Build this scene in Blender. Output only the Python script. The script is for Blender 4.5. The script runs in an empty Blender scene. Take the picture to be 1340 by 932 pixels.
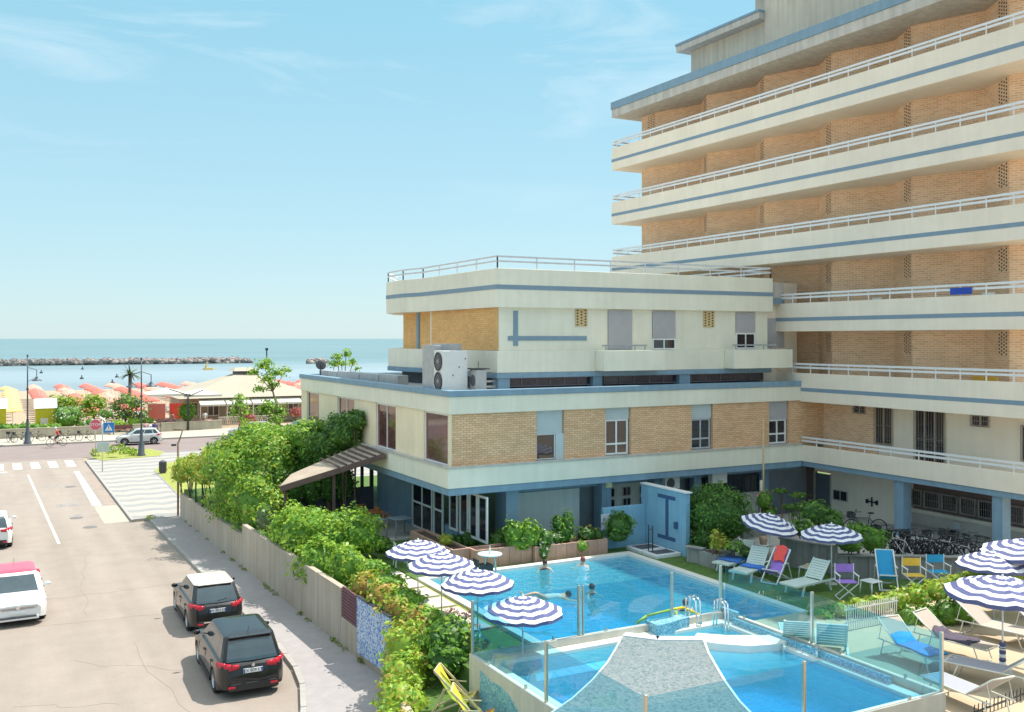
import bpy, math, random
import numpy as np
from mathutils import Vector, Matrix
R = math.radians
random.seed(7)
scene = bpy.context.scene
col = scene.collection
# ------------------------------------------------------------------ camera facts
H = 9.7; F = 1270.0; CX = 670.0; HY = 443.0
FX, FY = 0.4726, 0.8813          # forward, the street runs along +Y towards the sea
def dirs(px):
    a = (px-CX)/F
    return FX+a*FY, FY-a*FX
def at(px, py, z=0.0):
    t = F*(H-z)/(py-HY); dx, dy = dirs(px)
    return (t*dx, t*dy)
def onX(px, X):
    dx, dy = dirs(px); return X/dx*dy
def onY(px, Y):
    dx, dy = dirs(px); return Y/dy*dx
def depth(x, y): return x*FX+y*FY
def zat(py, x, y): return H-(py-HY)*depth(x, y)/F
# ------------------------------------------------------------------ materials
MATS = {}
def nodes_of(m):
    m.use_nodes = True
    nt = m.node_tree
    return nt, nt.nodes, nt.links, nt.nodes['Principled BSDF']
def hmap(nt):
    """vector (run along the wall, height, 0) for walls aligned with X or Y"""
    N, L = nt.nodes, nt.links
    tc = N.new('ShaderNodeTexCoord'); g = N.new('ShaderNodeNewGeometry')
    sp = N.new('ShaderNodeSeparateXYZ'); L.new(tc.outputs['Object'], sp.inputs[0])
    sn = N.new('ShaderNodeSeparateXYZ'); L.new(g.outputs['True Normal'], sn.inputs[0])
    ab = N.new('ShaderNodeMath'); ab.operation = 'ABSOLUTE'; L.new(sn.outputs['X'], ab.inputs[0])
    gt = N.new('ShaderNodeMath'); gt.operation = 'GREATER_THAN'; gt.inputs[1].default_value = .5; L.new(ab.outputs[0], gt.inputs[0])
    mx = N.new('ShaderNodeMix'); mx.data_type = 'FLOAT'
    L.new(gt.outputs[0], mx.inputs[0]); L.new(sp.outputs['X'], mx.inputs[2]); L.new(sp.outputs['Y'], mx.inputs[3])
    az_ = N.new('ShaderNodeMath'); az_.operation = 'ABSOLUTE'; L.new(sn.outputs['Z'], az_.inputs[0])
    gz = N.new('ShaderNodeMath'); gz.operation = 'GREATER_THAN'; gz.inputs[1].default_value = .7; L.new(az_.outputs[0], gz.inputs[0])
    m2 = N.new('ShaderNodeMix'); m2.data_type = 'FLOAT'; L.new(gz.outputs[0], m2.inputs[0]); L.new(sp.outputs['Z'], m2.inputs[2]); L.new(sp.outputs['Y'], m2.inputs[3])
    cb = N.new('ShaderNodeCombineXYZ'); L.new(mx.outputs[0], cb.inputs[0]); L.new(m2.outputs[0], cb.inputs[1])
    return cb.outputs[0]
def mat(name, c, rough=.7, var=.12, scale=3.0, bump=0.0, bscale=40.0, metal=0.0, spec=.5, streak=0.0, coat=0.0, c2=None, sat=0):
    if name in MATS: return MATS[name]
    m = bpy.data.materials.new(name); nt, N, L, b = nodes_of(m)
    b.inputs['Roughness'].default_value = rough
    b.inputs['Metallic'].default_value = metal
    b.inputs['Specular IOR Level'].default_value = spec
    if coat: b.inputs['Coat Weight'].default_value = coat; b.inputs['Coat Roughness'].default_value = .05
    tc = N.new('ShaderNodeTexCoord')
    n = N.new('ShaderNodeTexNoise'); n.inputs['Scale'].default_value = scale; n.inputs['Detail'].default_value = 6; n.inputs['Roughness'].default_value = .65
    L.new(tc.outputs['Object'], n.inputs['Vector'])
    rmp = N.new('ShaderNodeValToRGB'); e = rmp.color_ramp.elements
    lo = [v*(1-var) for v in c]; hi = [min(1, v*(1+var)) for v in c]
    if c2: lo, hi = list(c), list(c2)
    e[0].position = .3; e[0].color = (*lo, 1); e[1].position = .7; e[1].color = (*hi, 1)
    L.new(n.outputs['Fac'], rmp.inputs[0]); out = rmp.outputs[0]
    if streak:
        mp = N.new('ShaderNodeMapping'); mp.inputs['Scale'].default_value = (2.2, 2.2, .12)
        L.new(tc.outputs['Object'], mp.inputs[0])
        n2 = N.new('ShaderNodeTexNoise'); n2.inputs['Scale'].default_value = 2.0; n2.inputs['Detail'].default_value = 5
        L.new(mp.outputs[0], n2.inputs['Vector'])
        r2 = N.new('ShaderNodeMapRange'); r2.inputs[1].default_value = .35; r2.inputs[2].default_value = .7
        r2.inputs[3].default_value = 1-streak; r2.inputs[4].default_value = 1.0
        L.new(n2.outputs['Fac'], r2.inputs[0])
        ml = N.new('ShaderNodeMix'); ml.data_type = 'RGBA'; ml.blend_type = 'MULTIPLY'; ml.inputs[0].default_value = 1
        L.new(out, ml.inputs[6]); L.new(r2.outputs[0], ml.inputs[7]); out = ml.outputs[2]
    L.new(out, b.inputs['Base Color'])
    if bump:
        n3 = N.new('ShaderNodeTexNoise'); n3.inputs['Scale'].default_value = bscale; n3.inputs['Detail'].default_value = 4
        L.new(tc.outputs['Object'], n3.inputs['Vector'])
        bp = N.new('ShaderNodeBump'); bp.inputs['Strength'].default_value = bump; bp.inputs['Distance'].default_value = .02
        L.new(n3.outputs['Fac'], bp.inputs['Height']); L.new(bp.outputs[0], b.inputs['Normal'])
    MATS[name] = m; return m
def brick(name, c1, c2, mortar, bw=.25, bh=.07, ms=.014):
    m = bpy.data.materials.new(name); nt, N, L, b = nodes_of(m)
    v = hmap(nt)
    t = N.new('ShaderNodeTexBrick'); L.new(v, t.inputs['Vector'])
    t.inputs['Color1'].default_value = (*c1, 1); t.inputs['Color2'].default_value = (*c2, 1); t.inputs['Mortar'].default_value = (*mortar, 1)
    t.inputs['Scale'].default_value = 1; t.inputs['Brick Width'].default_value = bw; t.inputs['Row Height'].default_value = bh
    t.inputs['Mortar Size'].default_value = ms; t.inputs['Mortar Smooth'].default_value = .2; t.inputs['Bias'].default_value = 0
    n = N.new('ShaderNodeTexNoise'); n.inputs['Scale'].default_value = .9; n.inputs['Detail'].default_value = 7; L.new(v, n.inputs['Vector'])
    mr = N.new('ShaderNodeMapRange'); mr.inputs[1].default_value = .3; mr.inputs[2].default_value = .7; mr.inputs[3].default_value = .90; mr.inputs[4].default_value = 1.06
    L.new(n.outputs['Fac'], mr.inputs[0])
    ml = N.new('ShaderNodeMix'); ml.data_type = 'RGBA'; ml.blend_type = 'MULTIPLY'; ml.inputs[0].default_value = 1
    L.new(t.outputs['Color'], ml.inputs[6]); L.new(mr.outputs[0], ml.inputs[7]); L.new(ml.outputs[2], b.inputs['Base Color'])
    bp = N.new('ShaderNodeBump'); bp.inputs['Strength'].default_value = .5; bp.inputs['Distance'].default_value = .01; bp.invert = True
    L.new(t.outputs['Fac'], bp.inputs['Height']); L.new(bp.outputs[0], b.inputs['Normal'])
    b.inputs['Roughness'].default_value = .85; MATS[name] = m; return m
def leafmat(name, c1, c2, trans=.35, scale=2.5):
    m = bpy.data.materials.new(name); nt, N, L, b = nodes_of(m)
    tc = N.new('ShaderNodeTexCoord')
    n = N.new('ShaderNodeTexNoise'); n.inputs['Scale'].default_value = scale; n.inputs['Detail'].default_value = 8; n.inputs['Roughness'].default_value = .8
    L.new(tc.outputs['Object'], n.inputs['Vector'])
    rmp = N.new('ShaderNodeValToRGB'); e = rmp.color_ramp.elements
    e[0].position = .35; e[0].color = (*c1, 1); e[1].position = .65; e[1].color = (*c2, 1)
    L.new(n.outputs['Fac'], rmp.inputs[0]); L.new(rmp.outputs[0], b.inputs['Base Color'])
    b.inputs['Roughness'].default_value = .45; b.inputs['Specular IOR Level'].default_value = .4
    tr = N.new('ShaderNodeBsdfTranslucent'); L.new(rmp.outputs[0], tr.inputs['Color'])
    mx = N.new('ShaderNodeMixShader'); mx.inputs[0].default_value = trans
    L.new(b.outputs[0], mx.inputs[1]); L.new(tr.outputs[0], mx.inputs[2])
    L.new(mx.outputs[0], N['Material Output'].inputs['Surface']); MATS[name] = m; return m
def glassmat(name, tint, gloss=.12, veil=.0, veilc=(.5, .8, .8), rough=.03, bump=0, bscale=3.0):
    m = bpy.data.materials.new(name); m.use_nodes = True; nt = m.node_tree; N, L = nt.nodes, nt.links
    for x in list(N):
        if x.type == 'BSDF_PRINCIPLED': N.remove(x)
    out = [x for x in N if x.type == 'OUTPUT_MATERIAL'][0]
    t = N.new('ShaderNodeBsdfTransparent'); t.inputs[0].default_value = (*tint, 1)
    g = N.new('ShaderNodeBsdfGlossy'); g.inputs['Roughness'].default_value = rough; g.inputs['Color'].default_value = (1, 1, 1, 1)
    fr = N.new('ShaderNodeFresnel'); fr.inputs[0].default_value = 1.4
    mul = N.new('ShaderNodeMath'); mul.operation = 'MULTIPLY_ADD'; mul.inputs[1].default_value = .9; mul.inputs[2].default_value = gloss*.2
    L.new(fr.outputs[0], mul.inputs[0])
    if bump:
        tc = N.new('ShaderNodeTexCoord'); n = N.new('ShaderNodeTexNoise'); n.inputs['Scale'].default_value = bscale; n.inputs['Detail'].default_value = 4; n.inputs['Distortion'].default_value = 1.0
        L.new(tc.outputs['Object'], n.inputs['Vector'])
        bp = N.new('ShaderNodeBump'); bp.inputs['Strength'].default_value = bump; bp.inputs['Distance'].default_value = .1
        L.new(n.outputs['Fac'], bp.inputs['Height']); L.new(bp.outputs[0], g.inputs['Normal']); L.new(bp.outputs[0], fr.inputs['Normal'])
    base = t.outputs[0]
    if veil:
        d = N.new('ShaderNodeBsdfDiffuse'); d.inputs[0].default_value = (*veilc, 1)
        mv = N.new('ShaderNodeMixShader'); mv.inputs[0].default_value = veil
        L.new(t.outputs[0], mv.inputs[1]); L.new(d.outputs[0], mv.inputs[2]); base = mv.outputs[0]
    gm = N.new('ShaderNodeNewGeometry'); iv = N.new('ShaderNodeMath'); iv.operation = 'SUBTRACT'; iv.inputs[0].default_value = 1; L.new(gm.outputs['Backfacing'], iv.inputs[1])
    m3 = N.new('ShaderNodeMath'); m3.operation = 'MULTIPLY'; L.new(mul.outputs[0], m3.inputs[0]); L.new(iv.outputs[0], m3.inputs[1]); mul = m3
    mx = N.new('ShaderNodeMixShader'); L.new(mul.outputs[0], mx.inputs[0]); L.new(base, mx.inputs[1]); L.new(g.outputs[0], mx.inputs[2])
    L.new(mx.outputs[0], out.inputs['Surface']); MATS[name] = m; return m
# ------------------------------------------------------------------ mesh builder
class MB:
    def __init__(s): s.v = []; s.f = []; s.m = []; s.mi = 0; s.sm = []; s.smooth = False
    def add(s, vs, fs):
        o = len(s.v); s.v += [tuple(p) for p in vs]
        for f in fs: s.f.append([i+o for i in f]); s.m.append(s.mi); s.sm.append(s.smooth)
        return s
    def box(s, x0, x1, y0, y1, z0, z1):
        if x0 > x1: x0, x1 = x1, x0
        if y0 > y1: y0, y1 = y1, y0
        if z0 > z1: z0, z1 = z1, z0
        return s.add([(x0,y0,z0),(x1,y0,z0),(x1,y1,z0),(x0,y1,z0),(x0,y0,z1),(x1,y0,z1),(x1,y1,z1),(x0,y1,z1)],
              [(0,3,2,1),(4,5,6,7),(0,1,5,4),(1,2,6,5),(2,3,7,6),(3,0,4,7)])
    def prism(s, poly, z0, z1):
        n = len(poly)
        ar = sum(poly[i][0]*poly[(i+1)%n][1]-poly[(i+1)%n][0]*poly[i][1] for i in range(n))
        if ar < 0: poly = poly[::-1]
        f0 = z0 if hasattr(z0, '__len__') else [z0]*n; f1 = z1 if hasattr(z1, '__len__') else [z1]*n
        if ar < 0: f0 = list(f0)[::-1]; f1 = list(f1)[::-1]
        vs = [(p[0], p[1], f0[i]) for i, p in enumerate(poly)]+[(p[0], p[1], f1[i]) for i, p in enumerate(poly)]
        fs = [tuple(range(n-1, -1, -1)), tuple(range(n, 2*n))]+[(i, (i+1) % n, n+(i+1) % n, n+i) for i in range(n)]
        return s.add(vs, fs)
    def tube(s, p0, p1, r, n=8, r1=None):
        p0 = Vector(p0); p1 = Vector(p1); d = (p1-p0)
        if d.length < 1e-6: return s
        d.normalize(); u = d.orthogonal().normalized(); w = d.cross(u); r1 = r if r1 is None else r1
        vs = []
        for p, rr in ((p0, r), (p1, r1)):
            for i in range(n):
                a = 2*math.pi*i/n; vs.append(p+u*math.cos(a)*rr+w*math.sin(a)*rr)
        sv = s.smooth
        s.smooth = n > 6
        s.add(vs, [(i, (i+1) % n, n+(i+1) % n, n+i) for i in range(n)])
        s.smooth = False; o = len(s.v)-2*n
        s.f.append([o+i for i in range(n-1, -1, -1)]); s.m.append(s.mi); s.sm.append(False)
        s.f.append([o+n+i for i in range(n)]); s.m.append(s.mi); s.sm.append(False)
        s.smooth = sv; return s
    def path(s, pts, r, n=8):
        for a, b in zip(pts[:-1], pts[1:]): s.tube(a, b, r, n)
        return s
    def bar(s, p0, p1, w, h):
        """rectangular bar between two points; w across (horizontal), h vertical"""
        p0 = Vector(p0); p1 = Vector(p1); d = (p1-p0).normalized()
        up = Vector((0, 0, 1)) if abs(d.z) < .95 else Vector((0, 1, 0))
        u = d.cross(up).normalized()*w/2; q = u.cross(d).normalized()*h/2
        vs = [p+sx*u+sz*q for p in (p0, p1) for sx, sz in ((-1,-1),(1,-1),(1,1),(-1,1))]
        return s.add(vs, [(0,3,2,1),(4,5,6,7),(0,1,5,4),(1,2,6,5),(2,3,7,6),(3,0,4,7)])
    def lathe(s, prof, c=(0, 0, 0), n=20, smooth=True, axis='z'):
        vs = []
        for r, z in prof:
            for i in range(n):
                a = 2*math.pi*i/n
                p = (r*math.cos(a), r*math.sin(a), z) if axis == 'z' else ((z, r*math.cos(a), r*math.sin(a)) if axis == 'x' else (r*math.cos(a), z, r*math.sin(a)))
                vs.append((p[0]+c[0], p[1]+c[1], p[2]+c[2]))
        fs = [(k*n+i, k*n+(i+1) % n, (k+1)*n+(i+1) % n, (k+1)*n+i) for k in range(len(prof)-1) for i in range(n)]
        sv = s.smooth; s.smooth = smooth; s.add(vs, fs); s.smooth = sv; return s
    def ring(s, c, Rr, r, axis='x', n=24, k=8):
        prof = [(Rr+r*math.cos(2*math.pi*j/k), r*math.sin(2*math.pi*j/k)) for j in range(k+1)]
        return s.lathe(prof, c, n, True, axis)
    def ball(s, c, rx, ry, rz, n=16, k=9):
        vs = []; 
        for j in range(k+1):
            th = math.pi*j/k
            for i in range(n):
                a = 2*math.pi*i/n; vs.append((c[0]+rx*math.sin(th)*math.cos(a), c[1]+ry*math.sin(th)*math.sin(a), c[2]+rz*math.cos(th)))
        sv = s.smooth; s.smooth = True
        s.add(vs, [(j*n+i, (j+1)*n+i, (j+1)*n+(i+1) % n, j*n+(i+1) % n) for j in range(k) for i in range(n)])
        s.smooth = sv; return s
    def build(s, name, mats, parent=None, bevel=0, loc=None, local=False):
        me = bpy.data.meshes.new(name); me.from_pydata(s.v, [], s.f); 
        if not isinstance(mats, (list, tuple)): mats = [mats]
        for q in mats: me.materials.append(q)
        me.polygons.foreach_set('material_index', s.m); me.polygons.foreach_set('use_smooth', s.sm); me.update()
        o = bpy.data.objects.new(name, me); col.objects.link(o)
        if parent is not None:
            o.parent = parent
            if not local:
                r = parent; off = Vector((0, 0, 0))
                while r is not None: off += r.location; r = r.parent
                o.location = -off
        if loc is not None: o.location = loc
        if bevel:
            md = o.modifiers.new('bevel', 'BEVEL'); md.width = bevel; md.segments = 2; md.limit_method = 'ANGLE'; md.angle_limit = R(50); md.harden_normals = False
        return o
def tag(o, label=None, cat=None, group=None, kind=None):
    if label: o['label'] = label
    if cat: o['category'] = cat
    if group: o['group'] = group
    if kind: o['kind'] = kind
    return o
def thing(name, loc, label, cat, group=None, rz=0):
    o = bpy.data.objects.new(name, None); col.objects.link(o); o.location = loc; o.rotation_euler = (0, 0, rz)
    o.empty_display_size = .3
    return tag(o, label, cat, group)
def struct(o): o['kind'] = 'structure'; return o
KIDS = {}
def kids(o): return [c for c in bpy.data.objects if c.parent is o]
def dup(root, loc, rz=0, label=None, group=None, scale=None, skip=()):
    r = root.copy(); col.objects.link(r); r.location = loc; r.rotation_euler = (0, 0, rz)
    if label: r['label'] = label
    if group: r['group'] = group
    if scale: r.scale = scale
    def rec(a, b):
        for ch in kids(a):
            if ch.name.split('.')[0] in skip: continue
            c = ch.copy(); col.objects.link(c); c.parent = b; rec(ch, c)
    rec(root, r); return r
def textmesh(name, s, size, m, parent, loc, rot, extrude=.002):
    cu = bpy.data.curves.new('t', 'FONT'); cu.body = s; cu.size = size; cu.align_x = 'CENTER'; cu.align_y = 'CENTER'; cu.extrude = extrude
    to = bpy.data.objects.new('t', cu); col.objects.link(to)
    dg = bpy.context.evaluated_depsgraph_get(); me = bpy.data.meshes.new_from_object(to.evaluated_get(dg)); 
    bpy.data.objects.remove(to)
    me.materials.clear(); me.materials.append(m); me.name = name
    o = bpy.data.objects.new(name, me); col.objects.link(o); o.parent = parent; o.location = loc; o.rotation_euler = rot; return o
# ------------------------------------------------------------------ foliage
def leaves(name, blobs, dens, size, mats, parent=None, seed=1, w=(1,), core=None, up=.25, droop=0, shell=(.72, 1.04), offset=None, lump=.18, asp=.55):
    """blobs: (cx,cy,cz,rx,ry,rz). many leaf faces spread through each crown's outer volume; a rough inner mass of twigs and leaves"""
    rg = np.random.default_rng(seed); V = []; MI = []
    w = np.array(w, float); w /= w.sum()
    for bl in blobs:
        c = np.array(bl[:3], float); r = np.array(bl[3:6], float)
        area = 4*math.pi*(((r[0]*r[1])**1.6+(r[0]*r[2])**1.6+(r[1]*r[2])**1.6)/3)**(1/1.6)
        n = int(area*dens)
        d = rg.normal(size=(n, 3)); d /= np.linalg.norm(d, axis=1)[:, None]
        d[:, 2] = np.where(d[:, 2] < -.55, -d[:, 2], d[:, 2])
        ph = rg.uniform(0, 6.28, 6)
        lum = 1+lump*(np.sin(d[:, 0]*5+ph[0])*np.sin(d[:, 1]*5+ph[1])+.7*np.sin(d[:, 2]*7+ph[2]+d[:, 0]*4)+.6*np.sin(d[:, 1]*11+ph[3]+d[:, 0]*9+ph[4]))
        rad = rg.uniform(shell[0], shell[1], n)*lum
        p = c+d*r*rad[:, None]
        nn = d/r; nn /= np.linalg.norm(nn, axis=1)[:, None]
        nn = nn+rg.normal(size=(n, 3))*.55+np.array([0, 0, up]); nn /= np.linalg.norm(nn, axis=1)[:, None]
        t1 = rg.normal(size=(n, 3)); t1[:, 2] -= droop; t1 -= nn*(t1*nn).sum(1)[:, None]; t1 /= np.linalg.norm(t1, axis=1)[:, None]
        t2 = np.cross(nn, t1); s = size*rg.uniform(.6, 1.35, n)[:, None]
        q = np.stack([p-t1*s, p-t1*s*.1+t2*s*asp, p+t1*s+nn*s*-.15, p-t1*s*.1-t2*s*asp], 1)
        V.append(q.reshape(-1, 3)); MI.append(rg.choice(len(w), size=n, p=w))
    V = np.concatenate(V); MI = np.concatenate(MI).astype(np.int32); nq = len(V)//4
    verts = V; 
    CV = []; CF = []
    if core:
        for bl in blobs:
            c = bl[:3]; r = bl[3:6]; k, n = 9, 14; o = len(V)+len(CV)
            for j in range(k+1):
                th = math.pi*j/k
                for i in range(n):
                    a = 2*math.pi*i/n; q = core*(1+rg.uniform(-.12, .12))
                    CV.append((c[0]+r[0]*q*math.sin(th)*math.cos(a), c[1]+r[1]*q*math.sin(th)*math.sin(a), c[2]+r[2]*q*math.cos(th)))
            for j in range(k):
                for i in range(n): CF.append((o+j*n+i, o+(j+1)*n+i, o+(j+1)*n+(i+1) % n, o+j*n+(i+1) % n))
        verts = np.concatenate([V, np.array(CV)])
    faces = np.concatenate([np.arange(nq*4).reshape(-1, 4), np.array(CF, int).reshape(-1, 4)]) if CF else np.arange(nq*4).reshape(-1, 4)
    me = bpy.data.meshes.new(name); me.vertices.add(len(verts)); me.vertices.foreach_set('co', verts.astype(np.float32).ravel())
    me.loops.add(len(faces)*4); me.loops.foreach_set('vertex_index', faces.astype(np.int32).ravel())
    me.polygons.add(len(faces)); me.polygons.foreach_set('loop_start', np.arange(0, len(faces)*4, 4, dtype=np.int32))
    me.polygons.foreach_set('loop_total', np.full(len(faces), 4, np.int32))
    for q in mats: me.materials.append(q)
    mi = np.zeros(len(faces), np.int32); mi[:nq] = MI; mi[nq:] = 0
    me.polygons.foreach_set('material_index', mi); me.update(calc_edges=True); me.validate()
    o = bpy.data.objects.new(name, me); col.objects.link(o)
    if parent is not None:
        o.parent = parent; off = Vector((0, 0, 0)); r = parent
        while r is not None: off += r.location; r = r.parent
        o.location = -off
    return o
# ------------------------------------------------------------------ palette
cream = mat('cream_render', (.85, .75, .62), .8, .07, .5, streak=.045, bump=.15)
wingcream = mat('wing_render', (.80, .77, .64), .8, .08, .5, streak=.06, bump=.15)
leftcream = mat('warm_render', (.86, .73, .52), .8, .08, .6, streak=.07, bump=.15)
conc = mat('grey_concrete', (.56, .53, .48), .85, .1, 1.5, streak=.2, bump=.2)
blue = mat('blue_grey_paint', (.21, .33, .43), .6, .08, 2.0, streak=.12)
bluew = mat('blue_wall_paint', (.27, .50, .66), .7, .08, 1.5, streak=.15)
stripe = mat('blue_stripe', (.20, .29, .37), .6, .06, 3)
tbrick = brick('tower_brick', (.86, .555, .345), (.70, .415, .235), (.86, .69, .52), .25, .085)
wbrick = brick('wing_brick', (.87, .56, .34), (.70, .41, .225), (.50, .34, .2), .24, .08)
pbrick = brick('upper_brick', (.88, .50, .17), (.74, .38, .11), (.62, .4, .2), .24, .08)
white = mat('white_paint', (.78, .78, .77), .45, .04, 4)
whitep = mat('white_plastic', (.74, .78, .74), .4, .04, 4)
steel = mat('brushed_steel', (.6, .58, .52), .3, .05, 8, metal=.85)
dark = mat('dark_metal', (.035, .04, .045), .5, .2, 5)
darkgrey = mat('dark_grey', (.1, .1, .11), .7, .15, 3)
black = mat('black_rubber', (.02, .02, .022), .6, .2, 6)
pane = mat('window_pane', (.015, .02, .03), .04, .3, 1.5, spec=.9)
pane2 = mat('tinted_pane', (.07, .028, .035), .06, .5, 1.2, spec=.8, c2=(.15, .05, .06))
shut = mat('roller_shutter', (.44, .43, .45), .6, .05, 3)
shutb = mat('pale_shutter', (.50, .56, .57), .6, .05, 3)
asph = mat('street_asphalt', (.31, .255, .21), .9, .1, .9, bump=.5, bscale=45, c2=(.355, .295, .245))
asph2 = mat('seafront_asphalt', (.24, .185, .17), .9, .1, .4, bump=.2, c2=(.285, .225, .205))
nt, N, L, b_ = nodes_of(asph); src = b_.inputs['Base Color'].links[0].from_socket
tc = N.new('ShaderNodeTexCoord'); mp = N.new('ShaderNodeMapping'); mp.inputs['Scale'].default_value = (.55, .045, 1); L.new(tc.outputs['Object'], mp.inputs[0])
n = N.new('ShaderNodeTexNoise'); n.inputs['Scale'].default_value = 1.6; n.inputs['Detail'].default_value = 5; L.new(mp.outputs[0], n.inputs['Vector'])
n2 = N.new('ShaderNodeTexNoise'); n2.inputs['Scale'].default_value = 14; n2.inputs['Detail'].default_value = 8; n2.inputs['Roughness'].default_value = .8; L.new(tc.outputs['Object'], n2.inputs['Vector'])
ad = N.new('ShaderNodeMath'); L.new(n.outputs['Fac'], ad.inputs[0]); L.new(n2.outputs['Fac'], ad.inputs[1])
mr = N.new('ShaderNodeMapRange'); mr.inputs[1].default_value = .7; mr.inputs[2].default_value = 1.3; mr.inputs[3].default_value = .84; mr.inputs[4].default_value = 1.14; L.new(ad.outputs[0], mr.inputs[0])
mm = N.new('ShaderNodeMix'); mm.data_type = 'RGBA'; mm.blend_type = 'MULTIPLY'; mm.inputs[0].default_value = 1; L.new(src, mm.inputs[6]); L.new(mr.outputs[0], mm.inputs[7]); L.new(mm.outputs[2], b_.inputs['Base Color'])
paint = mat('road_paint', (.72, .69, .6), .7, .08, 8)
kerbm = mat('kerb_stone', (.38, .355, .32), .85, .12, 4, bump=.2)
sidem = mat('sidewalk_asphalt', (.32, .29, .28), .9, .1, 3, bump=.3, c2=(.38, .345, .33))
beige = mat('deck_paving', (.52, .40, .26), .8, .06, 1.5, bump=.1)
slabm = mat('stone_slab', (.66, .6, .5), .8, .08, 3)
grassm = mat('lawn_grass', (.055, .13, .02), .9, .3, 5, bump=.8, bscale=90, c2=(.13, .22, .04))
grassy = mat('dry_grass', (.22, .27, .05), .9, .3, 4, bump=.8, bscale=90, c2=(.42, .42, .09))
sandm = mat('beach_sand', (.40, .30, .20), .95, .1, .3, c2=(.46, .36, .25))
trunkm = mat('bark', (.16, .11, .07), .9, .3, 8, bump=.5, bscale=20)
wallm = mat('boundary_concrete', (.46, .37, .27), .85, .12, .5, streak=.2, bump=.3, c2=(.56, .48, .385))
ret = mat('retaining_concrete', (.36, .35, .33), .85, .12, 1.2, streak=.3, bump=.3)
wood = mat('deckchair_wood', (.6, .48, .3), .6, .15, 6)
orangew = mat('orange_wood', (.55, .2, .06), .6, .15, 6)
terra = mat('planter_terracotta', (.56, .34, .25), .85, .12, 2, streak=.25)
g_dark = leafmat('dark_leaves', (.05, .13, .025), (.11, .24, .04))
g_mid = leafmat('green_leaves', (.11, .28, .03), (.25, .46, .06))
g_lime = leafmat('lime_leaves', (.30, .50, .04), (.50, .64, .08), .4)
g_yel = leafmat('yellow_leaves', (.35, .38, .05), (.55, .50, .08), .4)
g_org = leafmat('rust_leaves', (.42, .26, .06), (.60, .42, .10), .35)
g_grey = leafmat('grey_green_leaves', (.10, .15, .06), (.2, .27, .12))
pinkm = leafmat('pink_blossom', (.65, .2, .25), (.8, .4, .42), .3)
whitef = leafmat('white_blossom', (.7, .7, .65), (.85, .85, .8), .3)
SUN_E = 2.6; SKY_S = .13; EXPO = 1.15; SKY_HUE = .5; SKY_SAT = 1.0
# ------------------------------------------------------------------ ground, sea, streets
def sheet(name, pts, z, m, kind='structure'):
    b = MB(); b.prism(pts, z-.02, z); return tag(b.build(name, m), kind=kind)
g = MB(); g.add([(-400,-80,-.03),(900,-80,-.03),(900,196,-.03),(-400,196,-.03),(900,240,-1.6),(-400,240,-1.6),(900,700,-4),(-400,700,-4)],
                [(0,1,2,3),(3,2,4,5),(5,4,6,7)])
struct(g.build('ground', sandm))
seam = bpy.data.materials.new('sea_water'); nt, N, L, b = nodes_of(seam)
b.inputs['Roughness'].default_value = .35; b.inputs['Specular IOR Level'].default_value = .35
tc = N.new('ShaderNodeTexCoord'); mp = N.new('ShaderNodeMapping'); mp.inputs['Scale'].default_value = (.004, .02, 1); L.new(tc.outputs['Object'], mp.inputs[0])
n = N.new('ShaderNodeTexNoise'); n.inputs['Scale'].default_value = 1.2; n.inputs['Detail'].default_value = 8; L.new(mp.outputs[0], n.inputs['Vector'])
sp = N.new('ShaderNodeSeparateXYZ'); L.new(tc.outputs['Object'], sp.inputs[0])
mr = N.new('ShaderNodeMapRange'); mr.inputs[1].default_value = 330; mr.inputs[2].default_value = 420; L.new(sp.outputs['Y'], mr.inputs[0])
r1 = N.new('ShaderNodeMix'); r1.data_type = 'RGBA'; r1.inputs[6].default_value = (.27, .33, .35, 1); r1.inputs[7].default_value = (.15, .235, .245, 1); L.new(mr.outputs[0], r1.inputs[0])
rm = N.new('ShaderNodeMapRange'); rm.inputs[1].default_value = .3; rm.inputs[2].default_value = .7; rm.inputs[3].default_value = .82; rm.inputs[4].default_value = 1.15; L.new(n.outputs['Fac'], rm.inputs[0])
ml = N.new('ShaderNodeMix'); ml.data_type = 'RGBA'; ml.blend_type = 'MULTIPLY'; ml.inputs[0].default_value = 1; L.new(r1.outputs[2], ml.inputs[6]); L.new(rm.outputs[0], ml.inputs[7]); L.new(ml.outputs[2], b.inputs['Base Color'])
n2 = N.new('ShaderNodeTexNoise'); n2.inputs['Scale'].default_value = .5; n2.inputs['Detail'].default_value = 6; L.new(tc.outputs['Object'], n2.inputs['Vector'])
bp = N.new('ShaderNodeBump'); bp.inputs['Strength'].default_value = .5; bp.inputs['Distance'].default_value = .4; L.new(n2.outputs['Fac'], bp.inputs['Height']); L.new(bp.outputs[0], b.inputs['Normal'])
s = MB(); s.add([(-30000, 203, -.6), (30000, 203, -.6), (30000, 30000, -.6), (-30000, 30000, -.6)], [(0,1,2,3)])
struct(s.build('sea', seam))
KERB = [(7.36, 54.6), (7.45, 48), (7.55, 42), (7.7, 36), (7.85, 30.5), (7.75, 28), (7.53, 26.5), (7.07, 24.8), (6.2, 22), (5.2, 19), (4.6, 12), (4.6, -25)]
WALL = [(8.9, 54.2), (9.2, 44), (9.33, 39), (9.45, 35), (9.6, 30), (9.75, 25.6), (9.0, 23.6), (8.35, 21), (7.7, 17), (7.5, 10), (7.5, -25)]
sheet('street', [(-9, -25)]+KERB[::-1]+[(6.5, 54.6), (6.5, 86), (-9, 86)], 0.0, asph)
sheet('seafront_road', [(-140, 86), (200, 86), (200, 98), (-140, 98)], 0.0, asph2)
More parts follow.
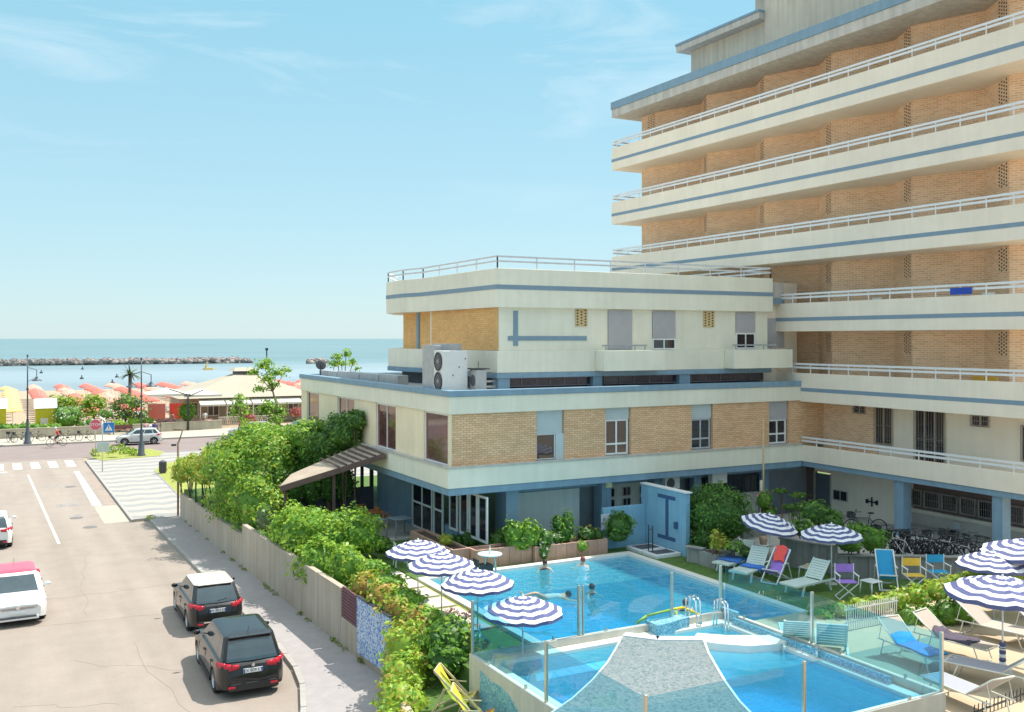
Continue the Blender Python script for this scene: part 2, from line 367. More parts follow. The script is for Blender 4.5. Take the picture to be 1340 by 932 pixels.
# sidewalk between kerb and wall
sw = MB(); sw.prism([(a[0]+.16, a[1]) for a in KERB]+[(w_[0]+.05, w_[1]) for w_ in WALL[::-1]], -.02, .12)
struct(sw.build('sidewalk', sidem))
kb = MB()
for a, b_ in zip(KERB[:-1], KERB[1:]):
    n_ = max(1, int(math.hypot(b_[0]-a[0], b_[1]-a[1])/1.0))
    for i in range(n_):
        p = [a[k]+(b_[k]-a[k])*(i+.01)/n_ for k in (0, 1)]; q = [a[k]+(b_[k]-a[k])*(i+.985)/n_ for k in (0, 1)]
        kb.prism([(p[0], p[1]), (q[0], q[1]), (q[0]+.158, q[1]), (p[0]+.158, p[1])], -.02, .125)
struct(kb.build('kerb', kerbm))
# striped plaza paving
pm = bpy.data.materials.new('striped_paving'); nt, N, L, b = nodes_of(pm); b.inputs['Roughness'].default_value = .85
tc = N.new('ShaderNodeTexCoord'); sp = N.new('ShaderNodeSeparateXYZ'); L.new(tc.outputs['Object'], sp.inputs[0])
pp = N.new('ShaderNodeMath'); pp.operation = 'PINGPONG'; pp.inputs[1].default_value = .8; L.new(sp.outputs['X'], pp.inputs[0])
ad = N.new('ShaderNodeMath'); ad.operation = 'MULTIPLY_ADD'; ad.inputs[1].default_value = .45; L.new(pp.outputs[0], ad.inputs[0]); L.new(sp.outputs['Y'], ad.inputs[2])
wr = N.new('ShaderNodeMath'); wr.operation = 'WRAP'; wr.inputs[1].default_value = 0; wr.inputs[2].default_value = 2.0; L.new(ad.outputs[0], wr.inputs[0])
gt = N.new('ShaderNodeMath'); gt.operation = 'GREATER_THAN'; gt.inputs[1].default_value = 1.15; L.new(wr.outputs[0], gt.inputs[0])
n = N.new('ShaderNodeTexNoise'); n.inputs['Scale'].default_value = 2; n.inputs['Detail'].default_value = 6; L.new(tc.outputs['Object'], n.inputs['Vector'])
mx = N.new('ShaderNodeMix'); mx.data_type = 'RGBA'; mx.inputs[6].default_value = (.41, .38, .33, 1); mx.inputs[7].default_value = (.305, .295, .28, 1); L.new(gt.outputs[0], mx.inputs[0])
rm = N.new('ShaderNodeMapRange'); rm.inputs[3].default_value = .82; rm.inputs[4].default_value = 1.15; L.new(n.outputs['Fac'], rm.inputs[0])
ml = N.new('ShaderNodeMix'); ml.data_type = 'RGBA'; ml.blend_type = 'MULTIPLY'; ml.inputs[0].default_value = 1; L.new(mx.outputs[2], ml.inputs[6]); L.new(rm.outputs[0], ml.inputs[7]); L.new(ml.outputs[2], b.inputs['Base Color'])
pz = MB(); pz.prism([(6.66, 54.8), (6.66, 83.2), (8.6, 85.7), (60, 85.7), (60, 54.8)], -.02, .12); struct(pz.build('plaza', pm))
pz = MB(); pz.prism([(7.4, 54.6), (9.0, 54.6), (9.0, 54.8), (7.4, 54.8)], -.02, .118); struct(pz.build('paving_edge', kerbm))
pk = MB(); pk.prism([(6.5, 54.6), (6.655, 54.6), (6.655, 83.2), (6.5, 83.2)], -.02, .128); pk.prism([(6.5, 83.22), (6.655, 83.22), (8.6, 85.72), (8.6, 85.9)], -.02, .128); pk.box(8.61, 60, 85.72, 85.88, -.02, .128)
struct(pk.build('plaza_kerb', kerbm))
struct(MB().box(-140, 200, 98, 98.2, -.02, .128).build('seafront_kerb', kerbm))
promm = mat('promenade_paving', (.48, .43, .34), .85, .07, .8)
struct(MB().box(-140, 200, 98.21, 106, -.02, .12).build('promenade', promm))
# markings
mk = MB()
for i, x in enumerate([.2, 1.42, 2.64, 3.86, 5.08, -1.0]): mk.box(x, x+.6, 80.6, 84.6, -.01, .004)
mk.prism([(2.75, 50.5), (2.87, 50.5), (2.35, 77), (2.23, 77)], -.01, .004)
mk.prism([(5.15, 61.0), (5.65, 61.0), (5.62, 77.5), (5.3, 77.5)], -.01, .004)
mk.box(-9, 1.0, 79.2, 79.5, -.01, .004)
struct(mk.build('road_markings', paint))
mk = MB(); mk.box(5.2, 6.45, 54.9, 60.7, -.01, .004); struct(mk.build('pale_road_patch', mat('pale_patch', (.43, .39, .31), .9, .06, 1)))
pat = MB(); pat.box(3.3, 4.6, 61.5, 62.6, -.01, .003); pat.box(3.7, 4.4, 57.8, 58.5, -.01, .003); pat.box(3.1, 3.9, 70, 70.7, -.01, .003)
struct(pat.build('asphalt_patch', mat('patch_asphalt', (.30, .265, .24), .9, .25, 3)))
rb = MB(); rb.prism([(5.8, 61), (6.45, 61), (6.45, 78), (6.0, 78)], -.01, .003); struct(rb.build('gutter_strip', mat('reddish_gutter', (.34, .27, .22), .9, .15, 1)))
# cracks in the asphalt
ck = MB(); rr = random.Random(3)
def crack(x, y, dx, dy, n):
    for i in range(n):
        x2, y2 = x+dx*rr.uniform(.5, 1.4)+rr.uniform(-.12, .12), y+dy*rr.uniform(.5, 1.4)+rr.uniform(-.12, .12)
        d = math.hypot(x2-x, y2-y); nx, ny = -(y2-y)/d*.011, (x2-x)/d*.011
        ck.prism([(x-nx, y-ny), (x2-nx, y2-ny), (x2+nx, y2+ny), (x+nx, y+ny)], -.01, .003); x, y = x2, y2
crack(3.9, 48, -.05, -.6, 18); crack(1.8, 40, .5, .02, 10); crack(.6, 36.5, .5, -.02, 12); crack(4.0, 33, .04, -.5, 14); crack(5.6, 30, .3, .05, 5)
crack(2.2, 32, .4, -.3, 9); crack(4.7, 24.8, .3, -.2, 6); crack(3.0, 27.6, -.3, .2, 8); crack(6.4, 36.2, -.35, .1, 4)
struct(ck.build('road_cracks', mat('crack_dark', (.255, .215, .18), .9, .1, 5)))
# manhole covers
for (x, y) in [at(92, 637), at(100, 678), at(118, 690)]:
    o = MB().lathe([(0, .012), (.3, .012), (.34, .008), (.34, -.01)], (0, 0, 0), 24, False).build('manhole_cover', mat('cast_iron', (.18, .16, .15), .7, .2, 9), loc=(x, y, .002))
    tag(o, {0: 'small dark manhole cover in the street beside the white line', 1: 'middle manhole cover set into a dark asphalt patch', 2: 'manhole cover nearest the car side of the street patches'}[[at(92, 637), at(100, 678), at(118, 690)].index((x, y))], 'manhole cover', 'manhole covers in the street')
# grass beds on the plaza
def bed(pts, m=grassy, z=.135):
    P = [at(px, py, .12) for px, py in pts]; cx = sum(p[0] for p in P)/len(P); cy = sum(p[1] for p in P)/len(P)
    o = MB(); o.prism([(cx+(p[0]-cx)*1.03, cy+(p[1]-cy)*1.03) for p in P], .10, .15); struct(o.build('bed_kerb', kerbm))
    o = MB(); o.prism(P, .1, .16); tag(o.build('verge_grass', m), kind='structure')
    return P
bed([(119, 600), (126, 593), (150, 590), (196, 588), (214, 592), (209, 597), (170, 600), (135, 603)])
bed([(203, 616), (214, 607), (262, 600), (330, 602), (330, 640), (236, 650)])
bed([(262, 586), (316, 583), (322, 590), (290, 594), (268, 592)])
# hotel garden terrace (pool hole left open)
PX0, PX1, PY0, PY1 = 12.8, 20.85, 20.95, 29.8
GZ = 1.6
def terr(name, pts, z1, m, z0=-.02): return struct(MB().prism(pts, z0, z1).build(name, m))
Wi = [(x+.2, y) for x, y in WALL]
terr('garden_lawn', [Wi[0], Wi[1], Wi[2], Wi[3], Wi[4], (9.93, 26.4), (12.5, 26.4), (12.5, 54.2)], GZ, grassm)
terr('garden_lawn', [(9.95, 26.38), (9.95, 25.4), (10.32, 24.6), (10.32, 20.9), (12.5, 20.9), (12.5, 26.38)], GZ, grassm)
terr('lower_lawn', [(9.93, 25.4), (9.38, 23.88), (8.55, 21), (7.9, 17), (7.7, 10), (9.98, 10), (9.98, 20.9), (10.3, 20.9), (10.3, 24.58)], 1.0, grassm)
terr('pool_lawn', [(12.5, PY1+.3), (21.15, PY1+.3), (21.15, 54.2), (12.5, 54.2)], GZ+.04, grassm)
terr('pool_lawn', [(21.15, 20.9), (44, 20.9), (44, 54.2), (21.15, 54.2)], GZ+.04, grassm)
terr('deck', [(17.95, 9), (44, 9), (44, 20.88), (17.95, 20.88)], 1.75, beige)
terr('lower_yard', [(10.07, 0), (44, 0), (44, 8.98), (10.07, 8.98)], 1.0, beige)
terr('patio', [(12.52, 36.2), (16.5, 36.2), (16.5, 46), (12.52, 46)], 1.7, conc, 1.645)
# dry grass strip and stepping slabs beside the pool
terr('dry_lawn_strip', [(10.7, 24.2), (12.49, 24.2), (12.49, 30.1), (10.7, 32)], GZ+.03, grassy, 1.58)
for i in range(6):
    y = 31.4-i*1.25; x = 11.45-.02*i
    o = MB().box(x, x+.95, y-1.05, y, GZ+.031, GZ+.075).build('stepping_slab', slabm, bevel=.01)
    tag(o, 'square pale stone slab in the row beside the left pool edge', 'paving slab', 'stepping slabs by the umbrellas')
# ------------------------------------------------------------------ boundary wall along the sidewalk
def wallrun(pts, z0, z1, th, mb, panel=2.2):
    for a, b_ in zip(pts[:-1], pts[1:]):
        d = math.hypot(b_[0]-a[0], b_[1]-a[1]); n_ = max(1, round(d/panel))
        ux, uy = (b_[0]-a[0])/d, (b_[1]-a[1])/d; nx, ny = -uy*th, ux*th
        for i in range(n_):
            s0, s1 = d*i/n_+.008, d*(i+1)/n_-.008
            p = (a[0]+ux*s0, a[1]+uy*s0); q = (a[0]+ux*s1, a[1]+uy*s1)
            mb.prism([p, q, (q[0]+nx, q[1]+ny), (p[0]+nx, p[1]+ny)], z0, z1)
        p = a; q = b_; mb.prism([(p[0]+nx*.1, p[1]+ny*.1), (q[0]+nx*.1, q[1]+ny*.1), (q[0]+nx*.9, q[1]+ny*.9), (p[0]+nx*.9, p[1]+ny*.9)], z0, z1-.02)
def wx(y):
    for a, b_ in zip(WALL[:-1], WALL[1:]):
        if a[1] >= y >= b_[1]: return a[0]+(b_[0]-a[0])*(a[1]-y)/(a[1]-b_[1])
bw = thing('boundary_wall', (9.3, 40, .12), 'grey concrete panel wall with rust stains between sidewalk and hotel garden', 'wall')
m1 = MB(); wallrun([(wx(y), y) for y in (54.2, 48, 44, 41.3)], .1, 1.42, .2, m1, 1.9); m1.build('low_wall', wallm, bw, bevel=.01)
m1 = MB(); wallrun([(wx(y), y) for y in (41.28, 39, 35, 31.5, 29.3)], .1, 1.9, .2, m1, 1.9); m1.build('high_wall', wallm, bw, bevel=.01)
m1 = MB(); wallrun([(wx(y), y) for y in (29.28, 27.5, 25.62)], .1, 1.0, .2, m1, 1.9); m1.build('stepped_wall', wallm, bw, bevel=.01)
m1 = MB(); wallrun([(9.74, 25.58), (9.0, 23.6), (8.35, 21), (7.7, 17), (7.5, 10), (7.5, 0)], .1, 1.2, .2, m1, 1.9); m1.build('curved_wall', wallm, bw, bevel=.01)
gp = MB(); gp.box(wx(28.5)+.02, wx(28.5)+.08, 27.75, 29.25, 1.02, 1.95)
for i in range(9): gp.box(wx(28.5)-.0, wx(28.5)+.02, 27.75, 29.25, 1.04+i*.1, 1.11+i*.1)
tag(gp.build('garden_gate', mat('maroon_boards', (.17, .07, .08), .7, .2, 4)), 'maroon boarded panel set above the wall beside the blue mosaic', 'gate')
# mosaic material
def mosaic(name, c1, c2, c3, size=.03, dens=.5, grout=(.6, .62, .6)):
    m = bpy.data.materials.new(name); nt, N, L, b = nodes_of(m)
    v = hmap(nt); vo = N.new('ShaderNodeTexVoronoi'); vo.inputs['Scale'].default_value = 1/size; vo.inputs['Randomness'].default_value = .75; L.new(v, vo.inputs['Vector'])
    sp = N.new('ShaderNodeSeparateColor'); L.new(vo.outputs['Color'], sp.inputs[0])
    r = N.new('ShaderNodeValToRGB'); r.color_ramp.interpolation = 'CONSTANT'; e = r.color_ramp.elements; e[0].color = (*c1, 1); e[1].position = dens; e[1].color = (*c2, 1)
    q = e.new(dens+(1-dens)*.6); q.color = (*c3, 1)
    L.new(sp.outputs[0], r.inputs[0]); L.new(r.outputs[0], b.inputs['Base Color']); b.inputs['Roughness'].default_value = .35; MATS[name] = m; return m
mosb = mosaic('blue_mosaic', (.45, .58, .72), (.08, .2, .5), (.62, .7, .78), .045, .4)
mp_ = MB(); mp_.prism([(9.60, 27.7), (9.70, 25.3), (9.78, 25.3), (9.68, 27.7)], [.35, .35, .35, .35], [2.0, 1.98, 1.98, 2.0])
mo = thing('mosaic_panel', (9.65, 26.5, .35), 'blue and white mosaic tile panel mounted on the garden wall', 'panel')
mp_.build('panel', mosb, mo); MB().bar((9.64, 27.74, 2.015), (9.74, 25.26, 1.995), .12, .03).build('top_rail', dark, mo)
# ------------------------------------------------------------------ hotel wing (lower building)
FYP = 31.35; LXP = 14.3; JX = 31.1; LYE = 50.2
wing = thing('hotel_wing', (22, 40, 1.6), 'low hotel wing with pale bands, tan brick and tinted windows', 'building')
def wp(mb, name, m, bev=0, par=None): return mb.build(name, m, par or wing, bevel=bev)
def outline(o): return [(LXP-o, FYP-o), (JX, FYP-o), (JX, LYE+o), (LXP-o, LYE+o)]
# storey 1 body (front is brick with windows, left is render)
fw = [(703.6, 740, 569.6, 598.5), (793.6, 827, 550, 593), (906.5, 934.7, 549, 587), (1008, 1034, 550, 580)]
wins = [(onY(a, FYP), onY(b, FYP), zat(c, onY(a, FYP), FYP)) for a, b, c, d in fw]
x = LXP+.11
for (x0, x1, zs) in wins: wp(MB().box(x, x0, FYP+.08, FYP+.4, 5.12, 7.0), 'brick_wall', wbrick); x = x1
wp(MB().box(x, JX+1.5, FYP+.08, FYP+.4, 5.12, 7.0), 'brick_wall', wbrick)
b = MB(); b.box(LXP+.4, JX, FYP+1.3, LYE, 4.2, 7.5); wp(b, 'core_wall', leftcream)
# left render wall with tall windows
lw = [(400, 416), (440, 462), (490, 516), (552.5, 585)]
ly = [sorted((onX(a, LXP), onX(b_, LXP))) for a, b_ in lw]; ly.sort()
y = FYP+.4
for (y0, y1) in ly:
    if y0 < y+.02: y = y1; continue
    wp(MB().box(LXP+.06, LXP+.36, y, y0, 5.1, 7.0), 'rendered_wall', leftcream); y = y1
wp(MB().box(LXP+.06, LXP+.36, y, LYE, 5.1, 7.0), 'rendered_wall', leftcream); wp(MB().box(LXP+.04, LXP+.105, FYP+.04, ly[0][0]-.005, 5.1, 7.0), 'corner_strip', leftcream)
def window(par, x0, x1, y0, y1, z0, z1, axis, mull=1, frame=white, pm=pane, fr=.07, trans=None, name='window', d=.06):
    """axis 'y': faces -Y at y0 ; axis 'x': faces -X at x0"""
    f = MB()
    if axis == 'y':
        f.box(x0, x1, y0, y0+d, z0, z0+fr); f.box(x0, x1, y0, y0+d, z1-fr, z1)
        f.box(x0, x0+fr, y0, y0+d, z0+fr, z1-fr); f.box(x1-fr, x1, y0, y0+d, z0+fr, z1-fr)
        for k in range(mull):
            xc = x0+(x1-x0)*(k+1)/(mull+1); f.box(xc-fr/2, xc+fr/2, y0+.004, y0+d-.004, z0+fr, z1-fr)
        if trans: f.box(x0+fr, x1-fr, y0+.006, y0+d-.006, trans-fr/2, trans+fr/2)
        o = f.build(name, frame, par); MB().box(x0+.01, x1-.01, y0+d*.5, y0+d*.5+.012, z0+.01, z1-.01).build('pane', pm, o)
    else:
        f.box(x0, x0+d, y0, y1, z0, z0+fr); f.box(x0, x0+d, y0, y1, z1-fr, z1)
        f.box(x0, x0+d, y0, y0+fr, z0+fr, z1-fr); f.box(x0, x0+d, y1-fr, y1, z0+fr, z1-fr)
        for k in range(mull):
            yc = y0+(y1-y0)*(k+1)/(mull+1); f.box(x0+.004, x0+d-.004, yc-fr/2, yc+fr/2, z0+fr, z1-fr)
        if trans: f.box(x0+.006, x0+d-.006, y0+fr, y1-fr, trans-fr/2, trans+fr/2)
        o = f.build(name, frame, par); MB().box(x0+d*.5, x0+d*.5+.012, y0+.01, y1-.01, z0+.01, z1-.01).build('pane', pm, o)
    return o
def shutter(par, x0, x1, y0, y1, z0, z1, axis, m=shut):
    b = MB(); n_ = int((z1-z0)/.055)
    for i in range(n_):
        za, zb = z0+(z1-z0)*i/n_, z0+(z1-z0)*(i+.8)/n_
        if axis == 'y': b.box(x0, x1, y0, y0+.03, za, zb)
        else: b.box(x0, x0+.03, y0, y1, za, zb)
    if axis == 'y': b.box(x0, x1, y0+.01, y0+.04, z0, z1)
    else: b.box(x0+.01, x0+.04, y0, y1, z0, z1)
    return b.build('shutter', m, par)
for i, (x0, x1, zs) in enumerate(wins):
    w_ = x1-.06 if i else x1-.35
    window(wing, x0+.05, w_, FYP+.2, 0, 5.16, zs, 'y', 1 if i else 0, white if i != 2 else mat('grey_frame', (.4, .42, .45), .5), trans=5.16+.42 if i else None, fr=.07 if i else .03)
    shutter(wing, x0+.03, x1-.03, FYP+.17, 0, zs, 6.99, 'y', shutb if i < 3 else shut)
    if not i: MB().box(w_, x1, FYP+.12, FYP+.2, 5.12, zs).build('side_panel', shutb, wing)
for k, (y0, y1) in enumerate(ly[::-1]):
    window(wing, LXP+.12, 0, y0, y1, 5.12 if k != 1 else 6.1, 6.98, 'x', 1 if k in (1, 2) else 0, white, pane2, .06)
wp(MB().box(JX+.01, 32.54, FYP+.42, 50, 4.2, 7.6), 'junction_block', leftcream)
# parapet bands
def ringband(mb, o, z0, z1, th=.25, p=None):
    (x0, y0), (x1, _), (_, y1), _q = p or outline(o)
    mb.box(x0, x1, y0, y0+th, z0, z1); mb.box(x0, x0+th, y0+th, y1, z0, z1); mb.box(x0+th, x1, y1-th, y1, z0, z1)
b = MB(); ringband(b, .0, 7.0, 7.62); b.box(LXP+.26, JX, FYP+.26, LYE-.26, 7.05, 7.55); wp(b, 'roof_band', wingcream, .01)
b = MB(); ringband(b, .05, 7.625, 7.84, .4); wp(b, 'roof_edge', blue, .01)
b = MB(); ringband(b, .1, 4.38, 5.08, .3); wp(b, 'floor_band', wingcream, .01)
b = MB(); ringband(b, .14, 5.085, 5.14, .35); wp(b, 'band_sill', conc)
b = MB(); ringband(b, .06, 4.12, 4.375, .3); b.box(LXP+.3, JX, FYP+.25, LYE-.2, 4.15, 4.3); wp(b, 'floor_edge', blue, .01)
b = MB(); b.box(LXP+.42, JX-.01, FYP+.42, LYE-.42, 7.56, 7.7); wp(b, 'flat_roof', mat('roof_gravel', (.42, .40, .37), .95, .2, 2))
# ground floor: glazed left side, front wall with pillars
GX = 15.8
b = MB(); b.box(GX+.1, GX+.3, 33.0, 36.3, 1.6, 2.3); b.box(GX+.1, GX+.3, 38.6, 43, 1.6, 3.9); b.box(GX+.1, GX+.3, 33, 43, 3.9, 4.14); wp(b, 'glazed_wall', blue)
for (a, c) in ((587.5, 598), (601, 612), (613.5, 624), (625, 637)):
    y0, y1 = sorted((onX(a, GX), onX(c, GX))); window(wing, GX, 0, y0, y1, 2.25, 3.95, 'x', 0, white, pane, .09)
for (pa_, pb_, ml_) in ((539, 565, 1), (567, 579, 0)):
    y0, y1 = sorted((onX(pa_, GX), onX(pb_, GX))); window(wing, GX, 0, y0, y1, 1.72, 3.95, 'x', ml_, white, pane, .08, trans=2.8, name='glass_door')
b = MB(); yf = 32.6
def fx(px, y=yf): return onY(px, y)
for pa_, pb_, dd in ((648, 664, .9), (777, 789, .6), (845, 858, .6), (902, 912, .3), (990, 1000, .3)): wp(MB().box(fx(pa_), fx(pb_), yf-dd, yf, 1.62, 4.12), 'pillar', blue, .01)
wp(MB().box(fx(664)+.01, 32, yf-.28, yf-.05, 3.85, 4.11), 'lintel', blue, .01)
b = MB(); b.box(fx(665), fx(753), yf-.3, yf-.2, 1.62, 3.84); wp(b, 'white_panel', mat('panel_white', (.50, .56, .56), .6, .05, 1, streak=.1), .01)
b = MB(); b.box(fx(665)-.3, 33, yf+.3, yf+.5, 1.62, 4.1); wp(b, 'back_wall', mat('inner_grey', (.24, .27, .3), .8, .1, 2))
b = MB(); b.box(fx(789), fx(851), yf-.1, yf+.1, 1.62, 3.84); b.box(fx(858), fx(902), yf-.1, yf+.1, 1.62, 3.0); wp(b, 'low_front_wall', mat('kitchen_wall', (.55, .56, .5), .8, .1, 1, streak=.2))
for px in (791, 812, 834):
    for z0, z1 in ((2.9, 3.25), (3.32, 3.7)):
        o = window(wing, fx(px), fx(px+11), yf-.16, 0, z0, z1, 'y', 1, mat('aged_frame', (.45, .45, .42), .6), pane, .03, d=.04)
        g_ = MB(); [g_.box(fx(px)+.03+k*.065, fx(px)+.045+k*.065, yf-.18, yf-.165, z0+.02, z1-.02) for k in range(5)]; g_.build('bars', dark, o)
for (a, c) in ((912, 945), (948, 990)):
    o = window(wing, fx(a), fx(c), yf-.16, 0, 3.0, 3.75, 'y', 3, dark, pane, .03, d=.04)
b = MB(); b.box(fx(912), fx(990), yf-.1, yf+.1, 1.62, 3.0); wp(b, 'low_front_wall', conc)
o = MB().box(fx(781), fx(788), yf-.72, yf-.6, 3.82, 4.02).build('wall_lamp', mat('lamp_glass', (.75, .7, .4), .4), wing, bevel=.01)
# penthouse storey on the wing
PP = [(16.7, 32.3), (30.25, 32.3), (30.25, 46), (18.1, 46), (16.45, 43), (16.4, 41), (16.7, 39.4)]
def grow(p, o):
    c = (23, 38); return [(x+(o if x > c[0] else -o), y+(o if y > c[1] else -o)) for x, y in p]
b = MB(); b.prism(grow(PP, -.5), 7.7, 8.21); wp(b, 'plinth', darkgrey)
for xa_, xb_ in ((16.75, 17.25), (fx(777, 32.3), fx(789, 32.3)), (fx(890, 32.3), fx(904, 32.3))): wp(MB().box(xa_, xb_, 32.34, 32.8, 7.7, 8.195), 'plinth_pier', blue)
for (a, c) in ((664, 775), (791, 888), (905, 1000)):
    x0, x1 = fx(a, 32.5), fx(c, 32.5); n_ = 6 if a < 700 else 5
    window(wing, x0, x1, 32.55, 0, 7.86, 8.2, 'y', n_-1, mat('strip_frame', (.22, .18, .2), .6), mat('strip_pane', (.06, .035, .045), .1, .4, 1), .03)
b = MB(); b.prism(PP, 8.40, 9.23); wp(b, 'upper_band', wingcream, .015)
b = MB(); b.prism(grow(PP, .03), 8.2, 8.395); wp(b, 'upper_band_edge', blue, .01)
b = MB(); b.box(16.83, 30.2, 32.45, 38.9, 9.23, 10.9); wp(b, 'upper_wall', wingcream)
b = MB(); b.box(16.79, 16.82, 32.46, 38.7, 9.25, 10.86); wp(b, 'upper_brick', pbrick)
b = MB(); b.prism([(17.05, 38.9), (17.05, 42.6), (18.5, 45.5), (29, 45.5), (29, 38.9)], 9.23, 10.9); wp(b, 'upper_brick', pbrick)
b = MB(); b.box(16.98, 17.1, 40.6, 40.85, 9.23, 10.86); wp(b, 'blue_downpipe', blue)
b = MB(); b.prism(grow(PP, .07), 10.87, 12.34); wp(b, 'roof_parapet', wingcream, .015)
b = MB(); b.prism(grow(PP, .085), 11.55, 11.72); wp(b, 'parapet_stripe', stripe)
# railing on top
def railing(name, pts, zb, zr, par, m=white, post=1.6, r=.03, flat=True):
    b = MB()
    for a, c in zip(pts[:-1], pts[1:]):
        for z in zr: b.bar((a[0], a[1], z), (c[0], c[1], z), .05, .07)
        d = math.hypot(c[0]-a[0], c[1]-a[1]); n_ = max(1, int(d/post))
        for i in range(n_+1):
            x, y = a[0]+(c[0]-a[0])*i/n_, a[1]+(c[1]-a[1])*i/n_; b.box(x-.02, x+.02, y-.02, y+.02, zb, zr[0])
    return b.build(name, m, par)
G = grow(PP, .0)
railing('railing', [G[3], G[4], G[5], G[6], G[0], G[1], G[2]], 12.33, (12.78, 12.6), wing, mat('rail_paint', (.6, .6, .62), .4))
# front shutters, vents, marks on the upper wall
def wy(px): return fx(px, 32.42)
for (a, c, zz) in ((795.8, 827, 9.25), (853.8, 883.6, 9.7), (963, 988, 9.95)):
    shutter(wing, wy(a), wy(c), 32.40, 0, zz, 10.84, 'y', shut)
window(wing, wy(853.8), wy(883.6), 32.40, 0, 9.25, 9.69, 'y', 1, white, pane, .05, d=.045)
window(wing, wy(963), wy(988), 32.40, 0, 9.25, 9.94, 'y', 1, white, pane, .06, d=.045)
ventm = mat('ochre_vent', (.62, .45, .22), .8, .1, 4)
def vent(par, x0, x1, y0, y1, z0, z1, axis, nx=3, nz=6, frame=ventm, hole=dark):
    b = MB()
    if axis == 'y': b.box(x0, x1, y0-.03, y0, z0, z1)
    else: b.box(x0-.03, x0, y0, y1, z0, z1)
    h = b; h.mi = 1
    for j in range(nz):
        for i in range(nx):
            if (i+j) % 2 and nx == 3 and i != 1: pass
            u0, u1 = (i+.28)/nx, (i+.72)/nx; off = .5/nz*(i % 2); v0, v1 = (j+.22)/nz+off, (j+.7)/nz+off
            if v1 > .99: continue
            if axis == 'y': h.box(x0+(x1-x0)*u0, x0+(x1-x0)*u1, y0-.034, y0-.028, z0+(z1-z0)*v0, z0+(z1-z0)*v1)
            else: h.box(x0-.034, x0-.028, y0+(y1-y0)*u0, y0+(y1-y0)*u1, z0+(z1-z0)*v0, z0+(z1-z0)*v1)
    return b.build('vent_screen', [frame, hole], par)
vent(wing, wy(753), wy(768.5), 32.44, 0, 10.18, 10.86, 'y'); vent(wing, wy(920.5), wy(934.7), 32.44, 0, 10.18, 10.86, 'y')
b = MB(); b.box(wy(672), wy(678), 32.42, 32.46, 9.42, 10.75); b.box(wy(665), wy(671.9), 32.42, 32.46, 9.62, 9.79); b.box(wy(678.1), wy(768), 32.42, 32.46, 9.62, 9.79)
b.build('wall_mark', stripe, wing)
# two small balconies
for (a, c) in ((786, 866), (956, 1032)):
    x0, x1 = fx(a, 31.9), fx(c, 31.9)
    b = MB(); b.box(x0, x1, 31.65, 31.77, 8.42, 9.22); b.box(x0, x0+.1, 31.77, 32.29, 8.42, 9.22); b.box(x1-.1, x1, 31.77, 32.29, 8.42, 9.22); b.box(x0+.1, x1-.1, 31.77, 32.29, 8.42, 8.52)
    o = b.build('balcony', wingcream, wing, bevel=.01)
    b = MB(); b.bar((x0-.05, 31.7, 9.42), (x1-.9, 31.7, 9.42), .05, .06); [b.box(x, x+.03, 31.68, 31.72, 9.21, 9.4) for x in (x0+.1, (x0+x1)/2, x1-1)]; b.build('handrail', mat('rail_grey', (.35, .36, .38), .4), o)
# link bay between wing and tower
b = MB(); b.box(30.36, 32.4, 32.9, 34, 7.7, 12.2); wp(b, 'link_wall', cream)
b = MB(); b.box(30.36, 31.3, 32.6, 32.88, 11.2, 12.2); wp(b, 'link_parapet', conc); b = MB(); b.box(30.36, 31.3, 32.55, 32.59, 11.25, 11.5); wp(b, 'link_stripe', stripe)
shutter(wing, 30.5, 31.6, 32.86, 0, 9.3, 10.6, 'y', shut)
# ------------------------------------------------------------------ hotel tower
TX = 31.1; TY0, TY1 = 20.88, 46.0; BX = 32.55
tow = thing('hotel_tower', (36, 33, 1.6), 'tall tan brick hotel tower with long cream balconies and white rails', 'building')
LV = [20.5, 17.42, 14.33, 11.25, 8.19]
par = MB()
for i, z in enumerate(LV):
    y1 = TY1 if i < 3 else 34.5
    b = MB(); b.box(TX, TX+.12, TY0, y1, z-1.24, z); b.box(TX+.12, 43, y1-.12, y1, z-1.24, z); b.box(TX+.12, BX+.2, TY0, y1-.12, z-1.24, z-1.04); b.box(BX+.21, 43, TY0, y1-.12, z-1.24, z-1.04)
    o = b.build('balcony_parapet', cream, tow, bevel=.01)
    b = MB(); b.box(TX-.006, TX-.001, TY0, y1, z-.79, z-.63); b.box(TX, 43, y1+.001, y1+.006, z-.79, z-.63); b.build('parapet_stripe', stripe, o)
    b = MB()
    for zz in (z+.39, z+.24): b.bar((TX+.06, TY0, zz), (TX+.06, y1, zz), .05, .085)
    b.bar((TX+.06, y1-.03, z+.39), (36, y1-.03, z+.39), .05, .07); b.bar((TX+.06, y1-.03, z+.2), (36, y1-.03, z+.2), .05, .07)
    yy = TY0+.5
    while yy < y1: b.box(TX+.04, TX+.07, yy-.02, yy+.02, z-.01, z+.4); yy += 1.05
    b.build('railing', mat('white_rail', (.74, .74, .75), .35, .02, 3), o)
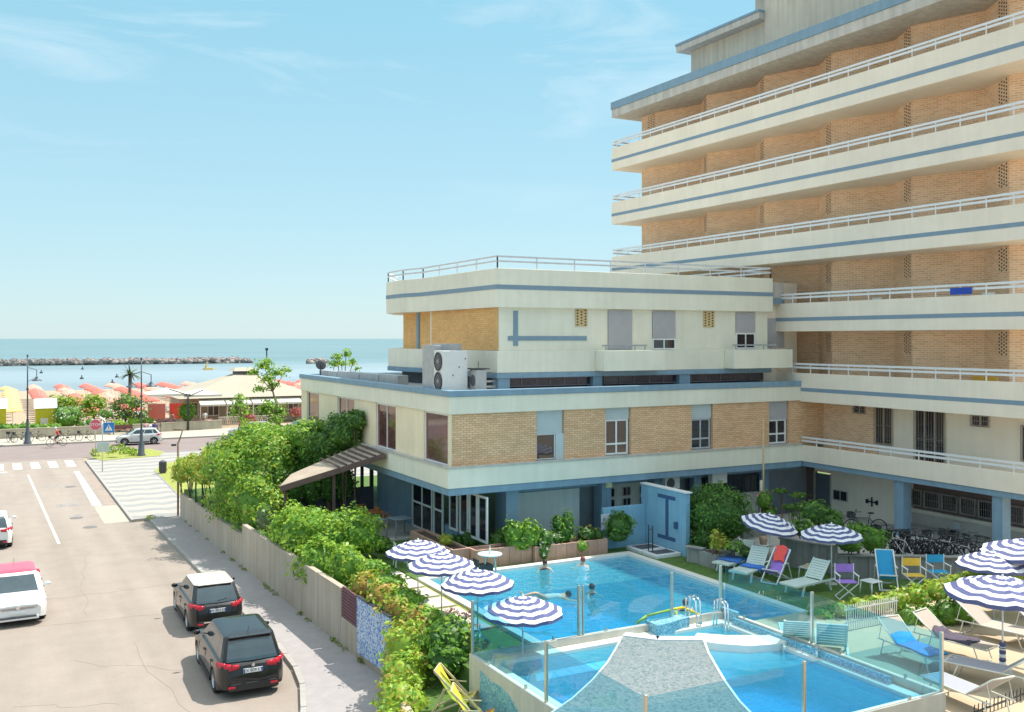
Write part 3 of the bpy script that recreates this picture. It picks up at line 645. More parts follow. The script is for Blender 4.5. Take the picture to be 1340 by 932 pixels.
# brick storeys: proud panels and recesses with vent screens
BAY = 4.22; tops = [22.3]+[z-1.24 for z in LV[:-1]]; bots = [z-1.05 for z in LV]
def vent_on(p, q, z0, z1, f0, f1, nx=4, nz=7):
    """a pierced brick screen on the wall face running from p to q"""
    d = Vector((q[0]-p[0], q[1]-p[1], 0)); n_ = Vector((-d.y, d.x, 0)).normalized(); 
    if n_.x > 0: n_ = -n_
    P = Vector((p[0], p[1], 0)); b = MB()
    def slab(u0, u1, v0, v1, o0, o1):
        vs = [P+d*u+n_*o+Vector((0, 0, v)) for o in (o0, o1) for u, v in ((u0, v0), (u1, v0), (u1, v1), (u0, v1))]
        b.add(vs, [(0,1,2,3), (7,6,5,4), (0,4,5,1), (1,5,6,2), (2,6,7,3), (3,7,4,0)])
    slab(f0, f1, z0, z1, -.02, .02); b.mi = 1
    for j in range(nz):
        for i in range(nx):
            u0 = f0+(f1-f0)*(i+.25)/nx; u1 = f0+(f1-f0)*(i+.78)/nx; off = .5/nz*(i % 2); v0 = (j+.2)/nz+off; v1 = (j+.72)/nz+off
            if v1 < .99: slab(u0, u1, z0+(z1-z0)*v0, z0+(z1-z0)*v1, .018, .024)
    return b.build('vent_screen', [tbrick, dark], tow)
for s_, (zt, zb) in enumerate(zip(tops, bots)):
    yend = 45.1 if s_ < 4 else 36
    O = [22.5+BAY*k for k in range(-1, 6)]; pts_ = [(BX+.96, TY0+.02)]; nr = []
    for yo in O:
        if yo > TY0 and yo < yend-.4:
            pts_.append((BX, yo)); dcr = (BX+.96, min(yo+1.69, yend)); pts_.append(dcr); nr.append(((BX, yo), dcr))
    yl_ = pts_[-1][1]
    if yl_ < yend-.05: pts_.append((BX+.96*(1-min(1, (yend-yl_)/2.53)), yend))
    pts_ += [(42.5, yend), (42.5, TY0+.02)]
    if s_ < 4:
        pts_ = [p for p in pts_ if not (p[1] > 43.7 and p[0] < 42)]; pts_.insert(len(pts_)-1, (0, 0)); pts_ = [p for p in pts_ if p != (0, 0)]
        i_ = pts_.index((42.5, yend)); pts_.insert(i_, (BX, yend)); pts_.insert(i_, (BX, 43.65))
    MB().prism(pts_, zb, zt).build('brick_wall', tbrick, tow)
    for p, q in nr:
        if q[1] < 43.0: vent_on(p, q, zt-.95, zt-.03, .05, .42)
if True: vent(tow, BX, 0, 43.9, 44.5, 21.3, 22.25, 'x', 4, 7, tbrick, dark)
# roof slab, setback storey
b = MB(); b.box(TX, 43, TY0, TY1, 22.25, 22.7); wp(b, 'roof_slab', conc, .01, tow)
b = MB(); b.box(TX-.04, 43, TY0, TY1+.04, 22.705, 23.12); wp(b, 'roof_edge', blue, .01, tow)
b = MB(); b.box(33.75, 42, 36.2, 42.2, 23.12, 25.4); b.box(33.5, 42, TY0, 36.19, 23.12, 28.5); wp(b, 'setback_wall', mat('setback_render', (.60, .55, .45), .85, .08, .8, streak=.2), .01, tow)
b = MB(); b.box(33.15, 42.2, 36.2, 42.75, 25.4, 25.72); b.box(35.3, 42.2, 28, 40.2, 28.52, 29.0); wp(b, 'setback_slab', conc, .01, tow)
b = MB(); b.box(33.11, 42.25, 36.2, 42.79, 25.725, 25.86); b.box(35.26, 42.2, 28, 40.24, 29.005, 29.1); wp(b, 'setback_edge', blue, .01, tow)
b = MB(); b.box(36, 42, 36.2, 39.6, 25.87, 28.5); wp(b, 'lift_house', mat('setback_render', (.60, .55, .45)), 0, tow)
# level 1: render wall with barred windows, lower band
b = MB(); b.box(BX, BX+.3, TY0, 28.4, 4.36, 6.94); wp(b, 'rendered_wall', cream, 0, tow)
b = MB(); b.box(BX-.02, BX+.3, 28.42, 31.425, 4.36, 6.94); wp(b, 'brick_wall', tbrick, 0, tow)
b = MB(); b.box(BX+.31, 42.5, TY0, 34, 4.36, 6.94); wp(b, 'inner_block', cream, 0, tow)
b = MB(); b.box(TX, TX+.14, TY0, FYP-.02, 4.36, 5.06); b.box(TX+.14, 42.5, TY0, FYP-.02, 4.36, 4.5); o = wp(b, 'balcony_parapet', cream, .01, tow)
b = MB()
for zz in (5.40, 5.25): b.bar((TX+.06, TY0, zz), (TX+.06, FYP, zz), .05, .085)
yy = TY0+.5
while yy < FYP: b.box(TX+.04, TX+.07, yy-.02, yy+.02, 5.05, 5.4); yy += 1.3
b.build('railing', MATS['white_rail'], o)
b = MB(); b.box(TX+.05, 42.5, TY0, FYP-.03, 4.14, 4.355); wp(b, 'floor_edge', blue, .01, tow)
def towy(px, X=BX): return onX(px, X)
grille = mat('grille_paint', (.28, .22, .2), .6, .1, 4); beigef = mat('beige_frame', (.5, .47, .4), .6)
def barred(px0, px1, z0, z1, X=BX, mull=1, name='window', bars=8, frame=beigef, pn=pane):
    y0, y1 = sorted((towy(px0, X), towy(px1, X)))
    o = window(tow, X-.07, 0, y0, y1, z0, z1, 'x', mull, frame, pn, .06, name=name)
    g_ = MB()
    for k in range(bars+1): yy = y0+(y1-y0)*k/bars; g_.box(X-.115, X-.1, yy-.008, yy+.008, z0, z1)
    for zz in (z0+.02, (z0+z1)/2, z1-.02): g_.box(X-.12, X-.1, y0, y1, zz-.01, zz+.01)
    g_.build('bars', grille, o); return o
barred(1118, 1134, 6.5, 6.9); barred(1146, 1169, 5.3, 6.9, mull=1); barred(1198, 1238, 4.55, 6.92, mull=2, name='barred_door', bars=12); barred(1272, 1296, 6.4, 6.85)
barred(1338, 1360, 5.3, 6.6)
# ground floor: columns, set back walls
CXW = 34.0
def cy_(px): return towy(px, TX+.15)
for (a, c) in ((1170, 1182), (1298, 1312)):
    y0, y1 = sorted((cy_(a), cy_(c))); MB().box(TX+.15, TX+.6, y0, y1, 1.6, 4.14).build('column', blue, tow, bevel=.01)
ys = onX(1172, 33.0)
b = MB(); b.box(33.0, 33.2, ys, onX(1088, 33.0), 1.6, 4.14); wp(b, 'rendered_wall', cream, 0, tow)
y0, y1 = sorted((onX(1091, 33), onX(1110, 33))); o = window(tow, 32.93, 0, y0, y1, 2.55, 3.0, 'x', 1, beigef, pane, .03)
y0, y1 = sorted((onX(1067, 33), onX(1087, 33)))
o = MB().box(33.0, 33.06, y0, y1, 1.62, 3.6).build('door', mat('dark_door', (.12, .14, .17), .5, .1, 3), tow); MB().box(32.95, 33.0, y0-.06, y0, 1.62, 3.66).box(32.95, 33.0, y1, y1+.06, 1.62, 3.66).build('door_frame', beigef, o)
wp(MB().box(33.0, 33.1, y0-.06, y1+.06, 3.665, 4.138), 'door_lintel', cream, 0, tow); wp(MB().box(33.21, 34.3, ys, ys+.15, 1.6, 4.138), 'return_wall', cream, 0, tow)
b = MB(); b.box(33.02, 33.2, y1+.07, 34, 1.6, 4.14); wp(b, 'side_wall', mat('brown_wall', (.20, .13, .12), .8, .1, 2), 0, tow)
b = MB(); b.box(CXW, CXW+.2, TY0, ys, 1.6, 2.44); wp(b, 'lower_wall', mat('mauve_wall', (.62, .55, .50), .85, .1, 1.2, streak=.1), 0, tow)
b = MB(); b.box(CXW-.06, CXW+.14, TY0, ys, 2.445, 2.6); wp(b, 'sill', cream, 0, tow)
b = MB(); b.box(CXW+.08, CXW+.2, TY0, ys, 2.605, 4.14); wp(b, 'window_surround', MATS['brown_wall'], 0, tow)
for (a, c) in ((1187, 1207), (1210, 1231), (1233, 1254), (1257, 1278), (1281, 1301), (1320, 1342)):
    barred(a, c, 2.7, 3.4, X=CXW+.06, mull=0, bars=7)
# anchor-like wall ornament, notice
b = MB(); yy = onX(1141, 32.98); b.box(32.95, 32.99, yy-.3, yy+.3, 2.72, 2.78); b.box(32.95, 32.99, yy-.03, yy+.03, 2.55, 2.95); b.box(32.95, 32.99, yy-.32, yy-.2, 2.66, 2.84); b.box(32.95, 32.99, yy+.2, yy+.32, 2.66, 2.84); b.build('wall_ornament', dark, tow)
yy = onX(1252, CXW); MB().box(CXW-.03, CXW-.002, yy-.16, yy+.16, 1.95, 2.35).build('notice', mat('notice_white', (.6, .6, .64), .5), tow)
# things out on the balconies
for (px, z, m, w_) in ((1258, 11.25, mat('blue_cloth', (.02, .07, .4), .7), .9),):
    yy = onX(px, TX); b = MB(); b.box(TX-.03, TX-.008, yy-w_*.5, yy+w_*.5, z+.05, z+.3)
    tag(b.build('towel', m), 'blue towel hanging on the rail of a tower balcony', 'towel')
for (px, z, m, lab) in ((1275, 8.19, mat('yellow_cloth', (.6, .36, .05), .7), 'yellow chair showing above the second floor parapet, left one'), (1292, 8.19, MATS.get('yellow_cloth') or mat('yellow_cloth', (.6, .36, .05)), 'yellow chair showing above the second floor parapet, right one'),
                   (1288, 11.25, whitep, 'white plastic chair back beside the blue towel on the balcony'), (1143, 11.25, whitep, 'white chair back above the third floor parapet')):
    yy = onX(px, TX+.6); t = thing('balcony_chair', (TX+.6, yy, z-1.04), lab, 'chair', 'chairs on the tower balconies')
    b = MB(); b.box(TX+.4, TX+.8, yy-.25, yy+.25, z-.65, z-.6); b.build('seat', m, t)
    b = MB(); b.box(TX+.8, TX+.84, yy-.25, yy+.25, z-.5, z+.12); b.build('backrest', m, t)
    for sx in (.42, .78):
        for sy in (-.22, .22): MB().box(TX+sx-.015, TX+sx+.015, yy+sy-.015, yy+sy+.015, z-1.04, z-.65).build('leg', white, t)
# ------------------------------------------------------------------ pools
tilem = mat('pool_tiles', (.42, .76, .82), .5, .06, 1.5)
nt, N, L, b_ = nodes_of(tilem); src = b_.inputs['Base Color'].links[0].from_socket
tb_ = N.new('ShaderNodeTexBrick'); L.new(hmap(nt), tb_.inputs['Vector']); tb_.offset = 0; tb_.inputs['Scale'].default_value = 1; tb_.inputs['Brick Width'].default_value = .4; tb_.inputs['Row Height'].default_value = .4; tb_.inputs['Mortar Size'].default_value = .03
tb_.inputs['Color1'].default_value = (1, 1, 1, 1); tb_.inputs['Color2'].default_value = (.86, .92, .95, 1); tb_.inputs['Mortar'].default_value = (.6, .72, .8, 1)
mm = N.new('ShaderNodeMix'); mm.data_type = 'RGBA'; mm.blend_type = 'MULTIPLY'; mm.inputs[0].default_value = 1; L.new(src, mm.inputs[6]); L.new(tb_.outputs['Color'], mm.inputs[7]); L.new(mm.outputs[2], b_.inputs['Base Color'])
copm = mat('white_coping', (.74, .72, .64), .6, .06, 2)
def watermat(name, absc, dens, bump=.35, sc=2.4, veil=.12, veilc=(.2, .75, .9)):
    m = glassmat(name, (.96, .99, 1), 0.0, veil, veilc, .02, bump, sc)
    nt = m.node_tree; va = nt.nodes.new('ShaderNodeVolumeAbsorption'); va.inputs[0].default_value = (*absc, 1); va.inputs[1].default_value = dens
    out = [x for x in nt.nodes if x.type == 'OUTPUT_MATERIAL'][0]; nt.links.new(va.outputs[0], out.inputs['Volume']); return m
wat = watermat('pool_water', (.02, .74, .93), .55, .9, 3.0, .3, (.09, .66, .83))
pool = thing('swimming_pool', (16.8, 25.4, 1.6), 'large rectangular turquoise swimming pool sunk in the hotel lawn', 'swimming pool')
b = MB(); X0, X1, Y0, Y1 = PX0, PX1, PY0, PY1; zw = 1.7
def basin(b, X0, X1, Y0, Y1, zl, zr, ztop, th=.15):
    ztop = min(ztop, 1.499)
    b.add([(X0,Y0,zl),(X1,Y0,zr),(X1,Y1,zr),(X0,Y1,zl)], [(0,1,2,3)])
    b.add([(X0,Y0,zl),(X0,Y1,zl),(X0,Y1,ztop),(X0,Y0,ztop)], [(0,1,2,3)]); b.add([(X1,Y0,zr),(X1,Y1,zr),(X1,Y1,ztop),(X1,Y0,ztop)], [(3,2,1,0)])
    b.add([(X0,Y0,zl),(X1,Y0,zr),(X1,Y0,ztop),(X0,Y0,ztop)], [(3,2,1,0)]); b.add([(X0,Y1,zl),(X1,Y1,zr),(X1,Y1,ztop),(X0,Y1,ztop)], [(0,1,2,3)])
basin(b, X0, X1, Y0, Y1, .75, .08, zw); b.build('basin', tilem, pool)
def ringbox(b, X0, X1, Y0, Y1, w, z0, z1):
    b.box(X0-w, X1+w, Y0-w, Y0, z0, z1); b.box(X0-w, X1+w, Y1, Y1+w, z0, z1); b.box(X0-w, X0, Y0, Y1, z0, z1); b.box(X1, X1+w, Y0, Y1, z0, z1)
b = MB(); ringbox(b, X0, X1, Y0, Y1, .29, 1.5, 1.71); b.build('coping', copm, pool, bevel=.015)
e = .004; b = MB(); b.prism([(X0+e,Y0+e),(X1-e,Y0+e),(X1-e,Y1-e),(X0+e,Y1-e)], [.75+e,.08+e,.08+e,.75+e], 1.6); b.build('water', wat, pool)
# raised pool with glass barrier
SX0, SX1, SY0, SY1 = 10.02, 17.85, 13.8, 20.85
rp = thing('raised_pool', (14, 17.3, 1.0), 'raised square splash pool behind glass panels in the foreground', 'swimming pool')
b = MB(); ringbox(b, SX0+.55, SX1-.45, SY0+.5, SY1-.42, .3, 1.3, 2.02); b.build('ledge', copm, rp, bevel=.02)
b = MB(); ringbox(b, SX0+.12, SX1-.12, SY0+.12, SY1-.12, .12, .3, 2.2); b.build('wall', mat('pool_wall_render', (.62, .57, .48), .8, .08, 1.5, streak=.12), rp, bevel=.012)
bx0, bx1, by0, by1 = SX0+.55, SX1-.45, SY0+.5, SY1-.42
b = MB(); basin(b, bx0, bx1, by0, by1, 1.15, 1.0, 1.3); b.box(bx0, bx1, by1-.5, by1-.01, 1.0, 1.6); b.build('basin', tilem, rp)
b = MB(); b.prism([(bx0+e,by0+e),(bx1-e,by0+e),(bx1-e,by1-e),(bx0+e,by1-e)], 1.16, 1.93); b.build('water', watermat('splash_water', (.02, .68, .93), .8, .5, 3.2, .28, (.08, .60, .80)), rp)
mosg = mosaic('grey_mosaic', (.23, .26, .26), (.13, .19, .20), (.28, .31, .31), .05, .6)
mosa = mosaic('aqua_mosaic', (.22, .46, .55), (.10, .30, .42), (.40, .62, .68), .03, .5)
L_ = [(815, 833), (806, 850), (795, 868), (776, 890), (750, 914), (715, 938), (690, 955)]
Rr_ = [(920, 839), (926, 855), (935, 871), (948, 893), (966, 918), (992, 945), (1030, 975)]
zt = 2.27
pts = [at(px, py, zt) for px, py in L_]+[(SX0+.26, 14.5), (SX0+.26, SY0+.26), (12.8, SY0+.26)]+[at(px, py, zt) for px, py in Rr_[::-1]]
b = MB(); b.prism(pts, 1.1, zt); b.build('mosaic_platform', mosg, rp)
b = MB()
def strip(b, P, w, z0, z1, side=1):
    for p, q in zip(P[:-1], P[1:]):
        d = math.hypot(q[0]-p[0], q[1]-p[1]); nx, ny = -(q[1]-p[1])/d*w*side, (q[0]-p[0])/d*w*side
        b.prism([p, q, (q[0]+nx, q[1]+ny), (p[0]+nx, p[1]+ny)], z0, z1)
tp = [at(815, 833, zt), at(860, 838.5, zt), at(920, 839, zt)]
strip(b, tp, .28, 1.3, zt+.03, 1); strip(b, [at(px, py, zt) for px, py in Rr_], .05, 1.2, zt+.015, 1); strip(b, [at(px, py, zt) for px, py in L_], .03, 1.2, zt+.01, -1)
b.build('platform_border', white, rp)
# broad curved coping seat behind the water on the right
cv = [at(px, py, 2.1) for px, py in [(905, 838), (940, 843), (980, 846), (1020, 843), (1045, 836), (1060, 829), (1048, 826), (1000, 832), (950, 832), (912, 829)]]
MB().prism(cv, 1.5, 2.12).build('curved_coping', copm, rp, bevel=.02)
# aqua mosaic lined low walls beside the steps
yb = SY1-.16
b = MB(); xa, xb = onY(845, 20.85), onY(893, 20.85); b.prism([(xa, 20.3), (xb, 20.55), (xb, 20.86), (xa, 20.86)], 1.6, 2.28)
xc = onY(943, 20.85); b.box(xc, xc+.12, 20.2, 20.86, 1.5, 2.3)
b.build('step_wall', mosa, rp)
b = MB(); b.box(SX1-.3, SX1-.245, 15, 20.2, 1.9, 2.19); b.build('inner_mosaic', mosa, rp)
# mosaic patches on the outer faces
def patch(axis, c0, pts, name='mosaic_patch'):
    b = MB(); n = len(pts)
    if axis == 'x': vs = [(c0, u, v) for u, v in pts]+[(c0-.012, u, v) for u, v in pts]
    else: vs = [(u, c0, v) for u, v in pts]+[(u, c0-.012, v) for u, v in pts]
    b.add(vs, [tuple(range(n)), tuple(range(n, 2*n))[::-1]]+[(i, (i+1) % n, n+(i+1) % n, n+i) for i in range(n)]); b.build(name, mosa, rp)
patch('x', SX0-.002, [(20.25, .4), (20.25, 1.98), (20.0, 1.95), (19.7, 1.9), (19.2, 1.93), (18.8, 1.86), (18.4, 1.66), (18.1, 1.36), (17.8, 1.2), (17.4, .9), (17.0, .4)])
patch('y', SY0-.002, [(13.0, .8), (13.4, 1.5), (13.9, 1.75), (14.6, 1.86), (15.2, 1.8), (15.9, 1.84), (16.3, 1.7), (16.5, .8)])
# glass barrier
gb = thing('glass_barrier', (14, 17.3, 2.2), 'clear green tinted glass barrier with steel posts round the raised pool', 'glass barrier')
gl = glassmat('barrier_glass', (.62, .85, .925), .12, .02, (.55, .85, .85), .02)
zc, zg = 2.2, 3.42
XL, XR, YF, YB = SX0+.06, SX1-.06, SY0+.06, SY1-.06
posts = [(XL, YB), (XL, 17.3), (XL, YF), (onY(757.6, YB), YB), (onY(879, YB), YB), (onY(942.7, YB), YB), (XR, onX(1062.5, XR)), (XR, YF), (onY(1052, YF), YF)]
posts[5] = (onY(942.7, YB), YB); 
for (x, y) in posts+[(XR, YB)][:0]:
    o = MB().box(x-.03, x+.03, y-.035, y+.035, zc, zg+.05).build('post', steel, gb, bevel=.008)
xg = onY(757.6, YB)
MB().box(xg+.1, xg+.14, YB-.03, YB+.03, zc, zg+.03).build('post', steel, gb, bevel=.008)
def gpanel(x0, y0, x1, y1):
    if abs(x1-x0) < .01: b = MB().box(x0-.006, x0+.006, min(y0, y1)+.04, max(y0, y1)-.04, zc+.03, zg)
    else: b = MB().box(min(x0, x1)+.04, max(x0, x1)-.04, y0-.006, y0+.006, zc+.03, zg)
    o = b.build('glass_panel', gl, gb)
    c = MB()
    for k in (.25, .75):
        x, y = x0+(x1-x0)*k, y0+(y1-y0)*k; c.box(x-.025, x+.025, y-.025, y+.025, zc, zc+.08)
    c.build('clamp', steel, o)
gpanel(XL, YB, XL, 17.3); gpanel(XL, 17.3, XL, YF); gpanel(XL, YB, xg, YB); gpanel(xg+.12, YB, posts[4][0], YB)
ym = posts[6][1]; gpanel(XR, YB, XR, ym); gpanel(XR, ym, XR, YF); xm = posts[8][0]; gpanel(XL, YF, xm, YF); gpanel(xm, YF, XR, YF); gpanel(posts[5][0], YB, XR, YB)
# handrails at the steps
ym_ = mat('yellow_tube', (.75, .6, .03), .35, .05, 5)
t = thing('handrail', (*at(880, 812, 2.2), 2.2), 'yellow tubular handrail over the steps between the two pools', 'handrail')
def py3(px, py, Y):
    x = onY(px, Y); return (x, Y, zat(py, x, Y))
b = MB(); P = [py3(833, 816, 21.0), py3(846, 806, 21.0), py3(878, 798, 21.1), py3(893, 795, 21.1), py3(912, 803, 21.1), py3(942, 816, 21.1)]
b.path(P, .035); b.build('top_rail', ym_, t)
for px in (845, 885, 902): p = py3(px, 800 if px > 850 else 808, 21.05); MB().tube(p, (p[0], p[1], 1.7), .028).build('post', ym_, t)
def hoop(px, py, Y, ztop, lab, dx=.28):
    x = onY(px, Y); t = thing('pool_ladder', (x, Y, 1.9), lab, 'pool ladder', 'steel pool ladders')
    for k in (0, dx):
        b = MB(); b.path([(x+k, Y+.5, 2.1), (x+k, Y+.45, ztop-.05), (x+k, Y+.25, ztop), (x+k, Y+.05, ztop-.08), (x+k, Y-.02, 1.6)], .022); b.build('side_rail', mat('chrome', (.75, .75, .75), .15, .02, 5, metal=.9), t)
    b = MB(); [b.box(x, x+dx, Y-.06, Y+.02, z, z+.03) for z in (1.65, 1.9, 2.08)]; b.build('rung', MATS['chrome'], t)
hoop(912, 0, 20.5, 2.75, 'chrome pool ladder beside the yellow handrail', .14)
hoop(950, 0, 19.6, 2.85, 'chrome pool ladder in the right half of the raised pool', .1)
# ------------------------------------------------------------------ parasols of the hotel
navy = mat('navy_stripe', (.10, .11, .24), .8, .06, 6); wcan = mat('white_canvas', (.80, .79, .80), .8, .03, 6)
def canopy(n=10, Rd=1.0, hh=.34, bands=9, seg=4, val=.09, mats=(wcan, navy), name='canopy', thick=True):
    b = MB(); rings = bands*2; K = n*seg
    rr = random.Random(5)
    wav = [rr.uniform(-.012, .012) for _ in range(K)]
    def pt(i, k, dz=0):
        r = Rd*i/rings; f = (k % seg)/seg; sag = math.sin(math.pi*f)
        a = 2*math.pi*k/K
        rr_ = r*(1-(.055*(i/rings)**1.5)*sag); z = hh*(1-(i/rings)**1.55)-.05*sag*(i/rings)**.7*Rd+wav[k]*(i/rings)
        return (rr_*math.cos(a), rr_*math.sin(a), z+dz)
    vs = [pt(i, k) for i in range(1, rings+1) for k in range(K)]
    vs += [(pt(rings, k)[0]*1.005, pt(rings, k)[1]*1.005, pt(rings, k)[2]-val*Rd*(1 if k % seg == 0 else .85)) for k in range(K)]
    o = len(b.v); b.v += [(0, 0, hh)]+vs
    def F(f, mi): b.f.append(f); b.m.append(mi); b.sm.append(False)
    for k in range(K): F([0, 1+k, 1+(k+1) % K], 0)
    for i in range(rings-1):
        for k in range(K): F([1+i*K+k, 1+(i+1)*K+k, 1+(i+1)*K+(k+1) % K, 1+i*K+(k+1) % K], ((i+1)//2) % 2)
    for k in range(K): F([1+(rings-1)*K+k, 1+rings*K+k, 1+rings*K+(k+1) % K, 1+(rings-1)*K+(k+1) % K], 0 if bands % 2 == 0 else 1)
    return b, mats
def make_parasol(label, group, Rd=1.0, h=2.0, tilt=0, stand='plain'):
    t = thing('striped_parasol', (0, 0, -50), label, 'parasol', group)
    b, ms = canopy(10, Rd); c = b.build('canopy', list(ms), t, local=True); c.location = (0, 0, h-.34)
    c.rotation_euler = (tilt*.3, tilt, .2)
    b = MB(); b.tube((0, 0, 0), (0, 0, h-.06), .02, 8); b.build('pole', white, t, local=True)
    b = MB(); b.lathe([(0, .07), (.03, .05), (.02, 0), (.045, -.02), (.04, -.05)], (0, 0, h-.0), 10); b.build('finial', whitep, t, local=True)
    b = MB()
    for k in range(10):
        a = 2*math.pi*k/10+.2; b.tube((0, 0, h-.06), (Rd*.93*math.cos(a), Rd*.93*math.sin(a), h-.36), .006, 5)
    b.build('ribs', steel, t, local=True)
    if stand == 'plain': b = MB(); b.lathe([(0, .08), (.05, .1), (.19, .06), (.22, 0)], (0, 0, 0), 16); b.build('base', conc, t, local=True)
    return t
GP = 'navy and white striped parasols around the pool'
def place(px, pyt, h, z, base, label, rz=0, **k):
    x, y = at(px, pyt, z+h); o = dup(base, (x, y, z), rz, label, GP, **k); return o
par0 = make_parasol('x', GP, 1.0, 1.85); par1 = make_parasol('x', GP, 1.0, 2.0); par1t = make_parasol('x', GP, .98, 2.0, .22); par2 = make_parasol('x', GP, 1.3, 2.25)
def first(base, px, pyt, h, z, label, rz=0):
    x, y = at(px, pyt, z+h); base.location = (x, y, z); base.rotation_euler = (0, 0, rz); base['label'] = label; return base
place(578, 724, 1.85, GZ, par0, 'striped parasol second from the patio on the left of the pool', .4)
place(625, 746, 1.85, GZ, par0, 'striped parasol third from the patio overlapping the pool edge', .1)
place(684, 781, 1.85, GZ, par0, 'striped parasol nearest the raised pool seen through its glass', .25)
first(par0, 547, 707, 1.85, GZ, 'striped parasol nearest the patio left of the pool')
first(par1t, 1007, 673, 2.0, GZ, 'tilted striped parasol behind the white loungers with blue towels', R(-60))
place(1300, 717, 2.1, 1.7, par1, 'shaded striped parasol half hidden behind the two large ones on the right', .3)
first(par1, 1088, 686, 2.0, GZ, 'upright striped parasol over the shaded white lounger and purple chair')
place(1347, 706, 2.25, 1.75, par2, 'large striped parasol behind the hedge at the right edge', .3)
first(par2, 1312, 755, 2.25, 1.75, 'largest striped parasol over the sunlit deck loungers')
# ------------------------------------------------------------------ garden furniture
def make_lounger(frame, seatm, label='x', slats=True):
    """head at +Y, back raised; origin on the ground at the middle"""
    t = thing('sun_lounger', (0, 0, -50), label, 'sun lounger')
    w = .32; b = MB(); ang = R(52); hy, hz = .25, .36
    if slats:
        for i in range(13): y = -.95+i*(1.18/13); b.box(-w+.03, w-.03, y, y+.075, .34, .365)
        b.build('seat', seatm, t, local=True, bevel=.006); b = MB()
        for i in range(8):
            s = .03+i*.088; p0 = (0, hy+math.cos(ang)*s, hz+math.sin(ang)*s); p1 = (0, hy+math.cos(ang)*(s+.074), hz+math.sin(ang)*(s+.074))
            b.bar((0, p0[1], p0[2]), (0, p1[1], p1[2]), 2*w-.06, .02)
        for sx in (-w+.02, w-.02): b.bar((sx, hy, hz), (sx, hy+math.cos(ang)*.74, hz+math.sin(ang)*.74), .045, .04)
        b.build('backrest', seatm, t, local=True); b = MB()
        for sx in (-w+.0, w-.0): b.bar((sx, -.98, .34), (sx, .95, .33), .05, .07)
        b.bar((-w, -.97, .34), (w, -.97, .34), .05, .06); b.build('frame', frame, t, local=True, bevel=.008)
        for sx in (-w, w):
            for y, dy in ((-.6, -.1), (.6, .12)): MB().bar((sx, y, .33), (sx*1.02, y+dy, 0), .06, .05).build('leg', frame, t, local=True)
    else:
        b.box(-w+.02, w-.02, -.95, hy, .40, .412); b.build('seat', seatm, t, local=True); b = MB()
        b.bar((0, hy, .41), (0, hy+math.cos(R(38))*.78, .41+math.sin(R(38))*.78), 2*w-.05, .012); b.build('backrest', seatm, t, local=True); b = MB()
        for sx in (-w, w):
            b.tube((sx, -1.0, .40), (sx, .9, .40), .018, 8); b.tube((sx, hy, .41), (sx, hy+math.cos(R(38))*.82, .41+math.sin(R(38))*.82), .018, 8)
            b.tube((sx*.98, hy+.52, .8), (sx*.98, hy+.62, .41), .01, 6)
        b.tube((-w, -1.0, .4), (w, -1.0, .4), .018, 8); b.tube((-w, hy+math.cos(R(38))*.82, .41+math.sin(R(38))*.82), (w, hy+math.cos(R(38))*.82, .41+math.sin(R(38))*.82), .018, 8)
        b.build('frame', frame, t, local=True)
        for y, dy in ((-.68, -.14), (.7, .1)):
            b = MB(); b.path([(-w, y, .39), (-w, y+dy, .02), (w, y+dy, .02), (w, y, .39)], .016, 8); b.build('leg', frame, t, local=True)
    return t
alu = mat('cream_aluminium', (.72, .69, .6), .35, .04, 5); meshf = mat('beige_mesh_fabric', (.46, .38, .31), .8, .06, 30); meshg = mat('grey_mesh_fabric', (.36, .35, .38), .8, .06, 30)
mint = mat('mint_plastic', (.58, .68, .62), .4, .04, 3)
lg_w = make_lounger(mint, mint); lg_b = make_lounger(alu, meshf, slats=False)
def put(src, p_head, p_foot, z, label, group, first=False, rz=None):
    h = at(*p_head, z); f = at(*p_foot, z); x, y = (h[0]+f[0])/2, (h[1]+f[1])/2
    a = math.atan2(h[1]-f[1], h[0]-f[0])-math.pi/2 if rz is None else rz
    if first: src.location = (x, y, z); src.rotation_euler = (0, 0, a); src['label'] = label; src['group'] = group; return src
    return dup(src, (x, y, z), a, label, group)
G1 = 'pale plastic slatted loungers on the lawn'; G2 = 'beige mesh sunbeds on the sunlit deck'
z1 = GZ+.04
A = put(lg_w, (985, 738), (940, 752), z1, 'pale slatted lounger farthest left on the lawn with a blue towel', G1)
B = put(lg_w, (1007, 746), (958, 766), z1, 'second pale slatted lounger from the left on the lawn, blue towel on it', G1)
C_ = put(lg_w, (1082, 768), (1032, 780), z1, 'pale slatted lounger alone under the upright parasol', G1)
D_ = put(lg_w, (1092, 858), (1116, 876), 1.75, 'white slatted lounger seen through glass beside the raised pool, right one', G1)
D_.rotation_euler = (0, 0, R(135)); D_.location = (*at(1088, 862, 1.75), 1.75); D_.scale = (1.12, 1.1, 1.15)
E_ = put(lg_w, (1040, 850), (1060, 860), 1.75, 'white slatted lounger seen through glass behind the pool rim, left one', G1, True); E_.rotation_euler = (0, 0, R(140)); E_.location = (*at(1042, 850, 1.75), 1.75); E_.scale = (1.12, 1.1, 1.0)
S1 = put(lg_b, (1158, 852), (1238, 886), 1.75, 'beige mesh sunbed with a bright blue towel beside the barrier', G2)
S2 = put(lg_b, (1205, 845), (1292, 868), 1.75, 'beige mesh sunbed with a dark towel in the middle of the deck', G2)
S3 = put(lg_b, (1262, 828), (1345, 848), 1.75, 'beige mesh sunbed under the largest parasol by the hedge', G2)
S4 = put(lg_b, (1340, 905), (1262, 888), 1.75, 'beige mesh sunbed at the lower right edge near the dark railing', G2)
S5 = put(lg_b, (1300, 940), (1235, 912), 1.75, 'grey mesh sunbed at the corner of the raised pool wall', G2)
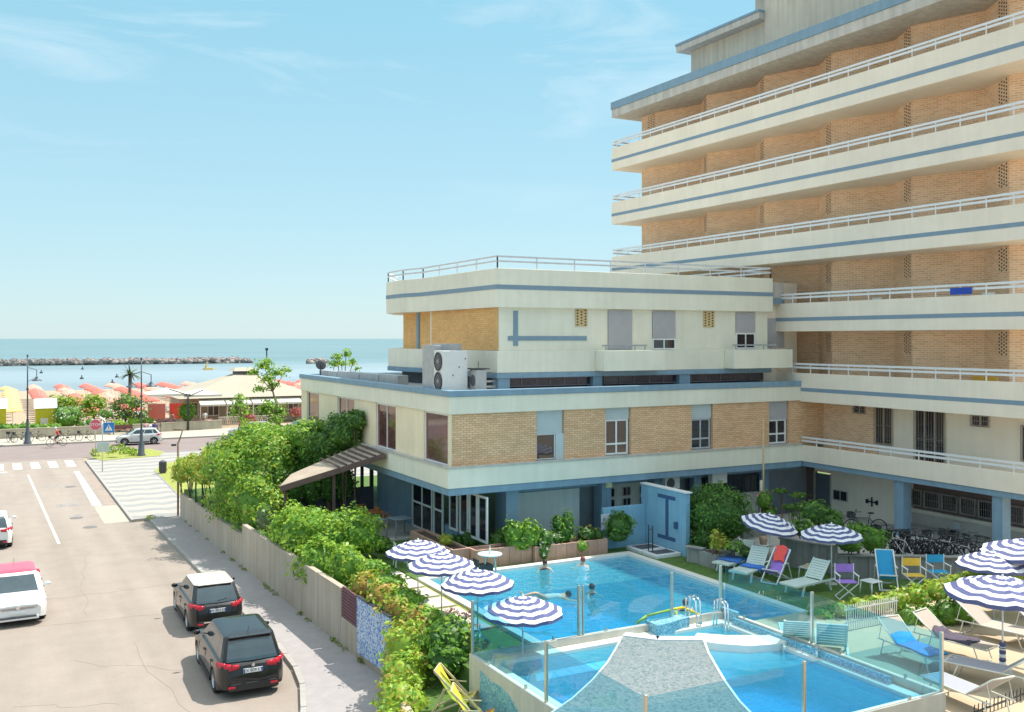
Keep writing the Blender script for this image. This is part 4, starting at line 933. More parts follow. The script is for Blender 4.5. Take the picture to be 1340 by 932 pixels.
S6 = put(lg_b, (1345, 838), (1420, 856), 1.75, 'beige mesh sunbed at the right edge behind the parasol pole', G2, True)
for S in (S5, S4):
    for ch in kids(S):
        if ch.name.startswith(('seat', 'backrest')): ch.data = ch.data.copy(); ch.data.materials[0] = meshg
# towels and cushions lying on them
def cloth(name, label, m, root, x0, x1, y0, y1, z, thick=.02, seed=1, cat='towel', n=10, amp=.02, slope=None):
    """a rumpled cloth laid on a lounger; local x/y in the lounger's frame"""
    rg = random.Random(seed); M = Matrix.Translation(root.location) @ Matrix.Rotation(root.rotation_euler.z, 4, 'Z')
    ph = [rg.uniform(0, 6) for _ in range(4)]; V = []
    for s in (0, 1):
        for j in range(n+1):
            for i in range(n+1):
                x = x0+(x1-x0)*i/n+amp*math.sin(j*.9+ph[0]); y = y0+(y1-y0)*j/n+amp*math.sin(i*.8+ph[1])
                zz = z+amp*.9*abs(math.sin(i*1.1+ph[2])*math.cos(j*1.3+ph[3]))+(thick if s else 0)
                if abs(x) > .34: zz -= (abs(x)-.34)*2.0
                if slope and y > slope[0]: zz += (y-slope[0])*slope[1]
                V.append(M @ Vector((x, y, zz))-Vector(root.location))
    k = (n+1)**2; Fs = []
    for j in range(n):
        for i in range(n):
            a = j*(n+1)+i; Fs += [(a, a+n+1, a+n+2, a+1), (k+a, k+a+1, k+a+n+2, k+a+n+1)]
    for i in range(n): Fs += [(i, i+1, k+i+1, k+i), (n*(n+1)+i+1, n*(n+1)+i, k+n*(n+1)+i, k+n*(n+1)+i+1), ((i+1)*(n+1), i*(n+1), k+i*(n+1), k+(i+1)*(n+1)), (i*(n+1)+n, (i+1)*(n+1)+n, k+(i+1)*(n+1)+n, k+i*(n+1)+n)]
    b = MB(); b.smooth = True; b.add(V, Fs); o = b.build(name, m); o.location = root.location; return tag(o, label, cat)
tb = mat('blue_towel', (.06, .2, .62), .95, .15, 6); tc_ = mat('cyan_towel', (.02, .30, .62), .95, .2, 6); tk = mat('dark_towel', (.1, .08, .11), .95, .3, 5); tr_ = mat('red_towel', (.85, .1, .08), .9, .1, 6)
cloth('towel', 'blue towel on the farthest left pale lounger', tb, A, -.38, .36, -.6, .2, .385, seed=2, amp=.03)
cloth('towel', 'blue towel across the seat of the second pale lounger', tb, B, -.36, .4, -.25, .22, .385, seed=4, amp=.03)
cloth('towel', 'bright blue towel spread along the sunbed beside the barrier', tc_, S1, -.3, .38, -.75, .5, .425, seed=5, amp=.02, slope=(.25, .7))
cloth('towel', 'dark rumpled towel on the middle deck sunbed', tk, S2, -.3, .34, -.55, .45, .425, seed=6, amp=.035, slope=(.25, .7))
# deck chairs
def make_deckchair(fabric, frame, label):
    t = thing('deck_chair', (0, 0, -50), label, 'deck chair')
    w = .28; b = MB()
    for sx in (-w, w): b.bar((sx, -.5, .03), (sx, .48, 1.02), .035, .045)
    b.bar((-w, .48, 1.02), (w, .48, 1.02), .04, .04); b.bar((-w, -.5, .05), (w, -.5, .05), .04, .04); b.build('frame', frame, t, local=True)
    b = MB()
    for sx in (-w+.04, w-.04): b.bar((sx, .55, .03), (sx, -.42, .46), .03, .04)
    b.bar((-w, .55, .04), (w, .55, .04), .035, .035); b.bar((-w, -.42, .46), (w, -.42, .46), .035, .035); b.build('seat_frame', frame, t, local=True)
    b = MB()
    for sx in (-w-.03, w+.03): b.bar((sx, .25, .62), (sx, .52, .06), .025, .03); b.bar((sx, -.15, .62), (sx, .27, .63), .035, .02)
    b.build('armrest', frame, t, local=True)
    b = MB(); prof = [(-.42, .48), (-.28, .33), (-.1, .30), (.08, .40), (.25, .66), (.38, .86), (.48, 1.04)]
    for (y0, za), (y1, zb) in zip(prof[:-1], prof[1:]): b.bar((0, y0, za), (0, y1, zb), 2*w-.07, .012)
    b.build('sling', fabric, t, local=True); return t
purple = mat('purple_canvas', (.36, .2, .62), .85, .08, 8); teal = mat('blue_canvas', (.03, .33, .58), .85, .08, 8); yell = mat('yellow_canvas', (.75, .5, .07), .85, .08, 8); lime = mat('lime_canvas', (.62, .55, .05), .85, .1, 8)
d1 = make_deckchair(purple, whitep, 'x'); put(d1, (1032, 755), (998, 768), z1, 'purple deck chair with a red towel hung over its back', 'deck chairs', True)
cloth('towel', 'red towel hung over the back of the purple deck chair', tr_, d1, -.2, .2, .16, .46, .56, seed=3, amp=.015, slope=(.1, 1.5))
d2 = make_deckchair(teal, white, 'x'); x, y = at(1160, 770, z1); d2.location = (x, y, z1); d2.rotation_euler = (0, 0, R(-40)); d2['label'] = 'blue sling deck chair in front of the concrete retaining wall'; d2['group'] = 'deck chairs'
d2.scale = (1, 1.0, 1.12)
d3 = make_deckchair(lime, wood, 'x'); d3.location = (9.55, 20.5, 1.0); d3.rotation_euler = (0, 0, R(52)); d3['label'] = 'lime green deck chair folded in the corner by the raised pool wall, farther one'; d3['group'] = 'wooden deck chairs in the lower corner'
d4 = dup(d3, (9.35, 19.2, 1.0), R(60), 'lime and orange deck chair at the bottom edge, nearer one', 'wooden deck chairs in the lower corner')
for ch in kids(d4):
    if ch.name.startswith('seat_frame'): ch.data = ch.data.copy(); ch.data.materials[0] = mat('orange_canvas', (.7, .22, .08), .8)
def make_director(fabric, label):
    t = thing('director_chair', (0, 0, -50), label, 'chair', 'canvas director chairs'); w = .26
    b = MB(); b.box(-w, w, -.2, .2, .46, .475); b.build('seat', fabric, t, local=True)
    b = MB(); b.box(-w, w, .22, .235, .68, .9); b.build('backrest', fabric, t, local=True)
    b = MB()
    for sx in (-w, w):
        b.tube((sx, .23, .44), (sx, .23, .92), .014, 6); b.tube((sx, -.22, .44), (sx, -.22, .66), .012, 6); b.bar((sx, -.25, .67), (sx, .26, .67), .045, .02); b.tube((sx, -.22, .46), (sx, .22, .46), .012, 6); b.tube((sx, -.24, .02), (sx, .24, .02), .012, 6)
    b.build('frame', white, t, local=True)
    for sy in (-.2, .2):
        for s in (-1, 1): MB().bar((-w*s, sy, .02), (w*s, sy, .45), .02, .025).build('leg', white, t, local=True)
    return t
q1 = make_director(purple, 'purple canvas director chair beside the upright parasol'); q2 = make_director(yell, 'yellow canvas director chair by the retaining wall'); q3 = make_director(teal, 'blue canvas director chair by the retaining wall')
for q, px, py, a in ((q1, 1108, 783, -30), (q2, 1196, 774, -32), (q3, 1228, 769, -28)): x, y = at(px, py, z1); q.location = (x, y, z1); q.rotation_euler = (0, 0, R(a)); q.scale = (1.1, 1.1, 1.12)
def make_table(label, s=.25, h=.42, cat='side table'):
    t = thing('plastic_table', (0, 0, -50), label, cat)
    MB().box(-s, s, -s, s, h-.03, h).build('table_top', whitep, t, local=True, bevel=.01)
    for sx in (-1, 1):
        for sy in (-1, 1): MB().tube((sx*(s-.04), sy*(s-.04), h-.03), (sx*(s-.01), sy*(s-.01), 0), .022, 8).build('leg', whitep, t, local=True)
    return t
t1 = make_table('x'); lst = [((1140, 777), z1, 'low white side table in front of the blue deck chair'), ((1058, 758), z1, 'small white table with a hat behind the lone pale lounger'), ((999, 727), z1, 'small white table under the tilted parasol')]
for i, ((px, py), z, lab) in enumerate(lst):
    x, y = at(px, py, z)
    if i == 0: t1.location = (x, y, z); t1['label'] = lab; t1['group'] = 'small white side tables'
    else: dup(t1, (x, y, z), .3, lab, 'small white side tables')
hx = at(1058, 748, z1+.42); tag(MB().lathe([(0, .11), (.07, .1), (.1, .03), (.2, .0), (.2, -.005), (0, -.005)], (0, 0, 0), 16).build('sun_hat', mat('straw', (.65, .5, .3), .9, .1, 20), loc=(*at(1058, 758, z1), z1+.425)), 'straw sun hat lying on a small white table', 'hat')
x, y = at(1002, 727, z1); b = MB(); b.lathe([(0, 0), (.12, 0), (.16, .2), (.14, .28), (0, .28)], (0, 0, 0), 12); 
tag(b.build('beach_bag', mat('tan_bag', (.5, .36, .25), .9, .2, 9), loc=(*at(999, 727, z1), z1+.425)), 'tan beach bag on the table under the tilted parasol', 'bag')
# round table by the pool's back edge, with bottle
t = thing('round_table', (*at(641, 752, z1), z1), 'round pale green plastic table beside the left back corner of the pool', 'table')
MB().lathe([(0, .72), (.42, .72), (.43, .70), (.41, .68), (0, .68)], (0, 0, 0), 24, False).build('table_top', mint, t, local=True)
for k in range(4): a = k*math.pi/2+.4; MB().tube((.2*math.cos(a), .2*math.sin(a), .68), (.32*math.cos(a), .32*math.sin(a), 0), .022, 8).build('leg', mint, t, local=True)
tag(MB().lathe([(0, 0), (.035, 0), (.035, .16), (.012, .22), (.012, .27), (0, .27)], (0, 0, 0), 12).build('bottle', whitep, loc=(t.location.x, t.location.y, z1+.722)), 'small white bottle standing on the round table', 'bottle')
tag(MB().box(-.3, .3, -.2, .2, 0, .4).box(-.3, -.24, -.2, .2, .4, .62).build('storage_box', dark, loc=(*at(632, 754, z1), z1), bevel=.02), 'low dark seat box beside the round table', 'box')
# white chair seen through the left glass
def make_chair(m, label):
    t = thing('plastic_chair', (0, 0, -50), label, 'chair')
    MB().box(-.22, .22, -.22, .2, .42, .45).build('seat', m, t, local=True, bevel=.01)
    b = MB()
    for i in range(5): b.box(-.2+i*.085, -.14+i*.085, .2, .225, .45, .85)
    b.box(-.22, .22, .2, .23, .82, .88); b.build('backrest', m, t, local=True)
    b = MB()
    for sx in (-.24, .24): b.box(sx-.02, sx+.02, -.2, .2, .63, .65); b.box(sx-.02, sx+.02, -.2, -.16, .44, .63)
    b.build('armrest', m, t, local=True)
    for sx in (-.2, .2):
        for sy in (-.19, .19): MB().tube((sx, sy, .42), (sx*1.1, sy*1.1, 0), .02, 6).build('leg', m, t, local=True)
    return t
c1 = make_chair(whitep, 'white plastic armchair on the lawn seen through the left glass panel'); x, y = at(640, 842, GZ); c1.location = (10.95, 22.6, GZ); c1.rotation_euler = (0, 0, R(60)); c1['group'] = 'white plastic armchairs'
dup(c1, (*at(524, 742, GZ), GZ), R(80), 'white plastic armchair under the parasol nearest the patio', 'white plastic armchairs')
# patio furniture
oc = make_chair(orangew, 'x'); spots = [(14.0, 39.6, .2), (14.6, 38.9, 1.6), (13.4, 38.8, 2.9)]
labs = ['orange chair on the patio farthest from the pool', 'orange chair on the patio nearest the glass doors', 'orange chair on the patio on the hedge side of its table']
for i, (x, y, a) in enumerate(spots):
    if i == 0: oc.location = (x, y, 1.7); oc.rotation_euler = (0, 0, a); oc['label'] = labs[0]; oc['group'] = 'orange patio chairs'; 
    else: dup(oc, (x, y, 1.7), a, labs[i], 'orange patio chairs')
pt_ = make_table('x', .42, .74, 'table')
greyt = mat('grey_table', (.24, .30, .34), .5, .05, 3)
for i, (x, y, m, lab) in enumerate([(14.1, 38.8, orangew, 'square orange table on the shaded patio'), (13.5, 37.0, greyt, 'grey blue patio table near the shrubs'), (14.6, 36.8, greyt, 'grey blue patio table in front of the glazed wall')]):
    if i == 0: pt_.location = (x, y, 1.7); o = pt_
    else: o = dup(pt_, (x, y, 1.7), .1, lab, 'patio tables')
    o['label'] = lab; o['group'] = 'patio tables'
    for ch in kids(o):
        if ch.name.startswith('table_top'): ch.data = ch.data.copy(); ch.data.materials[0] = m
        else: ch.data = ch.data.copy(); ch.data.materials[0] = m
# ------------------------------------------------------------------ garden walls, planters, shower
def wall_thing(name, label, P, z0, z1, m, th=.18, panels=1.0, cat='wall'):
    t = thing(name, (P[0][0], P[0][1], z0), label, cat); b = MB(); wallrun(P, z0, z1, th, b, panels); b.build('wall_panel', m, t, bevel=.01)
    b = MB()
    for a, c in zip(P[:-1], P[1:]): b.bar((a[0], a[1], z1+.015), (c[0], c[1], z1+.015), th+.1, .04)
    b.build('cap', m, t); return t
p0, p1 = at(1095, 757, z1), at(1262, 760, z1)
wall_thing('retaining_wall', 'grey concrete retaining wall behind the blue and yellow chairs', [p0, p1, (28.5, 19.5)], 1.2, z1+.78, ret)
p2, p3 = at(1020, 740, z1), at(1094, 752, z1)
wall_thing('retaining_wall', 'grey ribbed concrete wall behind the purple deck chair', [p2, p3], 1.2, z1+.98, ret, panels=.3)
p4, p5 = at(973, 718, z1), at(1003, 712, z1)
wall_thing('retaining_wall', 'low grey wall to the right of the big round bush', [p4, p5], 1.2, z1+.8, ret)
p6, p7 = at(898, 735, z1), at(922, 739, z1)
wall_thing('retaining_wall', 'short grey wall under the big round bush', [p6, p7], 1.2, z1+.55, ret)
# raised ground behind the retaining walls
struct(MB().prism([(p2[0], p2[1]+.25), (p3[0], p3[1]+.25), (p0[0], p0[1]+.25), (p1[0]-.05, p1[1]+.3), (33.9, 20.3), (33.9, 32.0), (24.2, 32.0)], z1+.001, 1.98).build('raised_yard', conc))
# blue shower corner
bs = thing('shower_wall', (22.5, 29, 1.64), 'pale blue shower wall with a dark blue beam shaped mark', 'wall')
b = MB(); b.prism([(22.55, 28.5), (22.75, 28.5), (22.75, 31.3), (22.55, 31.3)], 1.6, [3.98, 3.98, 4.02, 4.02]); b.build('side_wall', bluew, bs, bevel=.01)
xk = onY(790, 31.0); b = MB(); b.box(xk, 22.54, 31.0, 31.15, 1.6, 3.22); b.build('back_wall', bluew, bs, bevel=.01)
b = MB(); b.box(22.5, 22.8, 28.42, 31.3, 3.985, 4.03); b.build('cap', white, bs)
yA, yB, yC = onX(884, 22.55), onX(873, 22.55), onX(861, 22.55)
b = MB(); b.box(22.535, 22.545, yA, yC, 3.62, 3.76); b.box(22.535, 22.545, yA, yC, 2.08, 2.22); b.box(22.535, 22.545, yB-.09, yB+.09, 2.221, 3.619); b.build('wall_mark', mat('deep_blue', (.05, .11, .24), .6, .1, 5), bs)
b = MB(); b.box(22.45, 22.54, 28.95, 29.1, 2.6, 2.85); b.build('switch_box', mat('deep_blue', (.05, .11, .24)), bs)
st = thing('shower_tray', (21.9, 29.4, 1.64), 'pair of white shower trays with dark grates by the blue wall', 'shower tray')
for (ya, yb_) in ((28.7, 29.55), (29.65, 30.6)):
    o = MB().box(21.35, 22.5, ya, yb_, 1.64, 1.78).build('tray', white, st, bevel=.02); MB().box(21.5, 22.35, ya+.14, yb_-.14, 1.781, 1.79).build('grate', darkgrey, o)
sh = thing('shower_post', (21.55, 29.6, 1.64), 'thin dark shower post standing on the white trays', 'shower')
MB().tube((21.6, 29.25, 1.78), (21.6, 29.25, 2.75), .022).build('pipe', dark, sh); MB().tube((21.6, 29.5, 1.78), (21.6, 29.5, 2.75), .022).build('pipe', dark, sh)
MB().tube((21.6, 29.25, 2.6), (21.6, 29.5, 2.6), .015).build('cross_pipe', dark, sh)
tag(MB().box(20.45, 20.9, 30.93, 30.98, 2.4, 3.0).build('notice_board', mat('notice_white', (.6, .6, .64)), bevel=.005), 'white rules notice on the wall beside the planter bush', 'notice')
# planters
def planter(label, x0, x1, y0, y1, z1_, m=terra, name='planter'):
    t = thing(name, ((x0+x1)/2, (y0+y1)/2, z1), label, 'planter'); b = MB()
    n = max(1, int((x1-x0)/.45)); m_ = max(1, int((y1-y0)/.45))
    for i in range(n): xa, xb = x0+(x1-x0)*i/n+.006, x0+(x1-x0)*(i+1)/n-.006; b.box(xa, xb, y0, y0+.08, z1-.05, z1_); b.box(xa, xb, y1-.08, y1, z1-.05, z1_)
    for i in range(m_): ya, yb = y0+.082+(y1-y0-.164)*i/m_+.004, y0+.082+(y1-y0-.164)*(i+1)/m_-.004; b.box(x0, x0+.08, ya, yb, z1-.05, z1_); b.box(x1-.08, x1, ya, yb, z1-.05, z1_)
    b.build('boards', m, t, bevel=.006); MB().box(x0+.085, x1-.085, y0+.085, y1-.085, z1-.04, z1_-.08).build('soil', mat('soil', (.09, .06, .04), .95, .3, 8), t); return t
planter('long terracotta planter along the back edge of the pool, right part', 17.2, 20.35, 30.35, 31.1, 2.2)
planter('terracotta planter along the back edge of the pool, left part', 14.9, 17.18, 30.5, 31.2, 2.28)
planter('terracotta planter running from the patio corner past the round table', 14.2, 14.88, 30.9, 34.8, 2.3)
planter('grey stone planter holding the yellow leaved plants', *(lambda a, b_: (a[0], b_[0], b_[1]-.1, a[1]+.3))(at(922, 741, z1), at(957, 741, z1)), 2.15, ret)
planter('pale blue grey trough planter right of the steps', 24.9, 26.6, 29.4, 30.3, 2.3, ret)

xq, yq_ = par2.location.x, par2.location.y; pw = thing('parasol_sleeve', (xq, yq_, 1.75), 'folded navy and white cloth sleeve tied round the pole of the largest parasol', 'cloth sleeve')
b = MB()
for k in range(7): b.mi = k % 2; b.lathe([(.03, 0), (.075, .01), (.08, .05), (.07, .085), (.03, .09)], (xq, yq_, 1.80+.09*k), 10)
b.build('sleeve', [navy, wcan], pw)
for k, z_ in ((0, 2.0), (1, 2.3)): MB().lathe([(.082, 0), (.086, .01), (.082, .02)], (xq, yq_, z_), 10).build('tie', dark, pw)
# ------------------------------------------------------------------ hedges and shrubs round the hotel garden
SEED = [10]
def shrub(label, blobs, mats=(g_mid, g_lime), w=(3, 1), dens=55, size=.1, cat='shrub', name='shrub', group=None, stems=True, core=.8, trunk=None, **k):
    """blobs in world coordinates; the shrub's own empty stands on the ground below them"""
    SEED[0] += 1; cx = sum(b[0] for b in blobs)/len(blobs); cy = sum(b[1] for b in blobs)/len(blobs); zb = min(b[2]-b[5] for b in blobs)
    zb = trunk if trunk is not None else zb
    t = thing(name, (cx, cy, zb), label, cat, group)
    o = leaves('foliage', blobs, dens, size, list(mats), t, SEED[0], w, core, **k)
    if stems:
        m = MB(); rr = random.Random(SEED[0])
        for b in blobs[:8]:
            for q in range(3): m.tube((b[0]+rr.uniform(-.1, .1), b[1]+rr.uniform(-.1, .1), zb), (b[0]+rr.uniform(-.5, .5)*b[3], b[1]+rr.uniform(-.5, .5)*b[4], b[2]+b[5]*.4), .035, 6, .012)
        m.build('stem', trunkm, t)
    return t
def B(px, py, rpx, rpy, Y=None, X=None, ry=None):
    """a crown lump from where its middle shows at a known depth row Y (or wall line X)"""
    if X is not None: x, y = X, onX(px, X)
    else: y = Y; x = onY(px, Y)
    d = depth(x, y); s = d/F
    return (x, y, zat(py, x, y), rpx*s, ry if ry else rpx*s, rpy*s)
# big climbing hedge mass over the street wall (240-480, 540-760)
shrub('tall bright green hedge leaning over the street wall beside the wooden canopy', [B(322, 640, 46, 62, X=10.3, ry=1.5), B(352, 620, 44, 52, X=11.2, ry=1.6), B(300, 610, 32, 36, X=10.0, ry=1.6), B(335, 585, 34, 30, X=11.3, ry=1.8), B(370, 600, 30, 30, X=12.2, ry=1.5), B(338, 665, 34, 44, X=10.2, ry=1.2)],
      (g_mid, g_lime, g_dark, g_yel), (5, 5, .8, 1), 150, .085, cat='hedge', name='hedge', trunk=1.6)
shrub('yellow green creeper spilling over posts at the far end of the street wall', [B(250, 612, 22, 16, X=9.3, ry=1.4), B(280, 606, 26, 17, X=9.9, ry=1.5), B(305, 602, 24, 16, X=10.5, ry=1.5), B(237, 622, 12, 12, X=9.0, ry=.8), B(268, 624, 16, 12, X=9.3, ry=.9)],
      (g_lime, g_yel, g_org, g_mid), (3, 3, 1.5, 2), 150, .08, cat='creeper', name='creeper', trunk=1.4)
shrub('lighter green shrub behind the tall hedge along the garden', [B(370, 580, 36, 24, X=12.6, ry=1.6), B(405, 575, 34, 24, X=13.0, ry=1.6), B(350, 575, 26, 18, X=11.8, ry=1.5)],
      (g_mid, g_lime, g_grey), (3, 3, 1.0), 140, .085, name='shrub', trunk=1.6)
shrub('dark climbing plant against the rendered side wall of the low wing', [B(452, 566, 26, 26, X=13.85, ry=1.3), B(430, 585, 34, 28, X=13.5, ry=1.3), B(405, 600, 30, 24, X=13.0, ry=1.2), B(465, 552, 14, 14, X=14.0, ry=.8)],
      (g_dark, g_mid), (4, 1.6), 150, .08, cat='creeper', name='creeper', trunk=1.6)
shrub('dense fresh green shrub hanging over the wall nearest the patio', [B(405, 700, 48, 36, X=10.6, ry=1.5), B(445, 705, 46, 36, X=11.2, ry=1.4), B(470, 700, 28, 28, X=11.6, ry=1.0), B(420, 738, 34, 34, X=10.2, ry=1.0), B(455, 745, 26, 30, X=10.5, ry=.9), B(382, 690, 26, 26, X=10.2, ry=1.2)],
      (g_mid, g_lime, g_dark), (5, 5, .6), 160, .08, trunk=1.6)
shrub('small pale leafed bush on the wall between the two large shrubs', [B(352, 680, 18, 20, X=9.9, ry=.9), B(368, 690, 16, 18, X=10.1, ry=.9)], (g_grey, g_mid, g_lime), (3, 2, 1), 70, .10, trunk=1.6)
shrub('rust and yellow tinged hedge above the blue mosaic panel', [B(480, 768, 24, 20, X=10.3, ry=.7), B(505, 785, 28, 24, X=10.25, ry=.8), B(525, 800, 30, 26, X=10.3, ry=.8), B(548, 822, 28, 28, X=10.2, ry=.7)],
      (g_org, g_yel, g_lime, g_mid), (3, 2.4, 3, 2), 120, .075, cat='hedge', name='hedge', trunk=1.6)
shrub('yellow green hedge along the curved street wall at the bottom edge', [B(535, 850, 36, 38, Y=24.0, ry=.8), B(530, 888, 34, 34, Y=22.8, ry=.8), B(528, 925, 36, 36, Y=21.6, ry=.8), B(520, 965, 40, 36, Y=20.4, ry=.8), B(515, 1010, 40, 40, Y=19, ry=.9)],
      (g_lime, g_yel, g_mid, g_org), (5, 3, 3, 1), 120, .075, cat='hedge', name='hedge', trunk=1.0)
shrub('bright green trimmed hedge between the stone slabs and the rusty hedge', [B(510, 760, 20, 8, X=10.6, ry=.8), B(532, 782, 22, 11, X=10.5, ry=.8), B(556, 806, 24, 13, X=10.45, ry=.7), B(584, 832, 26, 20, X=10.5, ry=.6), B(492, 742, 14, 8, X=10.8, ry=.8)],
      (g_mid, g_lime), (3, 2.4), 110, .075, cat='hedge', name='hedge', trunk=1.6)
shrub('dark green bush with pink flowers beside the raised pool wall', [B(590, 838, 36, 30, Y=22.6, ry=.7), B(585, 862, 30, 24, Y=22.2, ry=.5)], (g_dark, g_mid, g_lime), (3, 3, .7), 100, .08, trunk=1.0)
shrub('pink geraniums beside the bright green hedge', [B(592, 802, 9, 5, Y=24.4, ry=.3), B(612, 806, 8, 6, Y=23.9, ry=.25)], (pinkm, g_mid), (3, 1), 160, .045, cat='flowers', name='geranium', stems=False, core=None, trunk=1.6)
# poolside planting
shrub('large leafy green shrub in the planter left of the pool corner', [B(672, 698, 15, 18, Y=30.8, ry=.45), B(692, 702, 16, 20, Y=30.7, ry=.4), B(680, 712, 20, 12, Y=30.7, ry=.35)], (g_mid, g_lime, g_dark), (3, 2, 2), 110, .085, trunk=2.2)
shrub('dark shrub with white flowers spilling over the planter edge', [B(713, 706, 14, 14, Y=30.6, ry=.4), B(711, 722, 8, 12, Y=30.35, ry=.25), B(725, 705, 12, 13, Y=30.8, ry=.4)], (g_dark, g_mid, whitef), (4, 2, 1.1), 120, .065, trunk=2.2)
shrub('upright bushy conifer in front of the white panel', [B(742, 690, 11, 20, Y=30.9, ry=.32), B(738, 700, 13, 14, Y=30.8, ry=.35), B(729, 685, 7, 12, Y=30.9, ry=.25)], (g_dark, g_mid), (3, 2), 120, .07, trunk=2.2)
shrub('reddish dark shrub between the conifer and the tall round bush', [B(768, 700, 14, 12, Y=30.8, ry=.4), B(781, 702, 10, 10, Y=30.8, ry=.3)], (g_dark, g_grey, g_org), (4, 2, .5), 110, .07, trunk=2.2)
shrub('small clipped green ball on the planter edge', [B(760, 715, 9, 8, Y=30.4, ry=.27)], (g_mid, g_lime), (3, 1.5), 180, .05, trunk=2.2)
shrub('round dark green bush before the blue shower wall', [B(811, 688, 19, 19, Y=30.5, ry=.5), B(808, 700, 17, 10, Y=30.5, ry=.45)], (g_dark, g_mid), (3, 2), 130, .07, trunk=2.1)
shrub('low green plants in the planter under the glazed wall', [B(600, 708, 16, 9, Y=33.4, ry=.3), B(617, 706, 11, 13, Y=32.9, ry=.35), B(637, 712, 10, 9, Y=32.2, ry=.3), B(652, 706, 10, 12, Y=31.4, ry=.3)], (g_dark, g_mid, g_grey), (3, 2, 1), 110, .075, trunk=2.2)
shrub('lime yellow round shrub at the patio corner behind the parasols', [B(583, 707, 9, 8, X=14.4, ry=.35)], (g_yel, g_lime), (2, 2), 160, .06, trunk=2.1)
shrub('grey green trailing plant beside the patio tables', [B(500, 712, 12, 9, X=13.0, ry=.5), B(512, 720, 10, 7, X=12.9, ry=.4)], (g_dark, g_mid), (2, 2), 110, .07, trunk=1.7)
# big round bush and others on the right
shrub('huge dense round dark green bush beside the blue shower wall', [B(939, 675, 46, 43, Y=28.4, ry=1.4), B(930, 704, 30, 20, Y=28.2, ry=1.0)], (g_dark, g_mid), (6, 1), 190, .06, name='bush', cat='bush', trunk=2.1, lump=.07)
shrub('pink flowering oleander behind the big round bush', [B(1000, 655, 11, 14, Y=29.4, ry=.4), B(1008, 672, 9, 9, Y=29.2, ry=.3)], (g_mid, pinkm, g_dark), (3, 1.6, 2), 100, .07, trunk=1.98)
shrub('dark spreading shrub behind the tilted parasol', [B(1066, 672, 20, 17, Y=26.2, ry=.7), B(1050, 692, 16, 12, Y=25.8, ry=.5), B(1088, 682, 15, 13, Y=25.6, ry=.5)], (g_dark, g_mid, g_grey), (3, 2, .6), 110, .08, trunk=1.98)
shrub('green shrub at the left end of the row of parked bicycles', [B(1140, 706, 22, 18, Y=23.6, ry=.6), B(1112, 712, 16, 12, Y=23.4, ry=.5), B(1122, 696, 12, 12, Y=24.0, ry=.5)], (g_mid, g_dark), (2, 3), 110, .075, trunk=1.98)
shrub('spiky yellow leaved plant in the grey planter', [B(940, 712, 13, 11, Y=26.6, ry=.35), B(936, 703, 5, 11, Y=26.6, ry=.15)], (g_yel, g_lime), (4, 1), 150, .075, trunk=2.1, core=.6)
shrub('low green and lime shrub right of the yellow leaved plant', [B(962, 715, 14, 9, Y=26.2, ry=.4), B(975, 722, 10, 8, Y=26.0, ry=.3)], (g_grey, g_lime, g_mid), (2, 1, 2), 140, .06, trunk=1.7)
shrub('low hedge row on the raised yard under the low wing', [B(1022, 643, 12, 4, Y=30.0, ry=.3), B(1045, 648, 14, 4, Y=29.4, ry=.3), B(1035, 664, 14, 5, Y=28.2, ry=.3)], (g_dark, g_mid, g_org), (3, 2, .6), 110, .06, cat='hedge', name='hedge', trunk=1.98)
# hedge between lawn and deck with a low white rail
hb = []
for px, py, r in ((1075, 806, 14), (1100, 800, 16), (1125, 797, 18), (1150, 793, 18), (1175, 788, 20), (1200, 782, 20), (1225, 776, 20), (1250, 768, 20), (1275, 762, 20), (1300, 757, 20), (1325, 754, 20), (1350, 752, 20)):
    Y_ = 20.3-(px-1075)*.009; hb.append(B(px, py-2, r, r*.72, Y=Y_, ry=.42))
shrub('yellow green flowering hedge between the lawn chairs and the sunlit deck', hb, (g_lime, g_yel, g_mid, g_org), (4, 3.2, 2.2, 1), 120, .07, cat='hedge', name='hedge', trunk=1.75)
hb = []
for px, py in ((1190, 815), (1215, 812), (1240, 806), (1262, 800)): hb.append(B(px, py-2, 19, 20, Y=18.7-(px-1190)*.012, ry=.35))
shrub('darker leafy shrubs below the yellow hedge behind the sunbeds', hb, (g_mid, g_dark, g_grey), (2, 3, 1), 110, .075, trunk=1.75)
fn = thing('picket_fence', (21.4, 18.9, 1.75), 'low white picket fence in front of the yellow green hedge', 'fence')
b = MB()
for i in range(24):
    x = 20.45+i*.085; b.box(x, x+.02, 18.92, 18.94, 1.76, 2.45)
b.build('pickets', white, fn); MB().box(20.4, 22.5, 18.945, 18.965, 1.95, 1.98).box(20.4, 22.5, 18.945, 18.965, 2.3, 2.33).build('rail', white, fn)
# dark railing at the lower right corner
rl = thing('metal_railing', (18.6, 11.6, 1.0), 'dark metal railing with hooped tops at the lower right corner', 'railing')
pa, pb = at(1275, 928, 1.95), at(1345, 902, 1.95); b = MB(); n = 14
for i in range(n+8):
    x, y = pa[0]+(pb[0]-pa[0])*i/n, pa[1]+(pb[1]-pa[1])*i/n; b.tube((x, y, 1.1), (x, y, 1.98), .012, 6)
    b.tube((x, y, 1.98), (x+.03, y+.01, 2.03), .012, 6)
b.build('bars', dark, rl); xe, ye = pa[0]+(pb[0]-pa[0])*(n+7)/n, pa[1]+(pb[1]-pa[1])*(n+7)/n
MB().bar((pa[0], pa[1], 1.88), (xe, ye, 1.88), .03, .03).build('top_rail', dark, rl)
